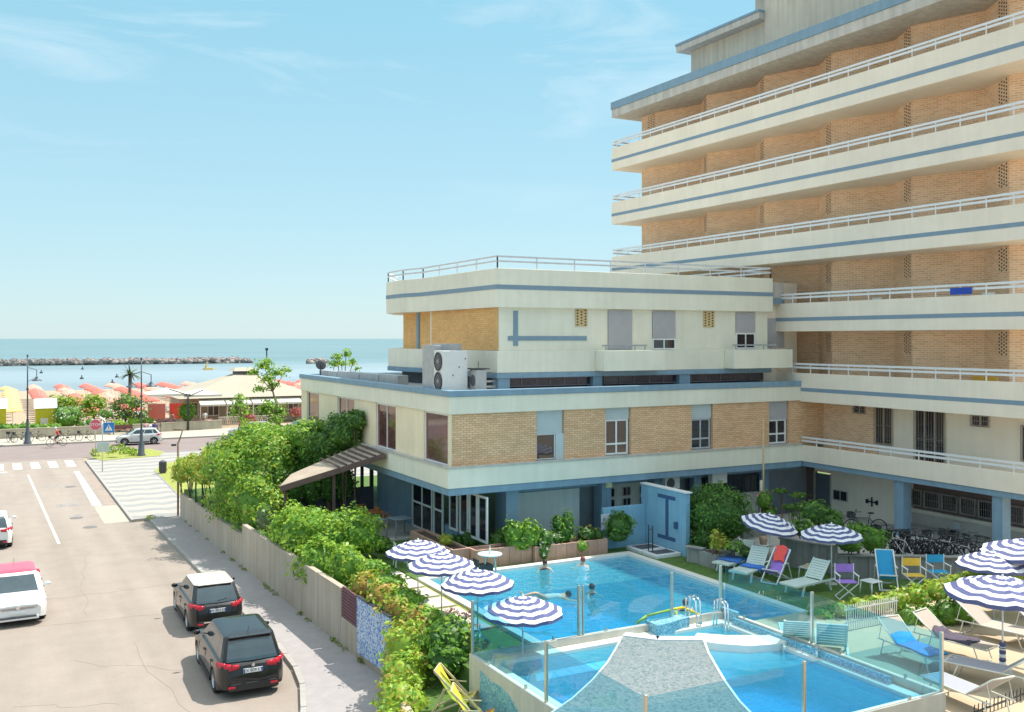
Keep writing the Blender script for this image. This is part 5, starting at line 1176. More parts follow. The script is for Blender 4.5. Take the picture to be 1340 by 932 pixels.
# ------------------------------------------------------------------ canopy over the side terrace
cp = thing('timber_canopy', (12.2, 38.5, 1.7), 'sloping weathered timber canopy roof leaning on the wing wall', 'canopy')
def P3(px, py, X): y = onX(px, X); return (X, y, zat(py, X, y))
A_ = P3(505, 593, 14.15); B_ = P3(366, 636, 10.2); 
ybk = 3.2
top = [(14.15, A_[1], A_[2]), (B_[0], B_[1], B_[2]), (B_[0]+.9, B_[1]+1.6, B_[2]+.22), (14.15, A_[1]+ybk, A_[2]+.05)]
b = MB(); vs = top+[(x, y, z-.12) for x, y, z in top]; b.add(vs, [(0,3,2,1), (4,5,6,7), (0,1,5,4), (1,2,6,5), (2,3,7,6), (3,0,4,7)])
b.build('roof_sheet', mat('weathered_wood', (.35, .27, .2), .85, .25, 1.5, bump=.4, c2=(.48, .40, .3)), cp)
b = MB(); b.bar((14.1, A_[1]-.06, A_[2]-.1), (B_[0], B_[1]-.06, B_[2]-.12), .1, .22); b.build('front_beam', mat('dark_beam', (.13, .08, .07), .7, .2, 3), cp)
b = MB()
for k in range(7): x = 12.4+k*.27; f = (x-B_[0])/(14.15-B_[0]); yy = B_[1]+(A_[1]-B_[1])*f; zz = B_[2]+(A_[2]-B_[2])*f; b.bar((x, yy, zz+.03), (x+.02, yy+2.6, zz+.1), .07, .05)
b.build('slats', MATS['dark_beam'], cp)
for x in (10.4, 12.2): f = (x-B_[0])/(14.15-B_[0]); yy = B_[1]+(A_[1]-B_[1])*f; MB().box(x, x+.1, yy+.1, yy+.2, 1.6, B_[2]+(A_[2]-B_[2])*f-.15).build('post', MATS['dark_beam'], cp)
# dark screen wall behind the patio with openings to the sunlit street
sw_ = thing('screen_wall', (13, 43, 1.6), 'dark grey terrace wall with open bays under the timber canopy', 'wall')
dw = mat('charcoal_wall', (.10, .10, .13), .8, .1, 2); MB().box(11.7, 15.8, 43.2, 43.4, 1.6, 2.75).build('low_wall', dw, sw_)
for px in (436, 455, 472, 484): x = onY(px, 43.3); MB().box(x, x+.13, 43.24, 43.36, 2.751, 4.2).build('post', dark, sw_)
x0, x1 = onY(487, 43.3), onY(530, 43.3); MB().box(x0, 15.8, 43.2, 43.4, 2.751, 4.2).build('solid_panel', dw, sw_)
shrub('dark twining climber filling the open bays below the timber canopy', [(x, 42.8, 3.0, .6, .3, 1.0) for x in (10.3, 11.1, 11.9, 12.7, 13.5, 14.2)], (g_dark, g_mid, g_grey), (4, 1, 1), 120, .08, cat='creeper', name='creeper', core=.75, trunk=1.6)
# posts with wires at the far end of the street wall
for i, (px, y_) in enumerate(((246, 52.2), (253, 50.8), (261, 49.3), (278, 46.2))):
    x = wx(y_)+.1; tag(MB().tube((x, y_, 1.42), (x, y_, 3.1), .04, 8).build('fence_post', dark), ['dark post on the street wall nearest its far end', 'second dark post from the far end of the street wall', 'third dark post from the far end of the street wall', 'dark post on the wall closest to the tall hedge'][i], 'post', 'dark posts on the street wall')
x, y = at(233, 675, .12); lp = thing('lamp_pole', (x, y, .12), 'slim weathered lamp pole standing at the end of the street wall', 'street lamp')
MB().tube((x, y, .1), (x, y, 4.1), .055, 8).build('pole', mat('rusty_pole', (.2, .13, .09), .7, .3, 5), lp); MB().path([(x, y, 4.0), (x+.25, y, 4.75), (x-.25, y, 4.8)], .035).build('arm', MATS['rusty_pole'], lp); MB().box(x-.35, x-.1, y-.06, y+.06, 3.9, 4.0).build('lamp_head', dark, lp)
# wooden stakes by the hedge
for i, (px, pt, pb_) in enumerate(((478, 735, 765), (474, 765, 790))):
    y_ = 30.2-i*1.4; x = onY(px, y_); tag(MB().tube((x, y_, zat(pb_, x, y_)-.3), (x, y_, zat(pt, x, y_)), .04, 8).build('fence_post', trunkm), ['taller grey brown post in the rusty hedge', 'shorter grey brown post in the rusty hedge'][i], 'post', 'posts in the rusty hedge')
# thin pole in front of the wing
y_ = 29.6; x = onY(999, y_); tp_ = thing('flag_pole', (x, y_, 1.98), 'thin orange and cream pole standing before the low wing', 'pole'); MB().tube((x, y_, 1.98), (x, y_, zat(548, x, y_)), .035, 8).build('pole', mat('ochre_paint', (.55, .38, .2), .5, .1, 5), tp_)
MB().box(x-.14, x-.05, y_, y_+.06, 1.98, 4.0).build('support', cream, tp_)
# ------------------------------------------------------------------ roof equipment
fan = mat('fan_grey', (.3, .29, .28), .5, .1, 6); box_ = mat('unit_white', (.72, .71, .68), .45, .05, 3); duct = mat('duct_metal', (.42, .42, .42), .45, .15, 3, metal=.4)
def ac(label, px0, px1, X, z0, z1, fans, depth_, cat='air conditioner'):
    y0, y1 = sorted((onX(px0, X), onX(px1, X)))
ya = onX(582, 15.0)
t = thing('heat_pump', (15.6, 32.9, 7.7), 'tall white twin fan air conditioning unit on the wing roof', 'air conditioner')
yq = 32.35; xa, xb = onY(580, yq), onY(612, yq)
MB().box(xa, xb, yq, yq+.85, 7.72, 9.25).build('casing', box_, t, bevel=.02)
yq2 = yq+.43
for zf in (8.85, 8.12):
    o = MB().lathe([(.33, 0), (.35, -.03), (.31, -.04), (.30, 0)], (xa, yq2, zf), 24, True, 'x').build('fan_ring', dark, t)
    b = MB(); b.lathe([(0, -.01), (.3, -.01)], (xa, yq2, zf), 20, False, 'x'); b.build('fan_plate', darkgrey, t)
    b = MB(); b.lathe([(0, -.05), (.07, -.045), (.09, -.015)], (xa, yq2, zf), 14, True, 'x')
    for k in range(12): a = k*math.pi/6; b.bar((xa-.035, yq2+.09*math.cos(a), zf+.09*math.sin(a)), (xa-.035, yq2+.3*math.cos(a), zf+.3*math.sin(a)), .006, .012)
    b.build('fan_guard', fan, t)
for k in range(3): MB().tube((xb-.1-.25*k, yq-.02, 8.95-.3*k), (xb-.1-.25*k, yq, 8.95-.3*k), .025, 8).build('bolt', dark, t)
t = thing('duct_cabinet', (15.2, 34.3, 7.7), 'grey louvred metal cabinet behind the twin fan unit', 'air conditioner')
b = MB(); xc, xd = onY(562, 33.9), onY(579, 33.3); b.box(xc, xd, 33.4, 34.6, 7.72, 9.45); b.build('casing', duct, t, bevel=.02)
b = MB(); b.box(xd+.01, xd+.9, 33.5, 34.3, 9.0, 9.5); b.build('duct', duct, t, bevel=.02)
t = thing('small_heat_pump', (16.2, 31.9, 7.7), 'small grey condenser unit beside the twin fan unit', 'air conditioner')
xa, xb = onY(622, 32.0), onY(636, 32.0); MB().box(xa, xb, 31.95, 32.5, 7.74, 8.55).build('casing', mat('unit_grey', (.45, .43, .42), .5, .1, 3), t, bevel=.02); MB().box(xa-.08, xb+.12, 31.93, 32.55, 8.56, 8.6).build('cover', dark, t)
MB().lathe([(0, -.02), (.2, -.02), (.22, 0)], (xa, 32.2, 8.15), 16, False, 'x').build('fan_guard', darkgrey, t); MB().tube(((xa+xb)/2, 32.2, 8.6), ((xa+xb)/2, 32.2, 8.85), .01, 6).build('antenna', dark, t)
b = MB(); b.tube((xb+.05, 32.2, 7.9), (xb+.5, 32.25, 7.9), .05); b.tube((xb+.05, 32.2, 8.1), (xb+.5, 32.3, 8.1), .04); tag(b.build('roof_pipes', duct), 'short grey pipes beside the small condenser on the wing roof', 'pipes')
t = thing('roof_duct', (15.3, 44, 7.7), 'long low grey metal ventilation duct along the wing roof', 'duct')
for i, (y0, y1, h) in enumerate(((38.4, 40.6, .38), (40.7, 43.2, .36), (43.3, 46.5, .34), (46.6, 49.5, .3))): MB().box(15.1, 15.6, y0, y1, 7.72, 7.75+h).build('duct_section', duct, t, bevel=.015)
x, y = 14.9, 48.6; t = thing('satellite_dish', (x, y, 7.7), 'small dark satellite dish near the far roof corner of the wing', 'satellite dish'); MB().tube((x, y, 7.7), (x, y, 8.35), .03).build('mast', dark, t)
o = MB().lathe([(0, 0), (.2, .03), (.34, .09), (.33, .1), (.2, .045), (0, .015)], (0, 0, 0), 18).build('dish', darkgrey, t, local=True); o.location = (0, 0, .6); o.rotation_euler = (R(65), 0, R(150)); o.scale = (.8, .8, .8)
for i, (px, y_) in enumerate(((880, 32.1), (940, 32.1))):
    x = onY(px, 31.95)
t = thing('wall_condenser', (24, 32.1, 3.6), 'white air conditioner unit under the wing near the blue shower wall', 'air conditioner'); x = onY(876, 32.0); MB().box(x-.38, x+.38, 31.8, 32.1, 3.55, 4.05).build('casing', box_, t, bevel=.02); MB().lathe([(0, -.012), (.19, -.012), (.2, 0)], (x-.08, 31.79, 3.8), 18, False, 'y').build('fan_guard', darkgrey, t)
t2 = thing('wall_condenser', (25.9, 32.1, 3.6), 'white air conditioner unit just above the big round bush', 'air conditioner'); x = onY(938, 32.0); MB().box(x-.4, x+.4, 31.8, 32.1, 3.6, 4.08).build('casing', box_, t2, bevel=.02)
# ------------------------------------------------------------------ cars
glassc = mat('car_glass', (.035, .06, .07), .03, .2, 2, spec=1.0)
redl = mat('red_lens', (.55, .02, .04), .15, .1, 12); clearl = mat('clear_lens', (.55, .57, .6), .08, .1, 12, metal=.3)
rimm = mat('alloy_rim', (.55, .55, .56), .3, .05, 5, metal=.8); platem = mat('plate_white', (.75, .76, .78), .4, .02, 5); plateb = mat('plate_blue', (.03, .12, .5), .4)
def paintm(name, c, coat=1.0): 
    return mat(name, c, .4, .02, 3, coat=coat, spec=.3)
def make_car(label, L, W, Hc, pm_, roofm, wb=2.6, front_len=1.05, ws=.75, hood=.92, nose=.68, belt=1.0, rslope=.42, tail=1.05, plate='', lights='wide', trim=None, group=None, lower=None, rims=rimm):
    t = thing('parked_car', (0, 0, 0), label, 'car', group); hw = W/2; rw = .32
    yw = (wb/2+.02, -wb/2+.02)
    yA = L/2-front_len; yR = -L/2+.10                     # windscreen base, rear glass base
    def wid(y):
        e = max(0, (abs(y)-(L/2-.62))/.62); return hw*(1-.20*e**2.6)
    def ztop(y):
        if y > yA: f = (y-yA)/(L/2-yA); return hood+(nose-hood)*f**2.2
        if y < -L/2+.28: f = (-L/2+.28-y)/.28; return belt-(belt-tail+.12)*f**2
        f = min(1, (yA-y)/.5); return hood+(belt-hood)*f
    N_ = 64; ys = [-L/2+L*i/N_ for i in range(N_+1)]; rows = []
    for i, y in enumerate(ys):
        w_ = wid(y); zt_ = ztop(y); zb = .20+(.10*max(0, (abs(y)-(L/2-.5))/.5))
        arch = zb
        for q in yw:
            d = abs(y-q)
            if d < .385: arch = max(arch, .31+math.sqrt(.385**2-d*d))
        e = max(0, (abs(y)-(L/2-.12))/.12)
        za = max(zb, arch)
        half = [(.0, zb), (.78*w_, zb), (.78*w_, za-.001) if za > zb+.01 else (.80*w_, zb+.005), (.975*w_, za+.0), (w_*1.0, max(za+.03, .42)), (w_*1.005, max(za+.05, .62)), (w_*.985, max(.80, za+.07) if zt_ > .86 else zt_-.08), (.945*w_, zt_-.05), (.86*w_, zt_-.005), (.5*w_, zt_+.015), (0, zt_+.025)]
        if e: half = [(x*(1-.05*e), z if k > 6 else z) for k, (x, z) in enumerate(half)]
        rows.append(half)
    K = len(rows[0]); b = MB(); b.smooth = True; vs = []
    for y, h in zip(ys, rows): vs += [(x, y, z) for x, z in h]+[(-x, y, z) for x, z in h[-2:0:-1]]
    M_ = 2*K-2; fs = [(i*M_+j, i*M_+(j+1) % M_, (i+1)*M_+(j+1) % M_, (i+1)*M_+j) for i in range(N_) for j in range(M_)]
    fs += [tuple(range(M_))[::-1], tuple(range(N_*M_, (N_+1)*M_))]; b.add(vs, [f[::-1] for f in fs])
    body = b.build('body', [pm_, black], t, local=True)
    for p in body.data.polygons:
        c = p.center
        if abs(c.x) < .8*hw and c.z < .5 and abs(c.y) < L/2-.15: p.material_index = 1
    body.data.set_sharp_from_angle(angle=R(38))
    # cabin
    P = [(-.84, 1), (0, 1.035), (.84, 1), (.95, .955), (1, .88), (1, .10), (1, .04), (1, -.52), (1, -.58), (1, -.86), (.95, -.945), (.84, -1), (0, -1.03)]
    P = P+[(-x, y) for x, y in P[11:2:-1]]
    kinds = []; nP = len(P)
    typ = {0: 'g', 1: 'g', 4: 'g', 6: 'g', 8: 'g', 11: 'g', 12: 'g'}
    for i in range(nP):
        if i < 13: kinds.append(typ.get(i, 'p'))
        else: a = P[i]; c = P[(i+1) % nP]; key = [j for j in range(12) if (abs(P[j][0]+a[0]) < .01 and abs(P[j][1]-a[1]) < .01 and P[j+1][1] < 9)]; kinds.append('p')
    # mirror side kinds
    for i in range(13, nP):
        a, c = P[i], P[(i+1) % nP]
        for j in range(2, 11):
            if abs(P[j+1][0]+a[0]) < .01 and abs(P[j+1][1]-a[1]) < .01 and abs(P[j][0]+c[0]) < .01 and abs(P[j][1]-c[1]) < .01: kinds[i] = kinds[j]
    def ring(tt, shrink=0, dz=0):
        z = belt-.03+(Hc-.05-belt+.03)*tt; yf = yA+.03-(ws*1.05)*tt**.92; yr = yR+rslope*tt**1.15; w_ = hw*(.885-(.885-.735)*tt)
        if tt == 0: z = belt-.04
        yc, hl = (yf+yr)/2, (yf-yr)/2
        return [(x*(w_-shrink), yc+y*(hl-shrink), z+dz+(.03*(1-abs(x)) if tt < .01 and y > .9 else 0)) for x, y in P]
    Rs = [ring(0), ring(.12), ring(.5), ring(.84), ring(1.0), ring(1.0, .05, .025), ring(1.0, .16, .045), ring(1.0, .35, .055)]
    G_, Pf, Rf = MB(), MB(), MB()
    for b_ in (G_, Pf, Rf): b_.smooth = True
    # hood gap: first ring sits slightly into the body
    for k in range(4):
        for i in range(nP):
            q = [Rs[k][i], Rs[k][(i+1) % nP], Rs[k+1][(i+1) % nP], Rs[k+1][i]]
            tgt = Pf if (kinds[i] == 'p' or k == 3 or (k == 0 and 2 <= i <= 10) or (k == 0 and i >= 13)) else G_
            tgt.add(q, [(3, 2, 1, 0)])
    for k in range(4, 7):
        for i in range(nP): Rf.add([Rs[k][i], Rs[k][(i+1) % nP], Rs[k+1][(i+1) % nP], Rs[k+1][i]], [(3, 2, 1, 0)])
    Rf.add([(x, y, z) for x, y, z in Rs[7]], [tuple(range(nP))[::-1]])
    G_.build('windows', glassc, t, local=True); Pf.build('window_pillars', trim or pm_, t, local=True); rf = Rf.build('roof', roofm, t, local=True)
    MB().tube((0, Rs[5][12][1]+.25, Hc-.03), (0, Rs[5][12][1]+.08, Hc+.17), .006, 5).build('antenna', black, rf, local=True)
    # wheels
    for y in yw:
        for s in (-1, 1):
            b = MB(); b.lathe([(.2, -.1), (.29, -.11), (.32, -.08), (.325, 0), (.32, .08), (.29, .11), (.2, .1)], (s*(hw-.12), y, .325), 28, True, 'x'); wh = b.build('wheel', black, t, local=True)
            b = MB(); b.lathe([(0, s*.085), (.045, s*.09), (.05, s*.07), (.06, s*.055)], (s*(hw-.12), y, .325), 20, True, 'x'); b.lathe([(.185, s*.06), (.2, s*.1), (.215, s*.1), (.215, s*.05)], (s*(hw-.12), y, .325), 28, True, 'x')
            for k in range(5):
                a = 2*math.pi*k/5; xx = s*(hw-.12+.07); b.bar((xx, y+.04*math.cos(a), .325+.04*math.sin(a)), (xx, y+.2*math.cos(a), .325+.2*math.sin(a)), .02, .05)
            b.build('rim', rims, wh, local=True); MB().lathe([(0, s*.02), (.2, s*.02)], (s*(hw-.12), y, .325), 20, False, 'x').build('hub', darkgrey, wh, local=True)
    # lower trim / bumpers
    lo = lower or black; b = MB()
    for s in (-1, 1):
        yy = s*(L/2); ww = wid(yy)*.93
        b.prism([(-ww, yy-s*.25), (ww, yy-s*.25), (ww*.93, yy+s*.035), (-ww*.93, yy+s*.035)], .24, .44 if s < 0 else .36)
    b.build('bumper_trim', lo, t, local=True, bevel=.02)
    for s in (-1, 1): MB().bar((s*(hw-.005), yw[1]+.42, .26), (s*(hw-.005), yw[0]-.42, .26), .05, .12).build('sill_trim', lo, t, local=True)
    # seams and handles
    b = MB()
    for s in (-1, 1):
        for y in (yA-.30, -.12, yw[1]+.30):
            b.box(s*(hw*1.0-.004), s*(hw*1.003+.0035), y, y+.012, .46, belt-.2)
        for y in (-.02, -1.0+.05): b.box(s*(hw-.01), s*(hw+.022), y-.2 if y < -.5 else y-.0, (y-.2 if y < -.5 else y)+.17, .80, .825)
    b.build('door_seams', darkgrey, t, local=True)
    # mirrors
    for s in (-1, 1):
        b = MB(); b.ball((s*(hw+.09), yA-.42, belt+.05), .11, .06, .075, 12, 7); b.tube((s*(hw-.1), yA-.42, belt-.0), (s*(hw+.05), yA-.42, belt+.03), .02, 6); b.build('wing_mirror', pm_ if lights != 'black' else pm_, t, local=True)
    # rear lamps, plate, wiper
    yb = -L/2
    for s in (-1, 1):
        w_ = wid(yb+.02); b = MB(); b.smooth = True
        z0, z1 = .78, .95
        x0, x1 = s*w_*(.50 if lights == 'wide' else .62), s*w_*1.02
        pts = [(x0, yb-.012, z0+.05, z1-.02), (s*w_*.80, yb-.02, z0+.02, z1), (s*w_*.97, yb+.05, z0, z1+.03), (s*(wid(yb+.3)+.006), yb+.30, z0+.06, z1+.04), (s*(wid(yb+.42)+.0), yb+.42, z0+.12, z1+.02)]
        for a, c in zip(pts[:-1], pts[1:]):
            q = [(a[0], a[1], a[2]), (c[0], c[1], c[2]), (c[0], c[1], c[3]), (a[0], a[1], a[3])]; q2 = [(x*.93, y+.06, z) for x, y, z in q]
            b.add(q+q2, [(0,1,2,3), (7,6,5,4), (3,2,6,7), (0,4,5,1), (0,3,7,4), (1,5,6,2)])
        b.build('rear_lamp', redl, t, local=True)
        MB().box(s*w_*.62, s*w_*.88, yb-.045, yb-.0, .32, .38).build('rear_reflector', redl, t, local=True, bevel=.01)
    if plate:
        pl = MB().box(-.26, .26, yb-.042, yb-.022, .70, .82).build('number_plate', platem, t, local=True, bevel=.004)
        MB().box(-.258, -.225, yb-.044, yb-.0425, .702, .818).box(.225, .258, yb-.044, yb-.0425, .702, .818).build('plate_band', plateb, pl, local=True)
        textmesh('plate_text', plate, .115, black, pl, (0, yb-.0435, .758), (R(90), 0, 0), .001)
    MB().lathe([(0, -.05), (.045, -.05), (.05, -.03), (.05, 0)], (0, yb+.0, .90), 18, False, 'y').build('emblem', MATS.get('chrome_badge') or mat('chrome_badge', (.8, .8, .82), .15, .02, 5, metal=1), t, local=True)
    MB().bar((0, yb+.09, 1.04), (.32, yb+.14, 1.09), .02, .015).build('rear_wiper', black, t, local=True)
    MB().box(-hw*.62, hw*.62, Rs[4][12][1]-.07, Rs[4][12][1]+.12, Hc-.065, Hc-.03).build('spoiler', roofm if lights != 'black' else pm_, t, local=True, bevel=.012)
    # front: headlamps, grille, plate
    yf = L/2
    for s in (-1, 1):
        w_ = wid(yf-.02); b = MB(); pts = [(s*w_*.56, yf+.012, .60, .68), (s*w_*.8, yf+.0, .60, .72), (s*w_*1.0, yf-.12, .61, .76), (s*(wid(yf-.4)+.004), yf-.40, .68, .80)]
        for a, c in zip(pts[:-1], pts[1:]):
            q = [(a[0], a[1], a[2]), (c[0], c[1], c[2]), (c[0], c[1], c[3]), (a[0], a[1], a[3])]; q2 = [(x*.93, y-.07, z) for x, y, z in q]
            b.add(q+q2, [(3,2,1,0), (4,5,6,7), (7,6,2,3), (1,5,4,0), (4,7,3,0), (2,6,5,1)])
        b.build('headlamp', clearl, t, local=True)
    b = MB(); b.box(-hw*.55, hw*.55, yf-.03, yf+.016, .595, .68); b.build('grille', darkgrey, t, local=True, bevel=.01)
    b = MB(); [b.box(-hw*.55, hw*.55, yf+.015, yf+.024, z, z+.012) for z in (.61, .64, .665)]; b.build('grille_bars', MATS['chrome_badge'], t, local=True)
    b = MB(); b.box(-hw*.62, hw*.62, yf-.04, yf+.045, .30, .38); b.build('air_intake', darkgrey, t, local=True, bevel=.02)
    MB().box(-.26, .26, yf+.05, yf+.062, .47, .58).build('front_plate', platem, t, local=True)
    MB().lathe([(0, .05), (.06, .05), (.065, .03), (.065, 0)], (0, yf, .66), 18, False, 'y').build('front_emblem', MATS['chrome_badge'], t, local=True)
    return t
bk = paintm('black_paint', (.012, .010, .010), .7); wt = paintm('white_car_paint', (.76, .76, .75)); crm = paintm('cream_roof_paint', (.82, .74, .64)); redroof = paintm('red_roof_paint', (.75, .05, .10)); slv = paintm('silver_paint', (.58, .57, .55)); gry = paintm('grey_car_paint', (.2, .21, .23))
CG = 'cars in and beside the street'
c = make_car('black compact people carrier parked nearest the camera, rear towards us', 4.38, 1.83, 1.62, bk, bk, wb=2.65, front_len=.95, ws=.95, hood=.98, nose=.72, belt=1.04, rslope=.34, tail=1.0, plate='EX 809 LT', group=CG); c.location = (6.28, 28.6, 0); c.rotation_euler = (0, 0, R(-1.5))
c = make_car('black crossover with a cream roof parked behind the people carrier', 4.12, 1.78, 1.55, bk, crm, wb=2.6, front_len=1.0, ws=.85, hood=.98, nose=.74, belt=1.03, rslope=.48, tail=1.0, plate='EW 802 KM', lights='narrow', group=CG, trim=bk); c.location = (6.6, 34.8, 0); c.rotation_euler = (0, 0, R(-1.0))
MB().box(-.45, .45, -2.11, -2.09, .38, .42).build('chrome_strip', MATS['chrome_badge'], c, local=True)
c = make_car('white saloon with a red roof facing the camera at the left edge', 4.55, 1.82, 1.46, wt, redroof, wb=2.65, front_len=1.15, ws=.9, hood=.93, nose=.72, belt=.98, rslope=.75, tail=.98, group=CG, trim=wt, lower=wt); c.location = (.74, 38.8, 0); c.rotation_euler = (0, 0, math.pi+R(1))
c = make_car('white hatchback cut off by the left edge of the picture, rear towards us', 3.95, 1.7, 1.5, wt, wt, plate='FD 417 GB', group=CG); c.location = (.02, 52.3, 0)
c = make_car('small silver hatchback driving along the seafront road', 3.85, 1.66, 1.48, slv, slv, wb=2.5, front_len=.9, group=CG); c.location = (11.9, 94.6, 0); c.rotation_euler = (0, 0, R(88))
c = make_car('dark grey car half hidden behind the roadside tree', 4.2, 1.75, 1.45, gry, gry, group=CG); c.location = (27.6, 96.6, 0); c.rotation_euler = (0, 0, R(90))
c = make_car('pale silver car behind the slender seafront trees', 4.1, 1.72, 1.45, slv, slv, group=CG); c.location = (22.6, 96.9, 0); c.rotation_euler = (0, 0, R(90))
# ------------------------------------------------------------------ bicycles
def make_bike(label, fm, basket=False, group=None, seatm=black):
    t = thing('bicycle', (0, 0, -60), label, 'bicycle', group)
    for y in (-.52, .52):
        wh = MB().ring((0, y, .34), .325, .018, 'x', 20, 6).build('wheel', black, t, local=True)
        b = MB(); b.lathe([(.30, -.008), (.31, 0), (.30, .008)], (0, y, .34), 20, False, 'x')
        for k in range(9): a = k*math.pi/4.5; b.tube((0, y, .34), (0, y+.3*math.cos(a), .34+.3*math.sin(a)), .003, 3)
        b.build('spokes', darkgrey, wh, local=True)
    b = MB(); b.path([(0, -.52, .34), (0, -.08, .30), (0, .38, .72), (0, -.16, .72), (0, -.08, .30)], .018, 6); b.tube((0, -.52, .34), (0, -.16, .72), .014, 6); b.path([(0, .52, .34), (0, .40, .70), (0, .36, .92)], .018, 6); b.tube((0, -.15, .7), (0, -.2, .88), .015, 6); b.build('frame', fm, t, local=True)
    b = MB(); b.path([(-.26, .24, 1.0), (-.1, .36, .97), (.1, .36, .97), (.26, .24, 1.0)], .014, 6); b.build('handlebar', dark, t, local=True)
    b = MB(); b.ball((0, -.22, .91), .08, .14, .035, 10, 6); b.build('saddle', seatm, t, local=True)
    b = MB(); b.lathe([(0, -.01), (.09, -.01), (.09, .01), (0, .01)], (.03, -.08, .30), 12, False, 'x'); b.tube((-.1, -.08, .16), (.12, -.08, .44), .01, 5); b.build('crank', dark, t, local=True)
    if basket: b = MB(); b.box(-.15, .15, .44, .66, .72, .74); [b.box(-.15+.3*k, -.145+.295*k, .44, .66, .74, .95) for k in (0, 1)]; b.box(-.14, .14, .655, .66, .74, .95); b.box(-.14, .14, .44, .445, .74, .95); b.build('basket', dark, t, local=True)
    return t
BG = 'black bicycles parked in a row behind the retaining wall'
bk1 = make_bike('x', mat('bike_frame', (.04, .04, .05), .4, .2, 8), True); rr = random.Random(11)
names = ['black bicycle at the left end of the row by the shrub', 'black bicycle second from the shrub', 'black bicycle third from the shrub, leaning', 'black bicycle fourth from the shrub']
pts_b = [at(1168+i*7.1, 731+i*.5+(i % 3)*2, 1.98) for i in range(17)]
for i, (x, y) in enumerate(pts_b):
    lab = names[i] if i < 4 else ('black bicycle at the right end of the row by the blue column' if i == 16 else 'black bicycle in the crowded middle of the row behind the wall')
    rz = R(8+rr.uniform(-22, 22))
    if i == 4: o = bk1; o.location = (x, y, 1.98); o.rotation_euler = (0, rr.uniform(-.12, .12), rz); o['label'] = lab; o['group'] = BG
    else:
        o = dup(bk1, (x, y+.1, 1.98), rz, lab, BG, skip=('basket',) if i % 3 else ()); o.rotation_euler = (0, rr.uniform(-.22, .22), rz); q = rr.uniform(.94, 1.12); o.scale = (q, q, q)
        for ch in kids(o):
            if ch.name.startswith('frame') and i % 4 == 2: ch.data = ch.data.copy(); ch.data.materials[0] = slv
mb_ = dup(bk1, (*at(1132, 702, 1.98), 1.98), R(60), 'single bicycle half hidden in the shrub left of the row', BG)
# ------------------------------------------------------------------ people
skin = mat('skin', (.55, .33, .22), .6, .08, 6); hairm = mat('dark_hair', (.04, .025, .02), .7, .2, 20)
def person(label, joints, edges, loc, rz=0, cloth_=None, head=(0, 0, 1.6), group=None, cat='person', hair=hairm, hat=None):
    """joints: name -> (x,y,z,radius); one skinned surface for the whole body"""
    me = bpy.data.meshes.new('person'); names_ = list(joints); me.from_pydata([joints[n][:3] for n in names_], [(names_.index(a), names_.index(b)) for a, b in edges], [])
    o = bpy.data.objects.new('person', me); col.objects.link(o); sk = o.modifiers.new('s', 'SKIN'); sk.use_smooth_shade = True
    for i, n in enumerate(names_): r = joints[n][3]; me.skin_vertices[0].data[i].radius = (r, r)
    me.skin_vertices[0].data[0].use_root = True
    sb = o.modifiers.new('d', 'SUBSURF'); sb.levels = 1; sb.render_levels = 1
    dg = bpy.context.evaluated_depsgraph_get(); nm = bpy.data.meshes.new_from_object(o.evaluated_get(dg)); o.modifiers.clear(); o.data = nm; nm.name = 'person'
    nm.materials.clear(); nm.materials.append(skin); cloth_ = cloth_ or []
    for m, f in cloth_:
        nm.materials.append(m); k = len(nm.materials)-1
        for p in nm.polygons:
            if f(p.center): p.material_index = k
    for p in nm.polygons: p.use_smooth = True
    o.location = loc; o.rotation_euler = (0, 0, rz); tag(o, label, cat, group)
    hx_, hy_, hz_ = head
    b = MB(); b.ball((hx_, hy_-.012, hz_+.03), .088, .1, .115, 14, 8)
    h = b.build('hair', hair, None); h.parent = o; 
    b = MB(); b.tube((hx_, hy_+.09, hz_-.0), (hx_, hy_+.118, hz_-.025), .012, 5); [b.ball((hx_+s*.035, hy_+.088, hz_+.012), .011, .008, .008, 6, 4) for s in (-1, 1)]
    f_ = b.build('face', skin, None); f_.parent = o
    if hat: b = MB(); b.lathe([(0, .13), (.08, .12), (.1, .05), (.19, .03), (.19, .022), (0, .03)], (hx_, hy_, hz_+.03), 14); q = b.build('hat', hat, None); q.parent = o
    return o
E0 = [('hip', 'chest'), ('chest', 'neck'), ('neck', 'head'), ('head', 'crown'), ('chest', 'shL'), ('shL', 'elL'), ('elL', 'haL'), ('haL', 'fiL'), ('chest', 'shR'), ('shR', 'elR'), ('elR', 'haR'), ('haR', 'fiR'), ('hip', 'hL'), ('hL', 'kL'), ('kL', 'aL'), ('aL', 'tL'), ('hip', 'hR'), ('hR', 'kR'), ('kR', 'aR'), ('aR', 'tR')]
def stand(arm=0, stride=.12):
    return {'hip': (0, 0, .93, .13), 'chest': (0, 0, 1.30, .15), 'neck': (0, .01, 1.47, .055), 'head': (0, .03, 1.58, .085), 'crown': (0, .03, 1.66, .075), 'shL': (-.19, 0, 1.38, .065), 'elL': (-.25, -.04, 1.10, .045), 'haL': (-.26, .08+arm, .87+arm, .032), 'fiL': (-.26, .11+arm, .79+arm, .022), 'shR': (.19, 0, 1.38, .065), 'elR': (.25, -.02, 1.10, .045), 'haR': (.26, .06, .86, .032), 'fiR': (.26, .08, .78, .022),
            'hL': (-.10, 0, .86, .10), 'kL': (-.11, stride, .48, .062), 'aL': (-.11, stride*.6, .08, .042), 'tL': (-.11, stride*.6+.16, .035, .035), 'hR': (.10, 0, .86, .10), 'kR': (.11, -.02, .48, .062), 'aR': (.11, -stride, .08, .042), 'tR': (.11, -stride+.16, .035, .035)}
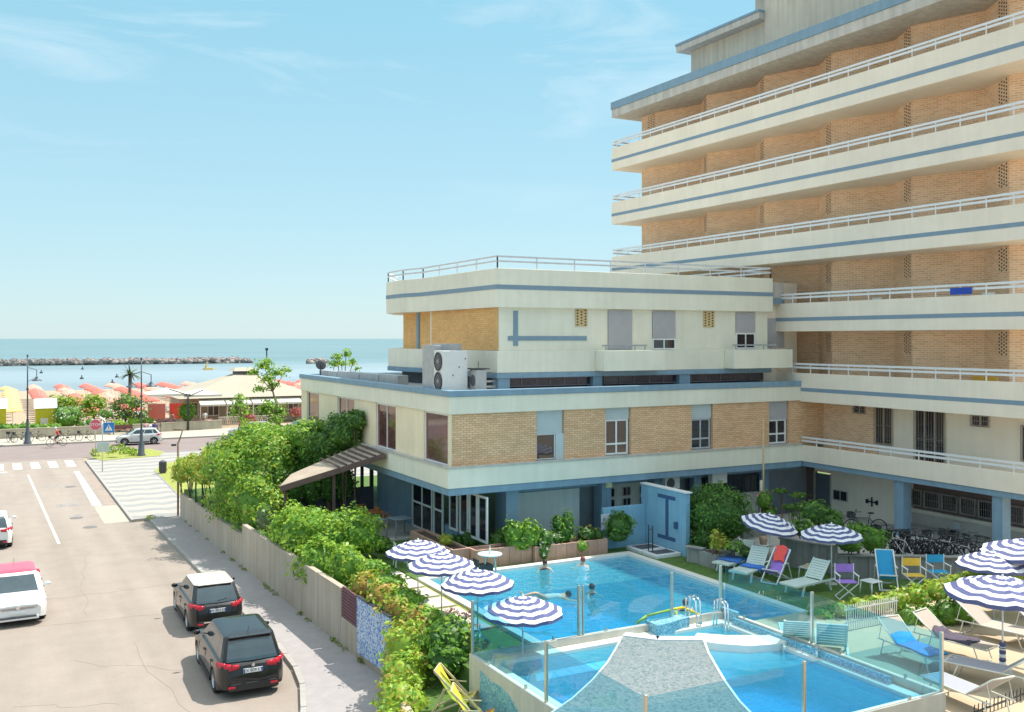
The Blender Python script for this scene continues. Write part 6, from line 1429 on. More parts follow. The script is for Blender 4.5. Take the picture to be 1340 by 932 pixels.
shirt_b = mat('purple_shirt', (.12, .07, .22), .9); shirt_w = mat('white_shirt', (.75, .75, .78), .9); shirt_p = mat('pink_top', (.6, .35, .33), .9); short_k = mat('khaki_shorts', (.45, .32, .22), .9); red_t = mat('red_top', (.62, .08, .07), .9); darkp = mat('dark_trousers', (.06, .06, .08), .9)
def dress(top, low, zs=.92, zk=.5):
    return [(top, lambda c: c.z > .95 and c.z < 1.44 and (abs(c.x) < .24 or c.z > 1.15)), (low, lambda c: zk < c.z <= .97 and abs(c.x) < .2)]
PS = [(205, 577, 'person in a dark purple shirt and khaki shorts standing by the silver car', shirt_b, short_k, 0), (193, 576, 'person in a pink top standing behind the silver car', shirt_p, darkp, .3), (199, 577, 'person in a white shirt between two others behind the silver car', shirt_w, darkp, 1.0)]
for px, py, lab, a_, b_, rz in PS: x, y = at(px, py, .12); person(lab, stand(), E0, (x, y+1.2, .12), rz, dress(a_, b_), (0, .03, 1.6), hat=(mat('straw', (.65, .5, .3)) if a_ is shirt_b else None))
x, y = at(157, 577, .12); sit = stand(); 
for k, v in {'hip': (0, 0, .55, .13), 'chest': (0, .12, .90, .15), 'neck': (0, .17, 1.06, .055), 'head': (0, .2, 1.17, .085), 'crown': (0, .2, 1.25, .075), 'shL': (-.19, .13, .98, .065), 'elL': (-.24, .2, .72, .045), 'haL': (-.2, .42, .62, .032), 'fiL': (-.19, .5, .6, .022), 'shR': (.19, .13, .98, .065), 'elR': (.24, .2, .72, .045), 'haR': (.2, .42, .62, .032), 'fiR': (.19, .5, .6, .022), 'hL': (-.1, .05, .52, .1), 'kL': (-.11, .45, .5, .062), 'aL': (-.11, .42, .08, .042), 'tL': (-.11, .58, .035, .035), 'hR': (.1, .05, .52, .1), 'kR': (.11, .45, .5, .062), 'aR': (.11, .42, .08, .042), 'tR': (.11, .58, .035, .035)}.items(): sit[k] = v
person('person in a white shirt sitting on the bench by the seafront wall', sit, E0, (x, 104.1, .12), R(150), [(shirt_w, lambda c: c.z > .58 and c.z < 1.03 and c.y < .3), (darkp, lambda c: c.z <= .62 and c.z > .4)], (0, .2, 1.19))
# cyclist
bk2 = dup(bk1, (*at(74, 584, .12), .12), R(85), 'bicycle ridden by the person in red on the promenade', 'bicycles on the promenade')
x, y = bk2.location.x, bk2.location.y
ride = dict(sit)
for k, v in {'hip': (0, -.18, .98, .13), 'chest': (0, .0, 1.32, .15), 'neck': (0, .06, 1.48, .055), 'head': (0, .1, 1.58, .085), 'crown': (0, .1, 1.66, .075), 'shL': (-.19, .02, 1.4, .065), 'elL': (-.26, .12, 1.18, .045), 'haL': (-.25, .28, 1.03, .032), 'fiL': (-.24, .33, 1.01, .022), 'shR': (.19, .02, 1.4, .065), 'elR': (.26, .12, 1.18, .045), 'haR': (.25, .28, 1.03, .032), 'fiR': (.24, .33, 1.01, .022), 'hL': (-.1, -.14, .93, .1), 'kL': (-.11, .2, .72, .062), 'aL': (-.11, .02, .36, .042), 'tL': (-.11, .16, .32, .035), 'hR': (.1, -.14, .93, .1), 'kR': (.11, .12, .6, .062), 'aR': (.11, -.1, .2, .042), 'tR': (.11, .04, .17, .035)}.items(): ride[k] = v
person('cyclist in a red top riding along the promenade', ride, E0, (x, y, .12), R(85), [(red_t, lambda c: 1.02 < c.z < 1.45 and abs(c.x) < .24), (darkp, lambda c: .7 < c.z <= 1.02 and abs(c.x) < .2)], (0, .1, 1.6), hair=shirt_w)
for i, (px, py, rz, lab) in enumerate(((88, 579, 80, 'bicycle leaning on the seafront wall right of the cyclist'), (48, 580, 95, 'bicycle leaning on the seafront wall left of the cyclist'), (14, 581, 20, 'dark bicycle beside the first lamp post on the promenade'), (27, 581, 80, 'bicycle leaning near the first lamp post'), (113, 579, 80, 'bicycle near the dark bench on the promenade'))):
    x, y = at(px, py, .12); dup(bk1, (x, min(y+1.5, 104.3), .12), R(rz), lab, 'bicycles on the promenade')
# swimmers: head, shoulders and arms above the water
swimc = mat('swimsuit', (.08, .06, .08), .8)
def swimmer(px, py, label, pose, rz, hair=hairm, z=1.6, suit=swimc):
    x, y = at(px, py, z+.15)
    J = stand(0, .2); dz = -1.38 if pose == 'up' else -1.2
    J = {k: (v[0], v[1], v[2]+dz, v[3]) for k, v in J.items()}
    if pose == 'up': J['elL'] = (-.27, .12, -.1, .045); J['haL'] = (-.24, .36, -.03, .032); J['fiL'] = (-.22, .44, -.02, .022); J['elR'] = (.28, .1, -.12, .045); J['haR'] = (.32, .32, -.02, .032); J['fiR'] = (.33, .4, -.01, .022)
    if pose == 'float':
        def rot(v): return (v[0], -(v[2]-.05), v[1]+.02, v[3])
        J = {k: rot((v[0], v[1], v[2]+1.2-.9, v[3])) for k, v in J.items()}; J['haL'] = (-.5, -.75, .0, .032); J['fiL'] = (-.52, -.85, .0, .022); J['elL'] = (-.4, -.55, 0, .045); J['haR'] = (.45, -.8, .0, .032); J['fiR'] = (.47, -.9, .0, .022); J['elR'] = (.38, -.6, 0, .045)
    # legs are kept short of the shallow floor by bending the knees
    if pose == 'up':
        for s in 'LR': k = J['k'+s]; J['k'+s] = (k[0], .32, -.50, k[3]); a = J['a'+s]; J['a'+s] = (a[0], .05, -.62, a[3]); q = J['t'+s]; J['t'+s] = (q[0], -.1, -.64, q[3])
        J['hip'] = (0, .05, -.42, .13); J['hL'] = (-.1, .07, -.45, .1); J['hR'] = (.1, .07, -.45, .1)
    hd = J['head']
    f = (lambda c: c.z < .02 and abs(c.x) < .22) if pose == 'up' else (lambda c: -.35 < c.y < .1 and abs(c.x) < .2)
    return person(label, J, E0, (x, y, z-.02), rz, [(suit, f)], (hd[0], hd[1], hd[2]+.02), 'swimmers in the pool', hair=hair)
swimmer(713, 739, 'dark haired swimmer at the back left edge of the pool', 'up', R(160))
swimmer(763, 735, 'swimmer with reddish hair at the back of the pool', 'up', R(120), hair=mat('auburn_hair', (.25, .06, .05), .7), suit=shirt_w)
swimmer(774, 771, 'dark haired swimmer in the middle of the pool', 'up', R(200))
swimmer(718, 776, 'pale figure floating face down in the pool', 'float', R(75), suit=mat('pale_suit', (.5, .55, .5), .8))
swimmer(897, 792, 'swimmer seen from behind near the yellow handrail', 'up', R(-20), hair=mat('brown_hair', (.15, .08, .05), .7))
# ------------------------------------------------------------------ seafront
sfw = mat('seafront_wall', (.50, .44, .33), .85, .12, .8, streak=.2, bump=.2)
def swall(label, x0, x1, y0, y1, h=.95):
    t = thing('seafront_wall', ((x0+x1)/2, y0, .12), label, 'wall'); b = MB(); wallrun([(x0, y0), (x1, y1)], .1, h, .25, b, 3.0); b.build('wall_panel', sfw, t); b = MB(); b.bar((x0, y0+.12, h+.03), (x1, y1+.12, h+.03), .36, .07); b.build('coping', sfw, t)
swall('long low beige wall along the left stretch of the promenade', -30, 10.5, 104.7, 104.7)
swall('low beige wall between the promenade bench and the beach bar', 15.3, 21.6, 104.7, 105.6, .98)
swall('low beige wall right of the dark bench', 12.6, 15.2, 104.7, 104.7)
bn = thing('bench', (11.5, 104.3, .12), 'dark red brown bench on the promenade between two low walls', 'bench'); wd = mat('bench_brown', (.2, .08, .07), .7, .2, 4)
MB().box(10.6, 12.5, 104.1, 104.55, .52, .58).build('seat', wd, bn); MB().box(10.6, 12.5, 104.56, 104.62, .6, 1.0).build('backrest', wd, bn)
for x in (10.7, 12.3): MB().box(x, x+.08, 104.15, 104.6, .12, .519).build('leg', dark, bn)
# street lamps
lm = mat('lamp_post_paint', (.07, .085, .1), .5, .15, 4)
def lamp(px, py, ptop, label, double):
    x, y = at(px, py, .12); h = zat(ptop, x, y)-.12
    t = thing('street_lamp', (x, y, .12), label, 'street lamp', 'tall dark street lamps by the seafront road')
    MB().lathe([(.34, 0), (.34, .12), (.26, .2), (.22, 1.0), (.14, 1.15), (.11, 2.2)], (x, y, .12), 14).build('base', lm, t)
    MB().tube((x, y, 2.2), (x, y, h+.1), .07, 8, .045).build('pole', lm, t); MB().ball((x, y, h+.15), .09, .09, .12, 10, 6).build('finial', lm, t)
    MB().ball((x, y, h-2.9), .13, .13, .1, 10, 6).build('collar', lm, t)
    for s in ((1, -1) if double else (1,)):
        b = MB(); b.path([(x, y, h-.9), (x+s*.75, y, h-1.15), (x+s*.75, y, h-1.75)] if s > 0 or double else [], .035, 6); b.tube((x, y, h-2.2), (x+s*.75, y, h-1.8), .02, 6); a = b.build('arm', lm, t)
        MB().lathe([(.1, .28), (.14, .1), (.42, -.05), (.44, -.1), (0, -.1)], (x+s*.75, y, h-2.05), 14).build('lamp_head', lm, t)
lamp(36, 581, 466, 'tall dark street lamp with one hanging lamp head on the left promenade', False)
lamp(185, 597, 470, 'tall dark street lamp with two lamp heads on the grass bed', True)
# signs
def sign_post(px, py, ztop, r=.035): x, y = at(px, py, .12); return x, y
x, y = at(125, 598, .12); zt_ = zat(549, x, y)
t = thing('road_sign', (x, y, .12), 'round pinkish stop sign seen from the junction on a thin grey post', 'road sign')
MB().tube((x, y, .1), (x, y, zt_), .035, 8).build('post', steel, t)
stop = mat('sign_red', (.62, .10, .16), .5, .05, 4); K8 = [(math.cos(R(22.5+45*k)), math.sin(R(22.5+45*k))) for k in range(8)]
def plate(name, pts, m, par, x, y, z, rz, off=0, th=.03):
    b = MB(); n_ = len(pts); vs = [(p[0], -off, p[1]) for p in pts]+[(p[0], -off+th, p[1]) for p in pts]; b.add(vs, [tuple(range(n_)), tuple(range(n_, 2*n_))[::-1]]+[(i, n_+i, n_+(i+1) % n_, (i+1) % n_) for i in range(n_)])
    o = b.build(name, m, par, local=True); o.location = (x-par.location.x, y-par.location.y, z-par.location.z); o.rotation_euler = (0, 0, rz); return o
z0 = zat(556, x, y); o = plate('sign_face', [(p[0]*.44, p[1]*.44) for p in K8], stop, t, x, y, z0, R(-5), .05); plate('sign_border', [(p[0]*.47, p[1]*.47) for p in K8], white, t, x, y, z0, R(-5), .04, .02)
textmesh('sign_text', 'STOP', .32, white, o, (0, -.056, 0), (R(90), 0, 0))
x, y = at(134, 617, .12); zt_ = zat(551, x, y)
t = thing('road_sign', (x, y, .12), 'square blue pedestrian crossing sign with a white triangle beside the zebra crossing', 'road sign')
MB().tube((x, y, .1), (x, y, zt_), .035, 8).build('post', steel, t)
z0 = zat(560, x, y); sblue = mat('sign_blue', (.02, .20, .55), .5, .05, 4)
xx = x+.42
o = plate('sign_face', [(-.36, -.36), (.36, -.36), (.36, .36), (-.36, .36)], sblue, t, xx, y, z0, 0, .05); plate('sign_border', [(-.38, -.38), (.38, -.38), (.38, .38), (-.38, .38)], white, t, xx, y, z0, 0, .04, .02)
tri = MB(); tri.add([(-.27, -.056, -.23), (.27, -.056, -.23), (0, -.056, .25), (-.27, -.05, -.23), (.27, -.05, -.23), (0, -.05, .25)], [(0,1,2), (5,4,3), (0,3,4,1), (1,4,5,2), (2,5,3,0)]); tr = tri.build('white_triangle', white, o, local=True)
b = MB(); b.bar((0, -.062, .1), (0, -.062, -.04), .05, .004); b.bar((-.0, -.062, -.03), (-.08, -.062, -.17), .035, .004); b.bar((0, -.062, -.03), (.07, -.062, -.17), .035, .004); b.box(-.03, .03, -.064, -.058, .11, .16)
[b.box(-.2+.1*k, -.15+.1*k, -.064, -.058, -.215, -.19) for k in range(5)]; b.build('walking_figure', dark, o, local=True)
x, y = at(131, 598, .12); t = thing('junction_box', (x, y, .12), 'pale blue grey utility board beside the crossing sign', 'cabinet')
bb = MB(); xl, xr = onY(127, y), onY(143, y); bb.box(xl, xr, y, y+.12, zat(592, x, y), zat(579, x, y)); bb.build('panel', mat('pale_grey_board', (.5, .56, .58), .5, .06, 4), t, bevel=.01)
for q in (xl+.05, xr-.1): MB().box(q, q+.05, y+.02, y+.07, .12, zat(592, x, y)).build('leg', steel, t)
# bollards, litter bin
x, y = at(213, 620, .12); t = thing('litter_bin', (x, y, .12), 'dark ribbed litter bin on the plaza by the grass', 'litter bin'); MB().lathe([(.0, .05), (.2, .05), (.22, .1), (.24, .85), (.22, .88), (.1, .95), (0, .96)], (x, y, .12), 14, False).build('body', darkgrey, t)
b = MB(); [b.bar((x+.235*math.cos(a*.52), y+.235*math.sin(a*.52), .25), (x+.25*math.cos(a*.52), y+.25*math.sin(a*.52), .95), .03, .02) for a in range(12)]; b.build('slats', dark, t)
x, y = at(272, 597, .12); tag(MB().lathe([(.07, 0), (.07, 1.0), (.05, 1.08), (0, 1.1)], (0, 0, 0), 10).build('bollard', dark, loc=(x, y, .14)), 'dark bollard on the grass in front of the beach bar', 'bollard')
x, y = at(286, 590, .12); t = thing('flower_pot', (x, y, .14), 'small terracotta pot on the grass near the bollard', 'plant pot'); MB().lathe([(0, 0), (.16, 0), (.22, .4), (.2, .4), (.18, .35), (0, .35)], (x, y, .16), 12).build('pot', terra, t); leaves('plant', [(x, y, .7, .2, .2, .2)], 60, .08, [g_org, g_mid], t, 77, (2, 1), None)
# tufts on the grass bed
for i, (px, py, r) in enumerate(((125, 597, 6), (146, 593, 7), (166, 594, 9), (175, 596, 6), (158, 590, 5))):
    x, y = at(px, py, .15); s = depth(x, y)/F; tag(leaves('grass_tuft', [(x, y, .35, r*s, r*s*.7, .42)], 60, .1, [g_mid, g_lime, g_yel], None, 200+i, (2, 2, 1), None), ['tuft of tall grass at the foot of the stop sign', 'second grass tuft on the bed left of the lamp', 'largest leafy tuft on the grass bed before the silver car', 'tuft just left of the two headed lamp post', 'small tuft at the road side of the grass bed'][i], 'grass tuft', 'tufts on the grass bed')
# trees
def tree(label, px, pbase, lumps, mats=(g_mid, g_lime, g_dark), w=(4, 3, 1), dens=16, size=.17, tr=.14, Y=None, z=.12, cat='tree', limbs=True, core=None, **k):
    if Y is None: x, y = at(px, pbase, z)
    else: y = Y; x = onY(px, Y)
    SEED[0] += 1; t = thing('tree', (x, y, z), label, cat)
    bl = [B(a, b_, ra, rb, Y=y+dy) for a, b_, ra, rb, dy in lumps]
    leaves('crown', bl, dens, size, list(mats), t, SEED[0], w, core, shell=(.25, 1.1), lump=.3, **k)
    m = MB(); rr = random.Random(SEED[0]); top = max(b_[2] for b_ in bl); cx = sum(b_[0] for b_ in bl)/len(bl)
    k1 = (x+.1, y, z+(top-z)*.35); k2 = (x+(cx-x)*.5, y, z+(top-z)*.6)
    m.tube((x, y, z-.05), k1, tr, 8, tr*.8); m.tube(k1, k2, tr*.8, 8, tr*.55)
    for b_ in bl:
        m.tube(k2 if b_[2] > k2[2] else k1, (b_[0], b_[1], b_[2]+b_[5]*.3), tr*.4, 6, .02)
        for q in range(3): m.tube((b_[0], b_[1], b_[2]-b_[5]*.3), (b_[0]+rr.uniform(-.8, .8)*b_[3], b_[1]+rr.uniform(-.7, .7)*b_[4], b_[2]+rr.uniform(0, .9)*b_[5]), .03, 5, .01)
    m.build('trunk', trunkm, t); return t
tree('tall airy tree in front of the beach bar at the wing corner', 362, 575, [(345, 480, 14, 9, 0), (333, 488, 10, 7, .5), (362, 489, 13, 8, 0), (375, 485, 8, 5, .3), (350, 497, 12, 8, -.3), (340, 510, 9, 6, 0), (357, 505, 9, 6, .2), (350, 474, 8, 5, 0)], (g_mid, g_lime), (4, 3), dens=26, size=.15, Y=96.0)
tree('rounder low tree just right of the tall airy tree', 366, 575, [(352, 534, 15, 11, 0), (366, 540, 14, 10, .4), (344, 540, 10, 9, 0), (360, 550, 14, 8, -.3)], (g_mid, g_lime, g_dark), (4, 3, 2), dens=26, size=.15, Y=94.5)
tree('slender young tree left of the two trees by the bar', 316, 585, [(314, 530, 13, 10, 0), (308, 540, 9, 7, .3), (322, 540, 8, 7, 0), (314, 520, 7, 5, 0), (316, 549, 7, 5, 0), (313, 569, 7, 4, 0)], (g_mid, g_lime, g_grey), (3, 3, 1), dens=24, size=.14, tr=.1, z=.12)
tree('bright green tree top seen over the flat roof of the wing', 448, 0, [(440, 468, 9, 8, 0), (453, 464, 9, 7, .4), (447, 476, 14, 6, 0), (462, 474, 8, 6, 0), (434, 477, 7, 6, .2), (467, 483, 6, 4, 0)], (g_mid, g_lime), (4, 3), dens=24, size=.13, Y=72)
YB_ = 109.0
tree('small yellow green tamarisk left of the white flowering shrub', 80, 0, [(80, 525, 17, 9, 0), (70, 530, 13, 8, .5), (92, 528, 12, 8, 0), (84, 535, 14, 8, 0)], (g_lime, g_mid, g_yel, g_dark), (3, 3, 1.5, 1), dens=22, size=.16, Y=YB_+2)
tree('rounded yellow green tree right of the white flowering shrub', 122, 0, [(122, 524, 17, 9, 0), (113, 532, 13, 9, .5), (131, 532, 11, 9, 0), (120, 542, 16, 8, 0)], (g_lime, g_mid, g_yel), (3, 3, 1.5), dens=24, size=.16, Y=YB_+1)
tree('feathery grey green tree left of the two headed lamp', 163, 0, [(165, 526, 18, 11, 0), (152, 535, 12, 10, .5), (178, 532, 14, 11, 0), (162, 545, 20, 10, 0), (185, 545, 12, 9, 0)], (g_grey, g_mid, g_lime), (4, 2, 1), dens=24, size=.15, Y=YB_)
shrub('large bush with white blossom behind the seafront wall', [B(88, 548, 17, 13, Y=107.5, ry=1.3), B(82, 540, 11, 8, Y=107.8, ry=1), B(98, 541, 10, 9, Y=107.6, ry=1)], (g_mid, g_dark, whitef), (4, 2, 1.6), 26, .13, trunk=.1)
shrub('pink oleander bush beside the white blossom bush', [B(108, 556, 9, 7, Y=107, ry=.8), B(118, 553, 8, 6, Y=107, ry=.8), B(139, 541, 11, 7, Y=107.5, ry=.9)], (g_mid, pinkm, g_grey, whitef), (3, 2, 1, 1), 26, .12, trunk=.1)
shrub('bright green low bushes at the foot of the grey green tree', [B(178, 555, 13, 9, Y=107, ry=1), B(155, 557, 11, 8, Y=107, ry=.9), B(195, 553, 9, 7, Y=107, ry=.9)], (g_lime, g_mid), (3, 3), 30, .12, trunk=.1)
shrub('trimmed round green bush on the beach bar terrace', [B(245, 540, 12, 14, Y=107.5, ry=1.0)], (g_mid, g_lime, g_dark), (3, 2, 1), 45, .11, name='bush', cat='bush', trunk=.1)
shrub('flat topped green hedge along the left seafront wall', [B(px, 560+(px % 3), 11, 7, Y=106, ry=.7) for px in range(-6, 74, 13)], (g_mid, g_dark, g_lime), (3, 2, 1.5), 30, .12, cat='hedge', name='hedge', trunk=.1)
shrub('mauve and pink flower bed on top of the bar wall', [B(px, 552, 8, 4, Y=107.2, ry=.6) for px in (210, 222, 262, 272)], (pinkm, g_mid, g_grey), (2, 2, 1), 40, .1, cat='flowers', name='flower_bed', trunk=.1)
redl_ = leafmat('red_leaves', (.3, .05, .05), (.5, .12, .08))
shrub('red leaved cordyline at the bar entrance', [B(326, 549, 9, 9, Y=106.5, ry=.7), B(320, 556, 9, 6, Y=106.5, ry=.6), B(388, 540, 10, 7, Y=106, ry=.8)], (redl_, pinkm, g_grey), (3, 1, 1), 30, .16, trunk=.1, droop=1.0, asp=.25)
# palm
x, y = onY(170, 114), 114; t = thing('palm_tree', (x, y, .1), 'small fan palm rising above the salmon parasols', 'palm tree'); zc_ = zat(490, x, y)
MB().tube((x, y, .05), (x, y, zc_), .2, 8, .16).build('trunk', trunkm, t)
b = MB(); rr = random.Random(9)
for k in range(34):
    a = rr.uniform(0, 6.28); el = rr.uniform(-.2, 1.3); Ln = rr.uniform(1.1, 1.7); p = Vector((x, y, zc_)); d = Vector((math.cos(a)*math.cos(el), math.sin(a)*math.cos(el), math.sin(el)))
    for q in range(4): p2 = p+d*Ln/4; b.bar(p, p2, .26*(1-q*.22), .01); p = p2; d = (d+Vector((0, 0, -.22))).normalized()
b.build('fronds', g_grey, t)
# beach huts
def hut(label, pxa, pxb, y, ztop, col_):
    x0, x1 = onY(pxa, y), onY(pxb, y); t = thing('beach_hut', ((x0+x1)/2, y, 0), label, 'beach hut')
    MB().box(x0, x1, y, y+2.4, 0, ztop-.9).build('walls', col_, t); mx_ = (y+y+2.4)/2
    b = MB(); b.add([(x0-.15, y-.15, ztop-.9), (x1+.15, y-.15, ztop-.9), (x1+.15, y+2.55, ztop-.9), (x0-.15, y+2.55, ztop-.9), (x0-.15, mx_, ztop), (x1+.15, mx_, ztop)], [(0,1,5,4), (2,3,4,5), (0,4,3), (1,2,5), (0,3,2,1)]); b.build('roof', white, t)
    MB().box(x0+.4, x0+1.1, y-.03, y, .1, 1.7).build('door', cream, t)
yel_ = mat('yellow_boards', (.62, .52, .02), .7, .08, 3)
hut('yellow beach hut with a white roof behind the first lamp post', 47, 73, 108, 3.6, yel_); hut('yellow beach hut cut off by the left edge', -20, 8, 108, 3.7, yel_)
# beach parasols
sal = mat('salmon_canvas', (.66, .14, .10), .85, .1, .2, c2=(.74, .24, .19)); sal2 = mat('pale_coral_canvas', (.80, .40, .30), .85, .1, .2); yl = mat('yellow_beach_canvas', (.78, .50, .10), .85, .1, .25, c2=(.82, .68, .36))
def beach_par(name, m):
    b = MB(); b.lathe([(0, 2.35), (.4, 2.27), (.8, 2.06), (1.05, 1.88), (1.05, 1.76)], (0, 0, 0), 8, False); b.mi = 1; b.tube((0, 0, 0), (0, 0, 2.5), .035, 5); b.tube((0, 0, 2.4), (0, 0, 2.65), .03, 5)
    o = b.build(name, [m, white]); o.data.polygons.foreach_set('material_index', b.m); return o
bs1, bs2, bs3 = beach_par('beach_parasol', sal), beach_par('beach_parasol', sal2), beach_par('beach_parasol', yl)
used = set(); rr = random.Random(4)
rowlab = ['first', 'second', 'third', 'fourth', 'fifth', 'sixth', 'seventh', 'eighth', 'ninth', 'tenth', 'eleventh', 'twelfth', 'thirteenth']
def putpar(src, x, y, lab, grp):
    if src.name in used: o = src.copy(); col.objects.link(o)
    else: used.add(src.name); o = src
    o.location = (x, y, 0); o.rotation_euler = (rr.uniform(-.04, .04), rr.uniform(-.04, .04), rr.uniform(0, .7)); tag(o, lab, 'beach parasol', grp)
for r_ in range(13):
    xr = 5.8+r_*3.95; lab = f'salmon beach parasol in the {rowlab[r_]} long row counted from the yellow ones'
    for k in range(19):
        y_ = 113.5+k*3.3; x_ = xr+rr.uniform(-.2, .2)
        if 17 < x_ < 36 and y_ < 128: continue
        putpar(bs1 if (r_+k//5) % 3 else bs2, x_, y_+rr.uniform(-.3, .3), lab, 'salmon parasols in rows on the beach')
for r_ in range(3):
    for k in range(10): putpar(bs3, 2.2-r_*4.2+rr.uniform(-.3, .3), 118+k*5.6, f'yellow beach parasol in the {["right", "middle", "left"][r_]} yellow row at the left edge', 'yellow parasols on the beach')
# sunbeds under the parasols
sb = MB(); sb.box(-.3, .3, -.9, .3, .28, .33); sb.bar((0, .3, .31), (0, .8, .62), .6, .05); [sb.box(sx, sx+.05, sy, sy+.05, 0, .28) for sx in (-.28, .23) for sy in (-.8, .2)]
sb0 = sb.build('beach_sunbed', mat('sunbed_canvas', (.7, .68, .62), .8)); nb = 0
for r_ in range(0, 11, 1):
    for k in range(0, 6):
        x_ = 5.8+r_*4.6+1.2; y_ = 120.5+k*3.7
        if 17 < x_ < 37 and y_ < 128: continue
        o = sb0 if nb == 0 else sb0.copy()
        if nb: col.objects.link(o)
        nb += 1; o.location = (x_, y_, 0); o.rotation_euler = (0, 0, rr.uniform(-.2, .2)); tag(o, 'pale sunbed under the salmon beach parasols', 'sunbed', 'sunbeds on the beach')
# beach bar pavilion
bt = thing('beach_bar', (26, 116, 0), 'beach bar pavilion with a tall pale tent shaped roof and a small top vent', 'building')
rfm = mat('tent_roof', (.47, .41, .31), .8, .06, .4, streak=.1)
xa, xb = 18.2, 34.0; ya, yb_ = 112, 125; ax, ay = (25.6, 28.0), 118.5; ze, zp = 3.0, 5.7
b = MB(); b.add([(xa, ya, ze), (xb, ya, ze), (xb, yb_, ze), (xa, yb_, ze), (ax[0], ay-1, zp-.3), (ax[1], ay-1, zp-.3), (ax[1], ay+1, zp-.3), (ax[0], ay+1, zp-.3)], [(0,1,5,4), (1,2,6,5), (2,3,7,6), (3,0,4,7), (4,5,6,7), (0,3,2,1)]); rf = b.build('roof', rfm, bt)
b = MB(); b.add([(ax[0]-.2, ay-1.1, zp+.1), (ax[1]+.5, ay-1.3, zp+.1), (ax[1]+.5, ay+1.3, zp+.1), (ax[0]-.5, ay+1.3, zp+.1), (ax[0]+.2, ay, zp+.5), (ax[1]-.2, ay, zp+.5)], [(0,1,5,4), (2,3,4,5), (0,4,3), (1,2,5), (0,3,2,1)]); b.build('vent_cap', rfm, rf); MB().box(ax[0]+.1, ax[1]-.1, ay-.9, ay+.9, zp-.3, zp+.1).build('vent', darkgrey, rf)
MB().box(xa+1, xb-.5, ya+1.5, yb_-1, 0, ze-.05).build('walls', mat('bar_walls', (.42, .33, .25), .8, .3, .5), bt)
b = MB(); x = xa+1.1
while x < xb-1.5: window(bt, x, x+1.3, ya+1.4, 0, .9, 2.5, 'y', 1, cream, mat('bar_glass', (.12, .09, .08), .15, .5, .5), .08); x += 2.3
aw = mat('white_awning', (.62, .58, .50), .8, .03, 1)
for i in range(5):
    x0 = xa+2.2+i*2.9; b = MB(); b.add([(x0, ya+1.0, 3.0), (x0+2.75, ya+1.0, 3.0), (x0+2.75, ya-1.0, 2.35), (x0, ya-1.0, 2.35), (x0, ya+1.0, 2.94), (x0+2.75, ya+1.0, 2.94), (x0+2.75, ya-1.0, 2.15), (x0, ya-1.0, 2.15)], [(3,2,1,0), (4,5,6,7), (0,4,7,3), (1,2,6,5), (3,7,6,2), (0,1,5,4)]); b.build('awning', aw, bt)
for i in range(6): x0 = xa+2.2+i*2.9; MB().box(x0-.04, x0+.04, ya-.95, ya-.87, .1, 2.35).build('awning_post', cream, bt)
tf = thing('terrace_fence', (25, 109.6, .1), 'low wooden lattice fence in front of the beach bar', 'fence'); b = MB()
for i in range(30): b.bar((21.9+i*.2, 108.5, .1), (22.1+i*.2, 108.5, 1.05), .04, .03); b.bar((22.1+i*.2, 108.53, .1), (21.9+i*.2, 108.53, 1.05), .04, .03)
b.build('lattice', cream, tf); MB().box(21.8, 28.2, 108.46, 108.56, 1.05, 1.12).build('rail', cream, tf)
# marquee stretch right of the bar
mq = thing('marquee', (38, 112, 0), 'long white awning marquee right of the beach bar', 'marquee')
for i in range(5): x0 = 34.6+i*3.0; b = MB(); b.add([(x0, 109.5, 2.6), (x0+2.9, 109.5, 2.6), (x0+2.9, 114, 2.6), (x0, 114, 2.6), (x0+1.45, 111.7, 3.5)], [(0,1,4), (1,2,4), (2,3,4), (3,0,4), (0,3,2,1)]); b.build('canopy', aw, mq); MB().tube((x0, 109.5, 0), (x0, 109.5, 2.6), .05, 6).build('post', cream, mq)
# two big square white parasols
for i, (px, pt, rp_, lab) in enumerate(((218, 507, 27, 'large white square parasol left of the bar, left one of the pair'), (262, 508, 24, 'large white square parasol left of the bar, right one of the pair'))):
    Y_ = 106.8; x = onY(px, Y_); d = depth(x, Y_)/F; z_ = zat(pt, x, Y_); w_ = rp_*d
    t = thing('square_parasol', (onY(242, Y_), Y_, .1), lab, 'parasol', 'large white square parasols')
    b = MB(); b.add([(x-w_, Y_-1.6, z_-.62), (x+w_, Y_-1.6, z_-.62), (x+w_, Y_+1.6, z_-.62), (x-w_, Y_+1.6, z_-.62), (x, Y_, z_)], [(0,1,4), (1,2,4), (2,3,4), (3,0,4), (0,3,2,1)]); b.box(x-w_, x+w_, Y_-1.62, Y_-1.59, z_-.85, z_-.62); b.build('canopy', aw, t)
    xp_ = onY(242, Y_)+(.06 if i else -.06); MB().path([(xp_, Y_-1.8, .1), (xp_, Y_-1.8, z_-.75), (x, Y_-1.8, z_-.1)], .05).build('mast', dark, t)
# orange flag-like windbreak and beach clutter seen under the parasols
for i, (px, col_, lab) in enumerate(((233, mat('scarlet_cloth', (.8, .08, .05), .8), 'scarlet cloth banner under the white square parasols'), (205, sal, 'salmon cloth windbreak left of the scarlet banner'))):
    Y_ = 111; x = onY(px, Y_); tag(MB().box(x-.9, x+.9, Y_, Y_+.05, .9, 2.6).build('banner', col_), lab, 'banner')
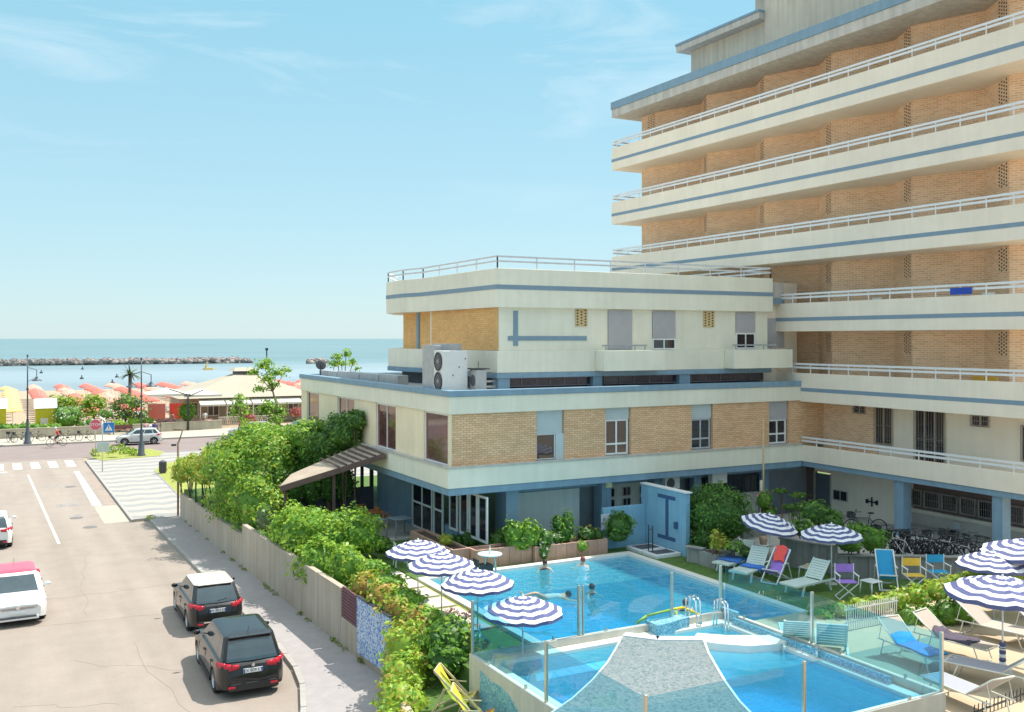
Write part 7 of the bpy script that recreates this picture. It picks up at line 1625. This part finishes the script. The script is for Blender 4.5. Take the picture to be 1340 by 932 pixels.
# breakwater
rg = np.random.default_rng(5); b = MB(); rocks = []
rk = mat('breakwater_rock', (.16, .13, .13), .9, .4, .5, bump=.5, bscale=3, c2=(.50, .43, .38))
def rock(b, c, r):
    n_, k_ = 6, 4; vs = []
    for j in range(k_+1):
        th = math.pi*j/k_
        for i in range(n_):
            a = 2*math.pi*i/n_; q = r*rg.uniform(.75, 1.2); vs.append((c[0]+q*math.sin(th)*math.cos(a)*1.3, c[1]+q*math.sin(th)*math.sin(a), c[2]+q*.8*math.cos(th)))
    b.add(vs, [(j*n_+i, (j+1)*n_+i, (j+1)*n_+(i+1) % n_, j*n_+(i+1) % n_) for j in range(k_) for i in range(n_)])
x0, y0 = at(-60, 479.5, -.6); x1, y1 = at(326, 475, -.6)
for i in range(620):
    f = i/620; x = x0+(x1-x0)*f; y = y0+(y1-y0)*f; rock(b, (x+rg.uniform(-.6, .6), y+rg.uniform(-3.0, 3.0), rg.uniform(-.6, 1.2)*(1 if f < .97 else .5)), rg.uniform(.7, 1.35))
tag(b.build('breakwater', rk), 'long low breakwater of dark and pale boulders across the bay', 'breakwater', kind='stuff')
b = MB(); x0, y0 = at(404, 476, -.6); x1, y1 = at(428, 475, -.6)
for i in range(50): f = i/50; rock(b, (x0+(x1-x0)*f, y0+(y1-y0)*f+rg.uniform(-2, 2), rg.uniform(-.5, .8)), rg.uniform(.6, 1.2))
tag(b.build('breakwater', rk), 'short stretch of boulders right of the tall airy tree', 'breakwater', kind='stuff')
x, y = at(349, 476, -.6); t = thing('sea_marker', (x, y, -.6), 'thin dark marker post standing at the end of the breakwater', 'beacon'); MB().tube((x, y, -1), (x, y, 4.8), .25, 6).build('post', dark, t); MB().box(x-.5, x+.5, y-.4, y+.4, 4.8, 5.8).build('top_mark', dark, t)
x, y = at(273, 484, -.6); t = thing('pedal_boat', (x, y, -.6), 'small yellow pedal boat on the calm water', 'boat'); b = MB(); b.prism([(x-1.6, y-1), (x+1.3, y-1), (x+1.9, y-.6), (x+1.3, y-.2), (x-1.6, y-.2)], -.65, -.1); b.prism([(x-1.6, y+.3), (x+1.3, y+.3), (x+1.9, y+.7), (x+1.3, y+1.1), (x-1.6, y+1.1)], -.65, -.1); b.build('hull', yl, t)
MB().box(x-1.2, x+.9, y-.9, y+1.0, -.09, .05).box(x-1.0, x-.8, y-.8, y+.9, .051, .9).build('deck', yell, t); MB().tube((x-.5, y+1.5, .0), (x-.3, y+.6, 1.9), .12, 6).build('slide', yl, t)
for i, (px, py) in enumerate(((108, 483.5), (107, 496), (54, 488.5), (153, 494), (147, 502))):
    x, y = at(px, py, -.6); tag(MB().ball((0, 0, 0), .5, .4, .45, 8, 6).lathe([(.15, .3), (.12, .9), (0, .95)], (0, 0, 0), 6).build('mooring_buoy', dark, loc=(x, y, -.55)), ['dark buoy farthest out in the calm water', 'dark buoy in the middle of the calm water', 'dark buoy right of the first lamp post', 'dark buoy just left of the palm', 'dark buoy nearest the salmon parasols'][i], 'buoy', 'buoys on the calm water')
# people under the bar terrace
for i, (px, a_, lab) in enumerate(((268, shirt_w, 'person in a white top on the bar terrace'), (300, darkp, 'person in dark clothes by the bar entrance'), (225, shirt_p, 'person in a pink top under the square parasols'))):
    Y_ = 108.9; x = onY(px, Y_); person(lab, stand(), E0, (x, Y_, .1), i*1.3, dress(a_, short_k), (0, .03, 1.6))
# foot notes of planting: weeds along the wall and the kerb
wd_ = []; rr = random.Random(8)
for i in range(26):
    y_ = rr.uniform(27, 54); x_ = wx(y_)-.06; wd_.append((x_, y_, .14, rr.uniform(.05, .16), rr.uniform(.08, .3), rr.uniform(.03, .1)))
tag(leaves('weeds', wd_, 260, .03, [g_mid, g_org, g_dark], None, 301, (2, 1.5, 1), None), 'dry weeds growing along the foot of the street wall', 'weeds', kind='stuff')
tag(leaves('weeds', [(7.45, 54.5, .18, .25, .2, .16)], 160, .05, [g_yel, g_lime], None, 302, (1, 1), None), 'yellow green weed tuft at the kerb corner by the plaza', 'weeds')
# ------------------------------------------------------------------ light, sky, camera
SUN = Vector((.53, .03, 1.0)).normalized()
elev = math.asin(SUN.z); az = math.atan2(SUN.x, SUN.y)
sl = bpy.data.lights.new('sun', 'SUN'); sl.energy = SUN_E; sl.angle = R(.6); sl.color = (1, .955, .88)
so = bpy.data.objects.new('sun', sl); col.objects.link(so); so.rotation_euler = (-SUN).to_track_quat('-Z', 'Y').to_euler(); so.location = (30, 10, 60)
w = bpy.data.worlds.new('World'); scene.world = w; w.use_nodes = True
N, L = w.node_tree.nodes, w.node_tree.links
bg = N['Background']; sk = N.new('ShaderNodeTexSky'); sk.sky_type = 'NISHITA'; sk.sun_disc = False
sk.sun_elevation = elev; sk.sun_rotation = az; sk.altitude = 10; sk.air_density = 1.0; sk.dust_density = .25; sk.ozone_density = 1.5
# wispy cirrus mixed into the sky by direction
tc = N.new('ShaderNodeTexCoord'); mp = N.new('ShaderNodeMapping'); mp.inputs['Scale'].default_value = (1.6, 2.2, 9.0); mp.inputs['Rotation'].default_value = (R(14), R(22), R(20))
L.new(tc.outputs['Generated'], mp.inputs[0])
n1 = N.new('ShaderNodeTexNoise'); n1.inputs['Scale'].default_value = 1.7; n1.inputs['Detail'].default_value = 9; n1.inputs['Roughness'].default_value = .6; n1.inputs['Distortion'].default_value = .6
L.new(mp.outputs[0], n1.inputs['Vector'])
mr = N.new('ShaderNodeMapRange'); mr.inputs[1].default_value = .52; mr.inputs[2].default_value = .82; mr.inputs[3].default_value = 0; mr.inputs[4].default_value = .6
L.new(n1.outputs['Fac'], mr.inputs[0])
hs = N.new('ShaderNodeHueSaturation'); hs.inputs['Hue'].default_value = SKY_HUE; hs.inputs['Saturation'].default_value = SKY_SAT; hs.inputs['Value'].default_value = 1
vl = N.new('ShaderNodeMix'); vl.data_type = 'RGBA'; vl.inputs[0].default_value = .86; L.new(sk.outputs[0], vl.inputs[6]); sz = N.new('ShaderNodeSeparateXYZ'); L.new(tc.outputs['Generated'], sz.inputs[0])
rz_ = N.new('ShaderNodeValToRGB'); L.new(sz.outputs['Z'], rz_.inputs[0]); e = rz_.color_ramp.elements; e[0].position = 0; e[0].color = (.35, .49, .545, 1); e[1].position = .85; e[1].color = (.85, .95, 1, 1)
q = e.new(.12); q.color = (.30, .485, .545, 1); q = e.new(.34); q.color = (.205, .45, .545, 1); q = e.new(.5); q.color = (.45, .62, .72, 1)  # stops above the view are brightened, added fill light for the shaded facades
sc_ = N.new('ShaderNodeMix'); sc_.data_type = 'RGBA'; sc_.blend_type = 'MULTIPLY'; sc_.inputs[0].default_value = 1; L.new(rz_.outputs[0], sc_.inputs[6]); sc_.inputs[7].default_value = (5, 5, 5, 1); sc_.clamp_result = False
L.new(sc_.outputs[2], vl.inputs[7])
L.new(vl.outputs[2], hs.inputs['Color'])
cm = N.new('ShaderNodeMapRange'); cm.inputs[1].default_value = .10; cm.inputs[2].default_value = .26; L.new(sz.outputs['Z'], cm.inputs[0])
cx_ = N.new('ShaderNodeMath'); cx_.operation = 'MULTIPLY'; L.new(mr.outputs[0], cx_.inputs[0]); L.new(cm.outputs[0], cx_.inputs[1])
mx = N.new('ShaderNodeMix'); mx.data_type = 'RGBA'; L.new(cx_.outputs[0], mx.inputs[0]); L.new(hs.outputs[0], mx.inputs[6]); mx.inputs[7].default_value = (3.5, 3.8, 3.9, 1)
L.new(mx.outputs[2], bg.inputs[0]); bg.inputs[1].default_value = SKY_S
cam = bpy.data.cameras.new('camera'); co = bpy.data.objects.new('camera', cam); col.objects.link(co)
cam.sensor_width = 36; cam.lens = 36*F/1340.0; cam.clip_start = .1; cam.clip_end = 40000
cam.shift_y = -(466-443)/1340.0
co.location = (0, 0, H); co.rotation_euler = (R(90), 0, -math.atan2(FX, FY)); scene.camera = co
scene.render.engine = 'CYCLES'; scene.view_settings.view_transform = 'Standard'; scene.view_settings.look = 'None'
scene.view_settings.gamma = 1; scene.view_settings.exposure = EXPO; scene.view_settings.use_curve_mapping = False
scene.cycles.max_bounces = 6; scene.cycles.transparent_max_bounces = 24; scene.cycles.diffuse_bounces = 4
scene.render.resolution_x = 1024; scene.render.resolution_y = 712
